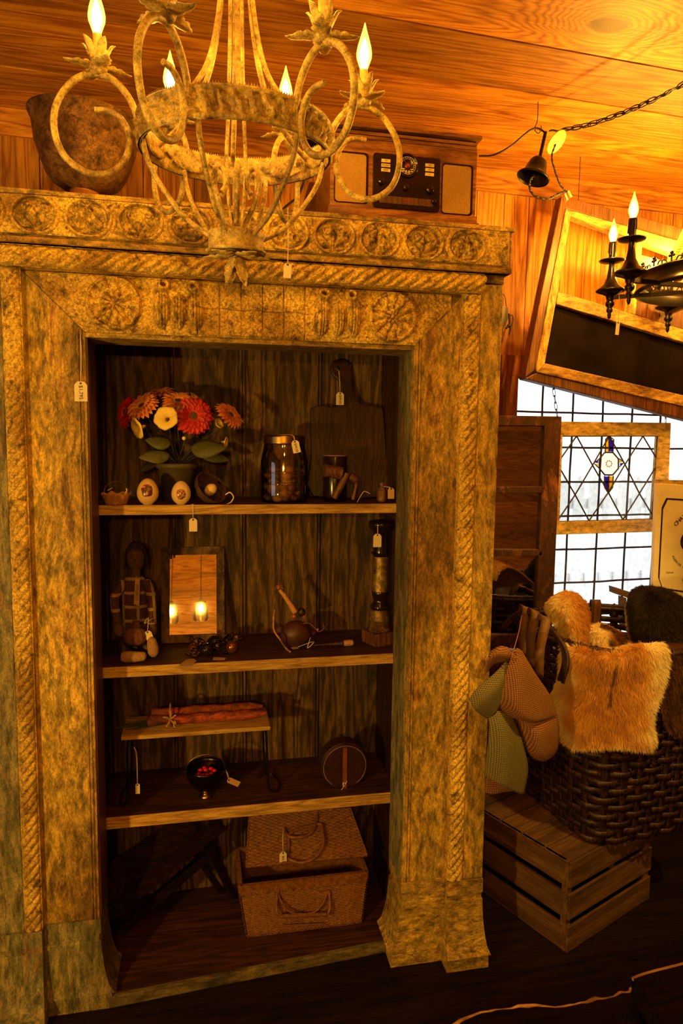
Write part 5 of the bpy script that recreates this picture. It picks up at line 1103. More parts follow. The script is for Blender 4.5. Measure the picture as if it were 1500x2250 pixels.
mb = MB(); mb.box(lc.x-.007, lc.x+.006, 1.9905, 1.9935, S3+.001, czc+rC-.012); mb.build('strap', plain('strap_leather', (.20,.05,.02), .45, .3, 40, .3), lcx)
mb = MB(); mb.tube([(lc.x+.0, 1.994+(.058)*i/14, czc+rC+.004*math.sin(PI*i/14)+.002) for i in range(15)], .005, 8); mb.build('top_strap', lth, lcx)
mb = MB(); p = Vector((lc.x-.004, 1.987, S3+.022)); mb.tube(cr([p, p+Vector((.007,0,-.002)), p+Vector((.010,0,.004)), p+Vector((.001,-.001,-.012)), p+Vector((-.004,-.001,-.004)), p, p+Vector((-.003,-.002,-.016)), p+Vector((-.009,-.003,-.0205))], 5), .0010, 5); tag(mb.build('knotted_string', M['string']), 'knotted bit of white string at the foot of the leather case strap', 'string')

# ================================================================= BOTTOM SHELF: wicker hamper
W0 = Zp(545, 2058, S4); W1 = Zp(800, 2052, S4); wy = W0.y
def weave_panel(mb, O, U, V, N, wd, ht, rows_, cols_, amp=.0022):
    def fn(u, v):
        i = u/wd*cols_; j = v/ht*rows_; return amp*(1+np.sin(PI*i+PI*np.floor(j)))*.5*np.abs(np.sin(PI*j))**.4 + amp*.8*np.abs(np.sin(PI*j))**.5
    relief(mb, O, U, V, N, wd, ht, int(cols_*8), int(rows_*6), fn)
hb = thing('wicker_hamper', 'open honey brown wicker picnic hamper on the cabinet bottom', 'basket', ((W0.x+W1.x)/2, wy+.10, S4))
hx0, hx1, hy0, hy1 = W0.x, W1.x, wy, wy+.185; tx0, tx1 = A(527, 1925, wy).x, A(804, 1920, wy).x; hz = A(660, 1935, wy).z
def lerp3(a, b_, t): return tuple(a[i]*(1-t)+b_[i]*t for i in range(3))
mb = MB(); Ht = hz-S4
lean_x = lambda f: 0
# slanted front and sides as woven reliefs
bl_, br_, tl_, tr_ = Vector((hx0, hy0, S4)), Vector((hx1, hy0, S4)), Vector((tx0, hy0-.008, hz)), Vector((tx1, hy0-.008, hz))
def weave_quad(mb, a, b_, c, d, N, nu, nv, rows_, cols_, amp=.0042, off=0):   # a,b bottom; c,d top (left,right)
    N = Vector(N).normalized(); G = []
    for j in range(nv+1):
        t = j/nv; row = []
        for i in range(nu+1):
            s_ = i/nu; p = (a.lerp(b_, s_)).lerp(c.lerp(d, s_), t); ii = s_*cols_; jj = t*rows_
            h = amp*(.5+.5*math.cos(PI*ii+PI*math.floor(jj)))*abs(math.sin(PI*jj))**.4+amp*.9*abs(math.sin(PI*jj))**.5; row.append(p+N*h)
        G.append(row)
    up = (G[1][0]-G[0][0]).cross(G[0][1]-G[0][0]); mb.grid(G, flip=(up.dot(N) > 0))
weave_quad(mb, bl_, br_, tl_, tr_, (0,-1,0), 360, 190, 38, 30)
weave_quad(mb, Vector((hx1, hy0, S4)), Vector((hx1, hy1, S4)), Vector((tx1, hy0-.008, hz)), Vector((tx1, hy1, hz)), (1,0,0), 120, 152, 38, 16); weave_quad(mb, Vector((hx0, hy1, S4)), Vector((hx0, hy0, S4)), Vector((tx0, hy1, hz)), Vector((tx0, hy0-.008, hz)), (-1,0,0), 120, 152, 38, 16)
mb.hexa([(hx0+.002,hy0+.003,S4), (hx1-.002,hy0+.003,S4), (hx1-.002,hy1,S4), (hx0+.002,hy1,S4)] + [(hx0+.002,hy0+.003,S4+.004), (hx1-.002,hy0+.003,S4+.004), (hx1-.002,hy1,S4+.004), (hx0+.002,hy1,S4+.004)])
for (p0, p1, q0, q1) in (((hx0+.001,hy0+.001), (hx1-.001,hy0+.001), (tx0+.001,hy0-.007), (tx1-.001,hy0-.007)), ((hx1-.001,hy0), (hx1-.001,hy1), (tx1-.001,hy0-.008), (tx1-.001,hy1)), ((hx0+.001,hy1), (hx0+.001,hy0), (tx0+.001,hy1), (tx0+.001,hy0-.008)), ((hx1,hy1), (hx0,hy1), (tx1,hy1), (tx0,hy1))):
    a_ = Vector((*p0, S4)); b2 = Vector((*p1, S4)); c2 = Vector((*q0, hz)); d2 = Vector((*q1, hz)); nn = (b2-a_).cross(Vector((0,0,1))).normalized()*-.006; mb.hexa([a_, b2, b2+nn, a_+nn, c2, d2, d2+nn, c2+nn])
mb.build('woven_body', M['wick'], hb)
mb = MB(); k = 0
for (p, q_) in (((tx0, hy0-.010), (tx1, hy0-.010)), ((tx1, hy0-.010), (tx1, hy1)), ((tx1, hy1), (tx0, hy1)), ((tx0, hy1), (tx0, hy0-.010))):
    p = Vector((*p, hz)); q_ = Vector((*q_, hz)); L_ = (q_-p).length; n_ = int(L_/.0035)
    mb.bar(p, q_, .010, .026)
    for i in range(n_): c = p.lerp(q_, (i+.5)/n_); out__ = Vector((p.y-q_.y, q_.x-p.x, 0)).normalized()*-1; mb.tube([c+out__*-.0055+Vector((0,0,-.013)), c+out__*-.0065+Vector((0,0,0)), c+out__*-.0055+Vector((0,0,.013))], .0019, 5, cap=False)
mb.build('wrapped_rim', M['wick'], hb)
mb = MB()
for (y_, z_, r_) in ((hy0-.006, S4+.004, .004), (hy0-.008, S4+.010, .003), (hy0-.012, hz-.018, .003)):
    xa, xb2 = (hx0-.002, hx1+.002) if z_ < S4+.05 else (tx0, tx1)
    for ph in (0, PI): mb.tube([(xa+(xb2-xa)*i/120, y_+.0018*math.cos(i*.9+ph), z_+.0018*math.sin(i*.9+ph)) for i in range(121)], .0018, 5)
mb.build('braided_edge', M['wick'], hb)
mb = MB()
for cx_ in (.30, .5, .70, .12, .86):
    mb = MB()
    for r_ in range(3 if cx_ in (.3,.5,.7) else 2): mb.tube([(hx0+(hx1-hx0)*(cx_+.03*(r_ % 2)-.018), hy0-.010, S4+Ht*(.46+.05*r_)), (hx0+(hx1-hx0)*(cx_+.03*(r_ % 2)+.018), hy0-.010, S4+Ht*(.46+.05*r_))], [.003,.003], 6)
    mb.build('woven_diamond', M['wick'], hb)

def hp(px, py, y): return A(px, py, y)
mb = MB(); ya = hy0-.014
mb.tube(cr([hp(612, 1952, ya), hp(614, 1972, ya-.004), hp(630, 1998, ya-.016), hp(655, 2008, ya-.02), hp(690, 2004, ya-.018), hp(712, 1980, ya-.006), hp(720, 1955, ya)], 6), .0032, 7)
mb.tube(cr([hp(610, 1955, ya), hp(607, 1990, ya-.01), hp(610, 2008, ya-.018), hp(618, 2012, ya-.02)], 4), .0042, 7); mb.tube(cr([hp(722, 1955, ya), hp(725, 1990, ya-.01), hp(720, 2008, ya-.018), hp(712, 2012, ya-.02)], 4), .0042, 7)
mb.tube([hp(616, 2013, ya-.02), hp(716, 2009, ya-.02)], .0062, 8); mb.tube([hp(622, 2034, ya-.004), hp(708, 2030, ya-.004)], .003, 8)
for i in range(40): c = hp(616, 2013, ya-.02).lerp(hp(716, 2009, ya-.02), (i+.5)/40); mb.tube([c+Vector((-.0009,0,0)), c+Vector((.0009,0,0))], .0069, 8)
mb.build('front_handle', M['wick'], hb)
# hamper lid, opened and leaning askew
ld = [hp(531, 1838, wy+.17), hp(802, 1905, wy+.05), hp(775, 1780, wy+.175), hp(545, 1760, wy+.215)]
ll, lr, ur, ul = hp(540, 1905, wy+.035), hp(806, 1880, wy+.035), hp(770, 1778, wy+.17), hp(548, 1790, wy+.185)
mb = MB(); nn = (lr-ll).cross(ul-ll).normalized()
if nn.y > 0: nn = -nn
weave_quad(mb, ll, lr, ul, ur, nn, 300, 160, 30, 26); th = nn*-.008; mb.hexa([ll, lr, lr+th, ll+th, ul, ur, ur+th, ul+th]); lid_ = mb.build('hamper_lid', M['wick'], hb)
mb = MB()
for p, q_ in ((ll, lr), (lr, ur), (ur, ul), (ul, ll)):
    for ph in (0, PI): mb.tube([p.lerp(q_, i/60)+nn*(.003+.002*math.cos(i*.9+ph))+Vector((0,0,.002*math.sin(i*.9+ph))) for i in range(61)], .0024, 5)
mb.build('lid_edge', M['wick'], lid_)
def onlid(a_, b2, h=.008): # point on the lid plane along the view line
    d = ray(a_, b2); o = Vector((0,0,ZC)); t = (ll-o).dot(nn)/d.dot(nn); return o+d*t+nn*h
mb = MB(); mb.tube(cr([onlid(633, 1885, .006), onlid(634, 1860, .008), onlid(640, 1833, .012), onlid(700, 1815, .012), onlid(707, 1830, .016), onlid(708, 1862, .02), onlid(692, 1890, .02), onlid(665, 1902, .018), onlid(640, 1895, .012)], 6, True), .0052, 8); mb.build('lid_handle', M['wick'], lid_)
mb = MB(); mb.tube(cr([onlid(625, 1822, .006), onlid(630, 1840, .014), onlid(650, 1848, .02), onlid(680, 1838, .018), onlid(694, 1812, .012), onlid(697, 1785, .006)], 6), .0055, 8); mb.build('lid_handle', M['wick'], lid_)
price_tag(onlid(623, 1822, .014), onlid(620, 1885, .034), 'yellow price tag hanging from the wicker hamper lid handle', '$55', .0225, .034, via=[onlid(619, 1850, .03)])
# folded dark slatted rack leaning at the left
M['rackd'] = wood('blackened_rack_wood', (0.006,0.002,0.001), (0.014,0.0045,0.002), (0.030,0.010,0.004), axis=0, scale=14, rough=0.8, spec=0.1)
rk = thing('folding_rack', 'dark wooden folding rack slumped at the left of the bottom shelf', 'rack', Vector((A(330, 2000, 2.02).x, 2.02, S4)))
def bz(p): p = Vector(p); p.z = max(p.z, S4+.012); return p
mb = MB(); mb.bar(bz(A(235, 2010, 1.96)), A(480, 1815, 2.06), .03, .035); mb.build('rail', M['rackd'], rk)
mb = MB(); mb.bar(bz(A(262, 2045, 2.02)), A(465, 1870, 2.12), .02, .03); mb.build('rail', M['rackd'], rk)
mb = MB(); a_, b2 = bz(A(238, 1990, 1.97)), A(440, 1850, 2.08); mb.prism([a_, b2, b2+Vector((-.03,.03,.10)), a_+Vector((-.02,.03,.10))], (.008,.01,0)); mb.build('slatted_panel', M['rackd'], rk)
mb = MB(); e_ = Zp(514, 1968, S4+.012); mb.bar(A(440, 1830, 2.05), e_, .014, .022); mb.build('leg', M['rackd'], rk)
mb = MB(); mb.bar(A(420, 1860, 2.12), bz(Zp(500, 1975, S4+.012)+Vector((-.02,.04,0))), .014, .02); mb.build('leg', M['rackd'], rk)

# ================================================================= RIGHT SIDE
# ---- tilted wooden frame with chalkboard
FY = 2.36
def fp_(a_, b2, y=FY): return A(a_, b2, y)
cf = thing('chalkboard_frame', 'large tilted flaking wooden frame with a chalkboard in its lower half', 'chalkboard', fp_(1350, 860))
def mem(name, pts, d, mat, y=FY, bev=.003, par=None):
    mb = MB(); mb.prism([fp_(a_, b2, y) for a_, b2 in pts], (0, d, 0)); return mb.build(name, mat, par or cf, bevel=bev)
mem('stile', [(1243, 458), (1255, 470), (1224, 650), (1197, 798), (1180, 818), (1176, 812), (1208, 640)], .045, M['fram2'])
mem('stile_side', [(1234, 430), (1243, 458), (1208, 640), (1176, 812), (1152, 832), (1190, 640)], .05, M['framd'], FY+.006)
mem('top_rail', [(1243, 458), (1600, 560), (1600, 600), (1255, 475)], .045, M['fram']); mem('top_rail_side', [(1234, 430), (1600, 528), (1600, 560), (1243, 458)], .05, M['framd'], FY+.006)
mem('mid_rail', [(1226, 640), (1660, 772), (1660, 800), (1222, 668)], .04, M['fram'], FY+.002)
mem('bottom_rail', [(1180, 818), (1197, 798), (1660, 905), (1660, 930)], .045, M['fram']); mem('bottom_rail_side', [(1152, 832), (1180, 818), (1660, 930), (1660, 962)], .05, M['framd'], FY+.006)
mem('cross_panel', [(1406, 560), (1600, 610), (1600, 755), (1393, 690)], .02, M['framd'], FY+.02, 0)
mem('cross_stile', [(1400, 530), (1412, 534), (1396, 692), (1380, 687)], .03, M['fram2'], FY+.008)
mem('chalk_surface', [(1222, 668), (1660, 800), (1660, 905), (1197, 798)], .012, M['board'], FY+.024, 0)
mem('right_stile', [(1645, 560), (1680, 570), (1672, 960), (1640, 930)], .045, M['fram2'])
mb = MB()
for x_ in (1270, 1590): p = fp_(x_, 445 + (x_-1270)*.27, FY+.025); mb.tube([p, Vector((p.x, p.y, CEIL))], .0012, 6)
mb.build('hanging_wire', M['iron'], cf)
# ---- black chandelier
BC = Vector((1.62, 1.93, ZC+.52)); bch = thing('iron_chandelier', 'black iron wheel chandelier with rope wrapped rods at the right edge', 'chandelier', BC)
iron2 = plain('oiled_bronze', (.020,.013,.009), .28, .7, .3, 20, .05); ropem = plain('rope_jute', (.62,.42,.13), .85, .25, 90, .4)
arms_ = [(1.255,1.90), (1.337,2.13), (1.70,2.32), (1.96,2.10), (1.98,1.75), (1.62,1.56)]
for i, (x_, y_) in enumerate(arms_):
    z0 = ZC+.50; B = Vector((x_, y_, z0))
    mb = MB(); mb.lathe([(0,-.078), (.004,-.074), (.007,-.064), (.005,-.058), (.010,-.052), (.010,-.044), (.007,-.040), (.014,-.032), (.015,-.024), (.010,-.018), (.013,-.010), (.014,-.002), (.024,.004), (.046,.012), (.048,.016), (.044,.020), (.026,.034), (.015,.055), (.010,.085), (.009,.103), (.012,.106)], 32, B, caps=False); am = mb.build('candle_arm', iron2, bch)
    mb = MB(); mb.lathe([(0,.104), (.012,.104), (.038,.110), (.042,.114), (.039,.115), (.012,.109)], 32, B, caps=False); mb.build('drip_pan', iron2, am)
    mb = MB(); mb.lathe([(.0105,.108), (.0115,.110), (.011,.13), (.0118,.15), (.0112,.165), (.0122,.172), (.0085,.174)], 20, B, caps=False)
    for k in range(5): a_ = k*1.3+i; mb.tube([B+Vector((math.cos(a_)*.0112, math.sin(a_)*.0112, .171)), B+Vector((math.cos(a_)*.0120, math.sin(a_)*.0120, .15-.01*(k % 3)))], [.0016,.0024], 6)
    mb.build('candle_sleeve', iron2, am); bulb(am, B+Vector((0,0,.172)), fil='fil2')
    d = Vector((BC.x-x_, BC.y-y_, 0)); L_ = d.length; d.normalize(); mb = MB(); mb.bar(B+Vector((0,0,-.006))+d*.008, BC+Vector((0,0,-.026))-d*.05, .014, .012); mb.build('spoke', iron2, am)
WRr = .262
mb = MB(); mb.lathe([(WRr,-.030), (WRr+.010,-.028), (WRr+.012,-.022), (WRr+.006,-.018), (WRr+.006,.016), (WRr+.012,.020), (WRr+.010,.026), (WRr,.026), (WRr-.004,.0), (WRr,-.030)], 96, BC, caps=False); mb.build('wheel_band', iron2, bch)
mb = MB()
for k in range(72):
    a_ = 2*PI*k/72; c = BC+pol(a_, WRr+.004, .026); t_ = Vector((-math.sin(a_), math.cos(a_), 0))
    if k % 3 == 0: mb.tube([c, c+Vector((0,0,.020))], .003, 6); mb.ball(c+Vector((0,0,.026)), .0058, 8, 6); mb.ball(c+t_*.007+Vector((0,0,.018)), .0042, 8, 5); mb.ball(c-t_*.007+Vector((0,0,.018)), .0042, 8, 5)
    else: s_ = 1 if k % 3 == 1 else -1; mb.tube(cr([c-t_*.008*s_, c+Vector((0,0,.012)), c+t_*.010*s_+Vector((0,0,.010)), c+t_*.012*s_+Vector((0,0,.001))], 4), .0022, 6)
mb.build('openwork_crest', iron2, bch)
mb = MB(); mb.lathe([(0,-.05), (.02,-.045), (.05,-.03), (.05,-.018), (0,-.01)], 24, BC, caps=False); mb.build('hub', iron2, bch)
tops = BC+Vector((0,0,.40))
for k in range(4):
    a_ = math.radians(200+90*k); p = BC+pol(a_, WRr-.012, .02); q_ = tops+pol(a_, .03, 0); d = (q_-p).normalized()
    mb = MB(); mb.tube([p, p+d*.035, p+d*.036, q_-d*.051, q_-d*.05, q_], [.010,.010,.006,.006,.010,.010], 12); rd_ = mb.build('hanging_rod', iron2, bch)
    mb = MB(); n_ = 500; a0 = p+d*.030; b0 = q_-d*.045; L_ = (b0-a0).length; mb.tube([a0, b0], .0115, 12)
    s1 = d.orthogonal().normalized(); s2 = d.cross(s1)
    for ph in range(3): mb.tube([a0.lerp(b0, i/160)+(s1*math.cos(i*.55+ph*2.094)+s2*math.sin(i*.55+ph*2.094))*.0098 for i in range(161)], .0052, 6)
    mb.build('rope_wrap', ropem, rd_)
mb = MB(); mb.lathe([(0,-.01), (.04,-.008), (.042,.004), (.01,.02), (0,.02)], 24, tops, caps=False); mb.tube([tops, Vector((tops.x, tops.y, CEIL-.002))], .004, 8); mb.build('crown', iron2, bch)
price_tag(A(1360, 648, 1.90), A(1358, 706, 1.905), 'narrow yellow price tag dangling below the black chandelier', '', .012, .040, tilt=.06)
# ---- stained glass panel
GY_ = 2.44
def gp(a_, b2): return A(a_, b2, GY_)
sg = thing('leaded_glass_panel', 'honey framed leaded glass panel with diamond lattice and centre medallion hanging before the window', 'stained glass', gp(1345, 1170))
O4 = [(1226, 926), (1474, 929), (1465, 1168), (1216, 1175)]; I4 = [(1236, 958), (1448, 958), (1436, 1141), (1229, 1147)]
for nm, a_, b2 in (('top_rail', 0, 1), ('right_rail', 1, 2), ('bottom_rail', 2, 3), ('left_rail', 3, 0)):
    mb = MB(); mb.prism([gp(*O4[a_]), gp(*O4[b2]), gp(*I4[b2]), gp(*I4[a_])], (0,.03,0)); mb.build(nm, M['yfrm'], sg, bevel=.002)
mb = MB(); mb.prism([gp(*p)+Vector((0,.014,0)) for p in I4], (0,.003,0)); mb.build('clear_glass', M['glass'], sg)
def gl(pts, r=.0032): mb2.tube([gp(*p)+Vector((0,.012,0)) for p in pts], r, 6)
mb2 = MB()
def ip(u, v): a_ = np.array(I4[0])*(1-u)+np.array(I4[1])*u; b2 = np.array(I4[3])*(1-u)+np.array(I4[2])*u; return tuple(a_*(1-v)+b2*v)
for s_ in [(0,.27,.16,0), (.16,0,.34,.345), (.34,.345,.5,0), (.5,0,.68,.34), (.68,.34,.85,0), (.85,0,1,.26), (0,.38,.17,.69), (.17,.69,.34,.345), (.68,.34,.85,.69), (.85,.69,1,.38), (0,.98,.17,.69), (.17,.69,.33,1), (.33,1,.52,.67), (.52,.67,.69,1), (.69,1,.85,.69), (.85,.69,1,.95), (.34,.345,.52,.67), (.68,.34,.52,.67)]: gl([ip(s_[0], s_[1]), ip(s_[2], s_[3])])
C_ = (1341, 1019); oc = [(C_[0]+math.cos(math.radians(22.5+45*k))*23, C_[1]+math.sin(math.radians(22.5+45*k))*27) for k in range(8)]; gl(oc+[oc[0]], .0035)
gl([(1333, 993), (1334, 965), (1341, 958)], .0028); gl([(1350, 993), (1352, 966), (1341, 958)], .0028); gl([(1341, 993), (1341, 960)], .0022); gl([(1331, 1046), (1332, 1072), (1340, 1084)], .0028); gl([(1351, 1046), (1349, 1072), (1340, 1084)], .0028); gl([(1341, 1046), (1340, 1082)], .0022)
gl([(1318, 1010), (1308, 1018), (1318, 1028)], .0024); gl([(1364, 1008), (1375, 1016), (1365, 1026)], .0024); gl([ip(0,0), ip(1,0), ip(1,1), ip(0,1), ip(0,0)], .003)
mb2.build('lead_lattice', M['lead'], sg)
pur = glassm('violet_glass', (.16,.08,.45), .2, .05); yel = glassm('amber_glass', (.95,.58,.03), .2, .05); wht = glassm('milk_glass', (.92,.90,.80), .2, .1)
def pane(name, pts, mat): mb = MB(); mb.prism([gp(*p)+Vector((0,.0105,0)) for p in pts], (0,.003,0)); mb.build(name, mat, sg)
pane('amber_pane', [(1334, 992), (1334, 967), (1340, 962), (1340, 992)], yel); pane('violet_pane', [(1342, 992), (1342, 962), (1351, 968), (1350, 992)], pur); pane('violet_pane', [(1332, 1047), (1340, 1047), (1340, 1080), (1333, 1072)], pur); pane('amber_pane', [(1342, 1047), (1350, 1047), (1349, 1070), (1341, 1080)], yel)
pane('violet_pane', [(1317, 1009), (1310, 1017), (1317, 1018)], pur); pane('amber_pane', [(1310, 1019), (1317, 1020), (1317, 1028)], yel); pane('amber_pane', [(1365, 1008), (1373, 1015), (1365, 1017)], yel); pane('violet_pane', [(1365, 1018), (1373, 1017), (1366, 1026)], pur); pane('milk_pane', oc, wht)
mb = MB()
for k in range(9): a_ = 2*PI*k/9; p = gp(1340+math.cos(a_)*6, 1019+math.sin(a_)*6.5); mb.ball(p+Vector((0,.008,0)), .0032, 8, 6, (1,.3,1))
mb.build('medallion_petals', plain('yellow_enamel', (.65,.50,.02), .5, 0, .1, 10, 0), sg)
mb = MB(); chain(mb, [gp(1462, 930), gp(1462, 905), A(1466, 850, GY_), A(1470, 700, GY_)], .022, .010, .0012); mb.v = mb.v; mb.build('suspension_chain', M['iron'], sg)
# ---- old sash with mirror panes
SY = 2.40
def sp_(a_, b2): return A(a_, b2, SY)
ss = thing('sash_mirror', 'narrow old window sash with peeling brown paint and three mirror panes', 'mirror', sp_(1160, 1340))
def sm_(name, pts, mat=None, d=.035, y=0): mb = MB(); mb.prism([sp_(a_, b2)+Vector((0,y,0)) for a_, b2 in pts], (0,d,0)); return mb.build(name, mat or M['sash'], ss, bevel=.002)
sm_('stile', [(1196, 936), (1234, 915), (1211, 1425), (1174, 1425)]); sm_('stile', [(1060, 912), (1078, 935), (1058, 1425), (1042, 1425)])
sm_('top_rail', [(1060, 912), (1234, 915), (1196, 936), (1078, 935)]); sm_('glazing_bar', [(1075, 1070), (1200, 1069), (1198, 1083), (1074, 1084)]); sm_('glazing_bar', [(1068, 1208), (1192, 1208), (1190, 1221), (1067, 1222)]); sm_('bottom_rail', [(1058, 1395), (1213, 1395), (1211, 1425), (1056, 1425)])
for q in ([(1078, 935), (1196, 936), (1194, 1070), (1073, 1070)], [(1072, 1083), (1194, 1083), (1190, 1209), (1068, 1209)], [(1066, 1221), (1190, 1221), (1184, 1396), (1058, 1396)]): sm_('mirror_pane', q, M['omirror'], .003, .014)
mb = MB(); chain(mb, [sp_(1224, 916), sp_(1219, 880), sp_(1214, 840), sp_(1212, 780)], .030, .014, .0013); mb.build('suspension_chain', M['iron'], ss)
# ---- wine sign
WY = 2.30
def wq(a_, b2, y=WY): return A(a_, b2, y)
ws = thing('wine_sign', 'distressed cream wooden wine sign with black lettering standing against the window', 'sign', wq(1500, 1310))
x0, x1 = wq(1440, 1180).x, wq(1640, 1180).x; z1, z0 = wq(1442, 1062).z, wq(1442, 1310).z
mb = MB(); mb.prism([wq(1443, 1062), wq(1625, 1073), wq(1618, 1328), wq(1434, 1300)], (0,.02,0)); mb.build('board', M['sign'], ws, bevel=.002)
mb = MB(); mb.prism([wq(1444, 1054, WY+.004), wq(1625, 1060, WY+.004), wq(1625, 1074, WY+.004), wq(1443, 1064, WY+.004)], (0,.03,0)); mb.build('top_batten', M['yfrm'], ws)
mb = MB(); bord = [(1463, 1094), (1590, 1102), (1604, 1125), (1598, 1290), (1580, 1310), (1453, 1291), (1445, 1268), (1453, 1115), (1463, 1094)]
for i in range(len(bord)-1): mb.bar(wq(*bord[i])+Vector((0,-.001,0)), wq(*bord[i+1])+Vector((0,-.001,0)), .0015, .0045, (0,1,0)) if False else mb.prism([wq(*bord[i])+Vector((0,-.0012,0)), wq(*bord[i+1])+Vector((0,-.0012,0)), wq(bord[i+1][0]+3, bord[i+1][1]+4)+Vector((0,-.0012,0)), wq(bord[i][0]+3, bord[i][1]+4)+Vector((0,-.0012,0))], (0,.001,0))
mb.build('border_line', M['ink'], ws)
oc_ = wq(1525, 1189); mb = MB(); ov = [oc_+Vector((math.cos(2*PI*k/40)*.062, -.0012, math.sin(2*PI*k/40)*.050)) for k in range(40)]; mb.prism(ov, (0,.001,0)); mb.build('oval_emblem', M['ink'], ws)
mb = MB(); base = oc_+Vector((-.05,-.0018,-.014)); mb.prism([base, base+Vector((.12,0,-.004)), base+Vector((.12,0,.012)), base+Vector((.085,0,.014)), base+Vector((.082,0,.030)), base+Vector((.075,0,.036)), base+Vector((.068,0,.030)), base+Vector((.066,0,.014)), base+Vector((.035,0,.014)), base+Vector((.032,0,.034)), base+Vector((.022,0,.044)), base+Vector((.012,0,.034)), base+Vector((.010,0,.016)), base+Vector((0,0,.012))], (0,.0008,0)); mb.build('emblem_house', M['sign'], ws)
def arc_text(s, c, r, a0, a1, size, flip=False):
    for i, chh in enumerate(s):
        if chh == ' ': continue
        a_ = math.radians(a0+(a1-a0)*i/(len(s)-1)); p = c+Vector((math.cos(a_)*r, -.0016, math.sin(a_)*r)); rot = (a_-PI/2) if not flip else (a_+PI/2); rot = (rot+PI) % (2*PI)-PI; text_mesh(chh, size, M['ink'], ws, p, Ry(-rot*.9) @ FACE, 'letter')
cA = wq(1525, 1190); arc_text('CHATEAU', cA, 72/650, 141, 96.6, .024); arc_text('PREMIER GRAND CRU', cA, 70/650, 212, 282, .0125, True)
text_mesh('12,5 vol', .010, M['ink'], ws, wq(1468, 1258)+Vector((.004,-.0016,0))); text_mesh('Mis en bouteille', .014, M['ink'], ws, wq(1510, 1276)+Vector((.02,-.0016,0)), Ry(.06) @ FACE); text_mesh('au domaine', .014, M['ink'], ws, wq(1520, 1290)+Vector((.02,-.0016,-.004)), Ry(.06) @ FACE)
# ---- crate
CH = .292; c0_ = Zp(1240, 2092, 0); c0_ = Vector((c0_.x, c0_.y, 0)); c1_ = Zp(1420, 1972, 0); dR = (c1_-c0_).normalized(); dL = Vector((-dR.y, dR.x, 0)); LR = (c1_-c0_).length; LL = .46
crt = thing('slatted_crate', 'pale pine slatted crate upside down on the floor under the big basket', 'crate', c0_)
CM = Matrix.Translation(c0_)
def cslat(nm, x0, x1, y0, y1, z0, z1, t=0.0): mb = MB(CM); mb.tint = t; mb.box(x0, x1, y0, y1, z0, z1); mb.build(nm, M['crate_y'] if nm == 'side_slat' else M['crate'], crt, bevel=.0012)
sw = (CH-2*.018)/3
for i in range(3):
    z0 = .004+i*(sw+.018) if i else .002; z1 = z0+sw-.004
    cslat('front_slat', .0, LR, -.009, .0, z0, z1, [.0,.05,-.1][i]-.25); cslat('back_slat', .0, LR, LL, LL+.009, z0, z1, -.1)
    cslat('side_slat', -.0005, .010, .012, LL-.012, z0, z1, [-.1,.05,.1][i]) if True else None
    cslat('side_slat', LR-.010, LR, .012, LL-.012, z0, z1, -.1)
for x_, y_ in ((.0,.0005), (LR-.022,.0005), (.0,LL-.022), (LR-.022,LL-.022)): cslat('post', x_+.0, x_+.022, y_, y_+.0215, .0, CH-.0095, .15)
for i in range(5): y0 = .002+i*(LL/5); cslat('top_slat', -.002, LR+.002, y0, y0+LL/5-.006, CH-.009, CH, -.15)
crt.rotation_euler = (0, 0, math.atan2(dR.y, dR.x))
# darker crate behind
c2 = c0_+dL*(LL+.03)+dR*(-.02); 
dk = thing('dark_crate', 'dark wooden crate in the shadow between cabinet and pine crate', 'crate', c2)
CM2 = Matrix.Translation((c2.x-.03, c2.y-.06, 0)) @ Matrix.Rotation(math.atan2(dR.y, dR.x)*.3, 4, 'Z')
a_ = A(1072, 1790, 2.28); mb = MB(); mb.box(.845, .985, 2.27, 2.50, 0.0, .31); mb.build('crate_body', M['dark'], dk); mb = MB(); mb.box(.84, .99, 2.262, 2.51, .312, .335); mb.build('crate_lid', M['dark'], dk)

# ---- big splint basket
BB = Zp(1312, 1850, CH); cB = Vector((0,0,0)); bzt = ZC-.745
cB.x, cB.y = 1.37, 2.06; bzt = ZC-.625; BH = bzt-CH-.001; bm = math.radians(7)
def brad(a_, t):                    # basket radius by angle (square base turning round) and height 0..1
    p = 7-4.0*min(t,1); ca, sa = abs(math.cos(a_-bm)), abs(math.sin(a_-bm)); sq = 1/((ca**p+sa**p)**(1/p)); R0 = .222+.056*max(t,0)**.8; return R0*(sq if t < 1.0 else sq)
def bpt(a_, t, off=0.0, dz=0.0):
    r = brad(a_, t)+off; return Vector((cB.x+math.cos(a_)*r, cB.y+math.sin(a_)*r, CH+.002+BH*t+dz + .012*(1-math.cos(2*(a_-bm)))*0*t))
bk2 = thing('splint_basket', 'big dark splint basket with folded pelts standing on the pine crate', 'basket', (cB.x, cB.y, CH))
NS = 32; n_ = 384
mb = MB()
for k in range(NS):
    a_ = 2*PI*k/NS; w_ = .38*2*PI/NS; G = []
    for j in range(25): t = j/24; G.append([bpt(a_-w_*.6*(1-.25*(1-t)), t), bpt(a_, t, .0015), bpt(a_+w_*.6*(1-.25*(1-t)), t)])
    mb.grid(G)
mb.build('stakes', M['dwick'], bk2, solid=.003)
mb = MB(); NR = 22
for j in range(NR):
    t0 = (j+.12)/NR; t1 = (j+.86)/NR; G = [[], [], []]
    for i in range(n_+1):
        a_ = 2*PI*i/n_; o_ = .0058*math.cos(a_*NS/2+PI*j)+.001*math.sin(i*.37+j*2.1)
        G[0].append(bpt(a_, t0, o_)); G[1].append(bpt(a_, (t0+t1)/2, o_+.0018)); G[2].append(bpt(a_, t1, o_))
    mb.tint = random.uniform(-.5, .5); mb.grid(G)
mb.build('woven_splints', M['dwick'], bk2, solid=.0028)
mb = MB()
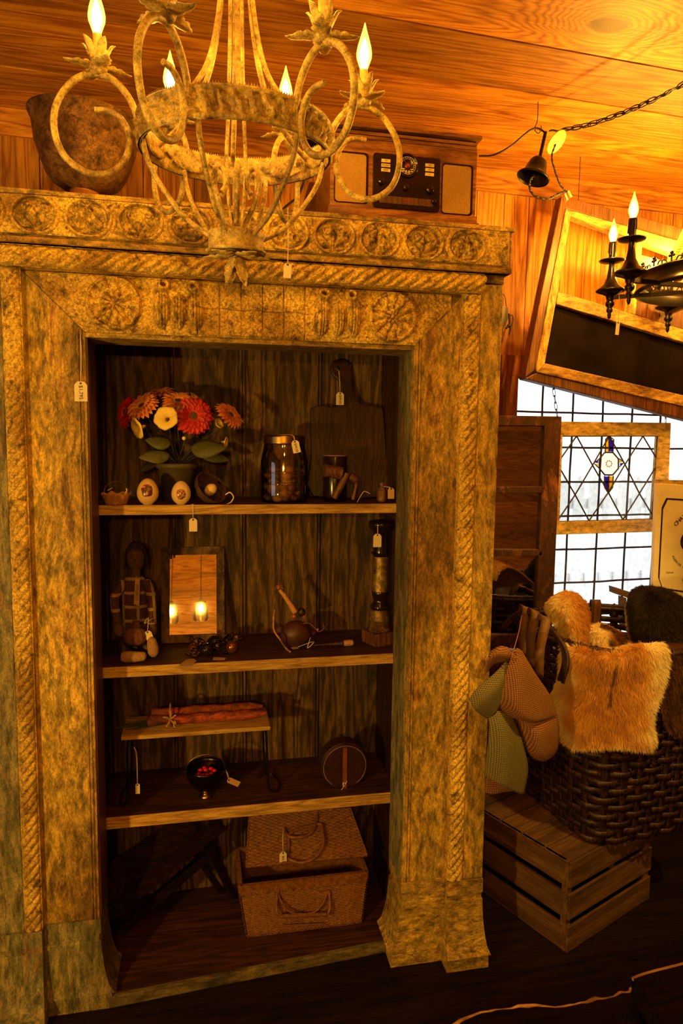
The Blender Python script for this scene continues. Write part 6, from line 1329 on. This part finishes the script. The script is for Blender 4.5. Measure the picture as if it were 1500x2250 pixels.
for o_, z_, r_ in ((.008,0,.009), (-.006,0,.009), (.001,.010,.007)): mb.tube([bpt(2*PI*i/96, 1.0, o_, z_) for i in range(96)], r_, 8, closed=True)
for i in range(40): a_ = 2*PI*i/40; mb.tube(cr([bpt(a_, .955, .010), bpt(a_+.03, 1.0, .018, .002), bpt(a_+.05, 1.0, .0, .018), bpt(a_+.07, 1.0, -.015, .002), bpt(a_+.09, .955, -.006)], 3), .0032, 5)
mb.build('lashed_rim', M['dwick'], bk2)
mb = MB(); mb.lathe([(0,.002), (.12,.002), (.12,.006), (0,.006)], 24, (cB.x, cB.y, CH), caps=False); mb.build('basket_base', M['dwick'], bk2)
# arched grip with wrapped splints on the left
hb0 = [A(1130, 1348, 2.20), A(1150, 1342, 2.13), A(1180, 1354, 2.03), A(1215, 1382, 1.93), A(1238, 1415, 1.88), A(1243, 1450, 1.86)]
mb = MB()
for o_ in (-.012, -.004, .004, .012): mb.tube([p+Vector((0, o_, -abs(o_)*.6-.004)) for p in cr([A(1105, 1375, 2.24)]+hb0+[A(1232, 1490, 1.87)], 5)], .0058, 7)
gr_ = mb.build('grip', M['dwick'], bk2)
mb = MB()
for i, (a1, b1, a2, b2_, yy) in enumerate(((1153, 1340, 1150, 1440, 2.11), (1172, 1348, 1166, 1462, 2.04), (1195, 1362, 1184, 1485, 1.97))):
    p0 = A(a1, b1, yy); pts = cr([p0+Vector((.015,.05,-.03)), p0+Vector((.004,.02,.007)), p0+Vector((0,-.012,.0)), A((a1+a2)/2-3, (b1+b2_)/2, yy-.03), A(a2, b2_, yy-.03)], 6); wv = Vector((.0105, -.010, -.004))
    mb.grid([[p-wv, p-Vector((.002,.003,0)), p+wv] for p in pts])
mb.build('wrapped_splint', plain('grey_splint', (.17,.085,.035), .55, .4, 40, .5), gr_, solid=.003)

mb = MB(); a_ = math.radians(78)
aS = math.radians(70); ps = [bpt(aS, t, .012) for t in (.80,.88,.95,1.0)]+[bpt(aS, 1.0, .012, .022), bpt(aS, 1.0, -.006, .032), bpt(aS, 1.0, -.016, .018), bpt(aS, .9, -.014), bpt(aS, .75, -.012)]
tv_ = Vector((-math.sin(aS), math.cos(aS), 0))*.018; mb.grid([[p-tv_, p+tv_] for p in cr(ps, 4)]); mb.build('upright_strap', M['brown'], bk2, solid=.004)
def onb(px, py, off=.012):          # point on the outside of the splint basket seen along a view line
    d = ray(px, py); lo = 1.4
    for i in range(400):
        y = lo+i*.0025; p = A(px, py, y); t = (p.z-CH)/BH; a_ = math.atan2(p.y-cB.y, p.x-cB.x)
        if math.hypot(p.x-cB.x, p.y-cB.y) < brad(a_, min(max(t,0),1))+off: return p
    return A(px, py, 2.0)
# ---- pelts
def pelt(name, label, rows, colfn, n, length, down=0.6, width=.0011, nf=.55, cat='fur pelt', seed=1, flow=None, thick=.004, fuzz=.35):
    G = np.array([[tuple(p) for p in r] for r in surf(rows, 8, 8)]); nv, nu = G.shape[:2]; r = np.random.default_rng(seed)
    base = G.reshape(-1, 3).mean(0); t = thing(name, label, cat, tuple(base))
    # orient normals to the viewer
    du = G[:-1, 1:]-G[:-1, :-1]; dv = G[1:, :-1]-G[:-1, :-1]; N = np.cross(du, dv); N /= (np.linalg.norm(N, axis=2, keepdims=True)+1e-9)
    cen = np.array((0, 0, ZC)); tov = cen-G[:-1, :-1]; 
    if (N*tov).sum(2).mean() < 0: N = -N
    mb = MB(); mb.grid([[tuple(p) for p in row] for row in G.tolist()]); uu, vv = np.meshgrid(np.linspace(0,1,nu), np.linspace(0,1,nv))
    col = colfn(uu.ravel(), vv.ravel(), np.full(nu*nv, .4)); col = np.concatenate([col*.7, np.ones((nu*nv,1))], 1)
    mb.build('hide', peltskin(name+'_hide'), t, solid=thick, col=col)
    # strands, spread by area
    ar = np.linalg.norm(np.cross(du, dv), axis=2).ravel(); idx = r.choice(len(ar), n, p=ar/ar.sum()); iv, iu = np.unravel_index(idx, du.shape[:2]); fu, fv = r.random(n), r.random(n)
    P = G[iv, iu]*((1-fu)*(1-fv))[:, None]+G[iv, iu+1]*(fu*(1-fv))[:, None]+G[iv+1, iu]*((1-fu)*fv)[:, None]+G[iv+1, iu+1]*(fu*fv)[:, None]
    u = (iu+fu)/(nu-1); v = (iv+fv)/(nv-1); Nn = N[iv, iu]
    # edge strands push outwards
    eu = np.clip(1-np.minimum(u, 1-u)*7, 0, 1)*np.sign(u-.5); ev = np.clip(1-np.minimum(v, 1-v)*7, 0, 1)*np.sign(v-.5)
    DU = du[iv, iu]; DU /= np.linalg.norm(DU, axis=1, keepdims=True)+1e-9; DV = dv[iv, iu]; DV /= np.linalg.norm(DV, axis=1, keepdims=True)+1e-9
    clump = np.stack([vnoise(u*26+9*k, v*26+5*k, seed+k)-.5 for k in range(3)], 1)*1.1
    D = Nn*nf + np.array((0,0,-down)) + DU*(eu*.9)[:, None] + DV*(ev*.9)[:, None] + clump*fuzz*1.6 + (r.random((n,3))-.5)*fuzz
    if flow is not None: D += np.array(flow)
    D /= np.linalg.norm(D, axis=1, keepdims=True); ln = length*(.6+.6*r.random(n)); side = np.cross(D, r.random((n,3))-.5); side /= np.linalg.norm(side, axis=1, keepdims=True); side *= width/2
    D2 = D+np.array((0,0,-.35))+Nn*(-.15); D2 /= np.linalg.norm(D2, axis=1, keepdims=True)
    A0 = P; A1 = P+D*(ln*.5)[:, None]; A2 = A1+D2*(ln*.5)[:, None]
    V = np.stack([A0-side, A0+side, A1+side*.8, A1-side*.8, A2], 1).reshape(-1, 3)-base
    i0 = np.arange(n)*5; loops = np.stack([i0, i0+1, i0+2, i0+3, i0+3, i0+2, i0+4], 1).ravel()
    me = bpy.data.meshes.new('fur'); me.vertices.add(n*5); me.vertices.foreach_set('co', V.astype('f').ravel()); me.loops.add(len(loops)); me.loops.foreach_set('vertex_index', loops.astype('i'))
    me.polygons.add(2*n); st = np.stack([np.arange(n)*7, np.arange(n)*7+4], 1).ravel(); me.polygons.foreach_set('loop_start', st.astype('i')); me.update(calc_edges=True)
    c = colfn(u, v, r.random(n)); at = me.attributes.new('pelt', 'FLOAT_COLOR', 'POINT'); at.data.foreach_set('color', np.repeat(np.concatenate([c, np.ones((n,1))], 1), 5, axis=0).astype('f').ravel())
    me.materials.append(peltm(name+'_fur')); o = bpy.data.objects.new('fur', me); COL.objects.link(o); o.parent = t; o['kind'] = 'stuff'; return t
def mixc(a, b, f): f = np.clip(f, 0, 1)[:, None]; return np.array(a)*(1-f)+np.array(b)*f
CREAM, TAN, RUST, UMB, BLK = (.95,.78,.44), (.78,.42,.10), (.48,.19,.045), (.12,.045,.015), (.018,.012,.010)
def c_tan(u, v, r):
    e = np.minimum(np.minimum(u, 1-u)*2.6, np.minimum(v*2.2+.25, (1-v)*3.6)); e = e+(vnoise(u*9, v*9, 31)-.5)*.55; c = mixc(CREAM, TAN, (e-.12)*3.0); c = c*(1-np.clip((e-.55)*2, 0, .6))[:, None]+np.array(RUST)*np.clip((e-.55)*2, 0, .6)[:, None]
    s_ = np.exp(-((u-.50-.02*np.sin(v*9))/.016)**2)*(v > .18)*(v < .52); c = c*(1-.8*s_)[:, None]; return c*(.75+.45*r)[:, None]
R_ = lambda l, off=.012: [onb(a, b, off) for a, b in l]
def over(l, off=.014): # row lying just over the rim
    return l
rows = [[onb(1242,1500)+Vector((.05,.06,.10)), onb(1300,1500)+Vector((.06,.07,.085)), onb(1350,1500)+Vector((.03,.07,.08)), onb(1400,1500)+Vector((.02,.07,.09)), onb(1452,1500)+Vector((.0,.07,.10))],
        [A(1238,1422,onb(1240,1500).y-.012), A(1300,1440,onb(1300,1500).y-.014), A(1350,1446,onb(1350,1500).y-.014), A(1400,1432,onb(1400,1500).y-.014), A(1458,1420,onb(1456,1500).y-.012)],
        R_([(1232,1480),(1290,1492),(1345,1495),(1400,1488),(1460,1470)], .02), R_([(1216,1530),(1285,1535),(1345,1540),(1395,1535),(1446,1520)], .02),
        R_([(1226,1580),(1285,1585),(1345,1590),(1390,1585),(1428,1575)], .022), R_([(1240,1625),(1290,1630),(1345,1628),(1390,1628),(1436,1625)], .024), R_([(1262,1642),(1300,1640),(1345,1636),(1390,1640),(1430,1644)], .024)]
pelt('tan_pelt', 'large tan and cream fur pelt draped over the front rim of the splint basket', rows, c_tan, 80000, .022, down=.6, width=.0011, seed=3, nf=.75)
def c_up(u, v, r):
    f = (u-.30)*3+(vnoise(u*7, v*7, 33)-.5)*.9; c = mixc(CREAM, TAN, f+.3); c = mixc2(c, RUST, (u-.45)*2.5+.2*(vnoise(u*5, v*9, 34)-.5)); return c*(.75+.45*r)[:, None]
def mixc2(c, b, f): f = np.clip(f, 0, 1)[:, None]; return c*(1-f)+np.array(b)*f
Q = lambda l: [A(*p) for p in l]
rows = [Q([(1200,1325,2.20),(1222,1306,2.18),(1248,1300,2.17),(1272,1312,2.18),(1291,1335,2.21)]), Q([(1202,1338,2.13),(1224,1318,2.09),(1250,1306,2.07),(1276,1320,2.10),(1293,1345,2.15)]), Q([(1212,1362,2.09),(1232,1350,2.05),(1254,1335,2.02),(1278,1345,2.05),(1296,1372,2.12)]),
        Q([(1232,1392,2.07),(1245,1385,2.03),(1262,1378,2.00),(1284,1380,2.03),(1302,1400,2.10)]), Q([(1240,1430,2.06),(1255,1430,2.02),(1272,1430,1.99),(1292,1430,2.02),(1312,1435,2.09)])]
pelt('folded_tan_pelt', 'upright folded tan pelt with a cream left side at the back left of the basket', rows, c_up, 26000, .017, down=.5, width=.0011, seed=5)
def c_pat(u, v, r):
    f = vnoise(u*3.2+2, v*3+1, 41); c = mixc(CREAM, RUST, (f-.35)*5+u*1.2-.4); c = mixc2(c, UMB, (vnoise(u*4, v*4+7, 42)-.55)*5*(u > .4)); return c*(.75+.45*r)[:, None]
rows = [Q([(1276,1388,2.12),(1300,1372,2.10),(1325,1370,2.10),(1355,1385,2.11),(1386,1400,2.13)]), Q([(1284,1402,2.06),(1305,1386,2.03),(1330,1382,2.02),(1358,1396,2.04),(1392,1410,2.07)]), Q([(1300,1430,2.02),(1318,1415,1.99),(1340,1408,1.98),(1365,1418,1.99),(1398,1428,2.03)]), Q([(1310,1460,1.98),(1330,1452,1.96),(1350,1450,1.95),(1372,1450,1.96),(1400,1452,2.0)])]
pelt('patched_pelt', 'small brown and cream patched pelt between the tan and black pelts', rows, c_pat, 16000, .015, down=.5, seed=7)
def c_blk(u, v, r):
    c = mixc(BLK, (.035,.022,.014), vnoise(u*6, v*6, 51)); c = mixc2(c, (.50,.36,.20), np.exp(-((u-.03)/.035)**2)*(v < .75)); return c*(.6+.8*r)[:, None]
rows = [Q([(1378,1330,2.20),(1395,1296,2.17),(1430,1290,2.15),(1470,1300,2.15),(1540,1340,2.17)]), Q([(1380,1350,2.12),(1398,1315,2.07),(1432,1305,2.04),(1475,1315,2.04),(1545,1355,2.08)]), Q([(1384,1385,2.07),(1405,1360,2.01),(1438,1350,1.98),(1480,1360,1.99),(1545,1390,2.04)]), Q([(1392,1420,2.04),(1415,1405,1.98),(1445,1400,1.95),(1485,1405,1.96),(1545,1425,2.02)]), Q([(1400,1450,2.0),(1425,1445,1.96),(1455,1445,1.94),(1490,1445,1.94),(1545,1455,2.0)])]
pelt('black_pelt', 'thick black fur pelt with a thin pale edge heaped at the right of the basket', rows, c_blk, 60000, .022, down=.55, width=.0013, seed=9, nf=.75)
def c_brn(u, v, r):
    c = mixc((.045,.020,.010), (.13,.055,.02), vnoise(u*8, v*8, 61)+.2*v); return c*(.6+.8*r)[:, None]
rows = [[onb(1448,1500)+Vector((.03,.10,.08)), onb(1480,1500)+Vector((.03,.10,.09)), onb(1530,1500)+Vector((.03,.10,.09)), onb(1590,1500)+Vector((.03,.10,.08))],
        [A(1455,1428,onb(1455,1500).y+.012), A(1490,1422,onb(1490,1500).y), A(1530,1425,onb(1530,1500).y), A(1590,1430,onb(1580,1500).y)], R_([(1462,1490),(1490,1485),(1530,1485),(1575,1490)], .014), R_([(1452,1545),(1488,1545),(1525,1545),(1570,1545)], .014), R_([(1462,1590),(1488,1595),(1518,1590),(1560,1590)], .015), R_([(1478,1612),(1490,1615),(1505,1612),(1540,1615)], .016)]
pelt('dark_brown_pelt', 'dark brown fur pelt hanging over the right rim of the basket', rows, c_brn, 24000, .018, down=.7, seed=11)
# ---- burlap bows on twine
gbu = weave('green_burlap', (.035,.030,.010), (.20,.165,.065), 620); bbu = weave('brown_burlap', (.030,.010,.004), (.30,.125,.035), 620)
BY = 1.74
def cloth(name, rows, mat, par, th=.0012): mb = MB(); mb.grid(surf([[A(a_, b2, y_) for a_, b2, y_ in r] for r in rows], 7, 7)); return mb.build(name, mat, par, solid=th)
bbow = thing('brown_burlap_bow', 'brown burlap bow tied with twine hanging from the basket grip', 'bow', A(1130, 1440, BY+.03))
cloth('upper_lobe', [[(1128,1428,BY+.02),(1136,1424,BY+.01),(1146,1430,BY+.02)], [(1112,1475,BY+.0),(1148,1470,BY-.015),(1176,1480,BY+.015)], [(1094,1535,BY+.01),(1148,1542,BY-.03),(1208,1528,BY+.02)], [(1112,1572,BY+.02),(1165,1582,BY-.03),(1222,1568,BY+.03)], [(1140,1580,BY+.045),(1180,1586,BY+.0),(1224,1572,BY+.045)]], bbu, bbow)
cloth('lower_lobe', [[(1128,1570,BY+.04),(1175,1580,BY+.02),(1224,1570,BY+.05)], [(1142,1605,BY+.03),(1185,1612,BY-.005),(1228,1600,BY+.04)], [(1156,1650,BY+.03),(1192,1656,BY+.0),(1226,1640,BY+.04)], [(1172,1668,BY+.04),(1196,1673,BY+.02),(1216,1662,BY+.05)]], bbu, bbow)
cloth('side_loop', [[(1128,1436,BY+.03),(1118,1424,BY+.02),(1098,1420,BY+.02),(1078,1430,BY+.03)], [(1126,1445,BY+.02),(1112,1440,BY+.0),(1092,1438,BY+.0),(1070,1450,BY+.02)], [(1122,1452,BY+.03),(1104,1455,BY+.02),(1086,1460,BY+.03),(1068,1480,BY+.04)]], bbu, bbow)
cloth('tail', [[(1070,1690,BY+.04),(1110,1690,BY+.04),(1150,1695,BY+.04)], [(1066,1725,BY+.035),(1108,1730,BY+.03),(1146,1735,BY+.035)], [(1064,1742,BY+.035),(1085,1745,BY+.03),(1120,1736,BY+.035)]], bbu, bbow)
mb = MB(); mb.tube(cr([A(1146,1352,BY+.34), A(1140,1385,BY+.16), A(1132,1415,BY+.04), A(1122,1448,BY)], 6), .0014, 6); mb.tube(cr([A(1122,1436,BY-.01), A(1132,1430,BY-.015), A(1142,1438,BY-.01), A(1132,1446,BY-.015), A(1124,1440,BY-.01)], 5), .0018, 6); mb.build('twine', plain('jute_twine', (.30,.13,.04), .85, .4, 90), bbow)
gbow = thing('green_burlap_bow', 'green burlap ribbon with long tail hanging beside the cabinet post', 'ribbon', A(1115, 1460, BY+.02))
cloth('loop', [[(1112,1452,BY+.025),(1122,1462,BY+.02),(1124,1480,BY+.025)], [(1085,1480,BY+.01),(1098,1505,BY-.01),(1108,1530,BY+.015)], [(1050,1510,BY+.0),(1070,1535,BY-.02),(1090,1565,BY+.01)], [(1029,1535,BY+.0),(1045,1562,BY-.01),(1074,1582,BY+.02)]], gbu, gbow)
cloth('tail', [[(1070,1568,BY+.02),(1098,1562,BY+.012),(1126,1575,BY+.022)], [(1074,1600,BY+.01),(1105,1600,BY-.01),(1138,1600,BY+.015)], [(1070,1650,BY+.005),(1112,1650,BY-.02),(1150,1640,BY+.01)], [(1064,1700,BY+.01),(1112,1715,BY-.015),(1160,1690,BY+.015)], [(1064,1703,BY+.012),(1106,1728,BY-.01),(1150,1748,BY+.015)]], gbu, gbow)
# ---- bits by the window sill
wbk = thing('wooden_bracket', 'pale wooden corner bracket standing on the window sill behind the basket', 'bracket', A(1370, 1330, 2.47))
mb = MB(); q = [A(a_, b2, 2.46) for a_, b2 in ((1346,1289), (1384,1301), (1384,1316), (1347,1303))]; mb.prism(q, (0,.03,0)); q = [A(a_, b2, 2.465) for a_, b2 in ((1364,1310), (1376,1314), (1374,1375), (1363,1372))]; mb.prism(q, (0,.02,0)); mb.build('bracket_arms', M['crate'], wbk, bevel=.001)
# ---- rustic live edge table in the lower right foreground
tb = thing('live_edge_bench', 'dark live edge wooden bench cut off by the lower right corner of the photo', 'bench', (1.0, 1.0, 0))
E1 = [(985,2262), (1060,2228), (1140,2215), (1240,2212), (1300,2203), (1360,2185), (1395,2176), (1400,2170)]
tz = .50
P_ = [Zp(a_, b2, tz) for a_, b2 in E1]; far = cr(P_, 5); near = [p+Vector((-.22,-.40,0)) for p in far]
rr = random.Random(6); G0 = [p+Vector((rr.uniform(-.002,.002), rr.uniform(-.003,.003), 0)) for p in far]
mb = MB(); mb.grid([[p+Vector((0,.002,-.055)) for p in G0], [p+Vector((0,.008,-.02)) for p in G0], [p+Vector((0,.006,-.006)) for p in G0], G0, near, [p+Vector((0,0,-.055)) for p in near]]); mb.build('slab', M['benchd'], tb); mb = MB(); mb.tube([p+Vector((0,.004,-.004+.002*math.sin(i*.7))) for i, p in enumerate(G0)], [.0040+.0012*math.sin(i*1.3) for i in range(len(G0))], 8); mb.build('lit_edge', M['bedge'], tb)  # lighter strip puts the lit rim into the colour
E2 = [(1391,2176), (1393,2152), (1430,2138), (1500,2120), (1600,2095)]
t2 = tz+.045; q = [Zp(1392, 2150, t2), Zp(1430, 2137, t2), Zp(1500, 2119, t2), Zp(1620, 2085, t2)]; fr_ = cr(q, 5)
mb = MB(); mb.grid([[p+Vector((0,.0,-.06)) for p in fr_], [p+Vector((0,.006,-.012)) for p in fr_], fr_, [p+Vector((-.02,-.4,0)) for p in fr_], [p+Vector((-.02,-.4,-.06)) for p in fr_]]); mb.add([fr_[0], fr_[0]+Vector((-.02,-.4,0)), fr_[0]+Vector((-.02,-.4,-.06)), fr_[0]+Vector((0,0,-.06))], [(0,1,2,3)]); mb.build('raised_slab', M['benchd'], tb); mb = MB(); mb.tube([p+Vector((0,.002,-.003)) for p in fr_], .0042, 8); mb.build('lit_edge', M['bedge'], tb)
for x_, y_ in ((1.02, .85), (1.35, .95)): mb = MB(); pq = P_[-2]; mb.tube([(pq.x+x_-1.0, pq.y-.12, .0), (pq.x+x_-1.0, pq.y-.12, tz-.056)], .03, 10); mb.build('leg', M['dark'], tb)
# ---- jar lamps hanging behind the camera, seen in the little mirror
for i, (x_, y_, z_) in enumerate(((-.19, -.75, 1.66), (-.41, -.80, 1.66))):
    jl = thing('jar_lamp', 'hanging clear glass jar lamp with a dark cap, reflected in the small mirror, %s' % ('right one' if i == 0 else 'left one'), 'lamp', (x_, y_, z_), 'hanging jar lamps')
    c = (x_, y_, z_); mb = MB(); mb.lathe([(0,.0), (.045,.002), (.055,.02), (.055,.10), (.040,.125), (.035,.135)], 28, c, caps=False); mb.build('jar', M['glass'], jl)
    mb = MB(); mb.lathe([(.037,.130), (.040,.135), (.040,.150), (.015,.156), (.012,.175), (0,.176)], 24, c, caps=False); mb.build('cap', M['iron'], jl); mb = MB(); mb.tube([(x_, y_, z_+.17), (x_, y_, CEIL-.001)], .003, 6); mb.build('cord', M['cord'], jl)
    bulb(jl, Vector((x_, y_, z_+.125)), Vector((0,0,-1)), fil='fil3')
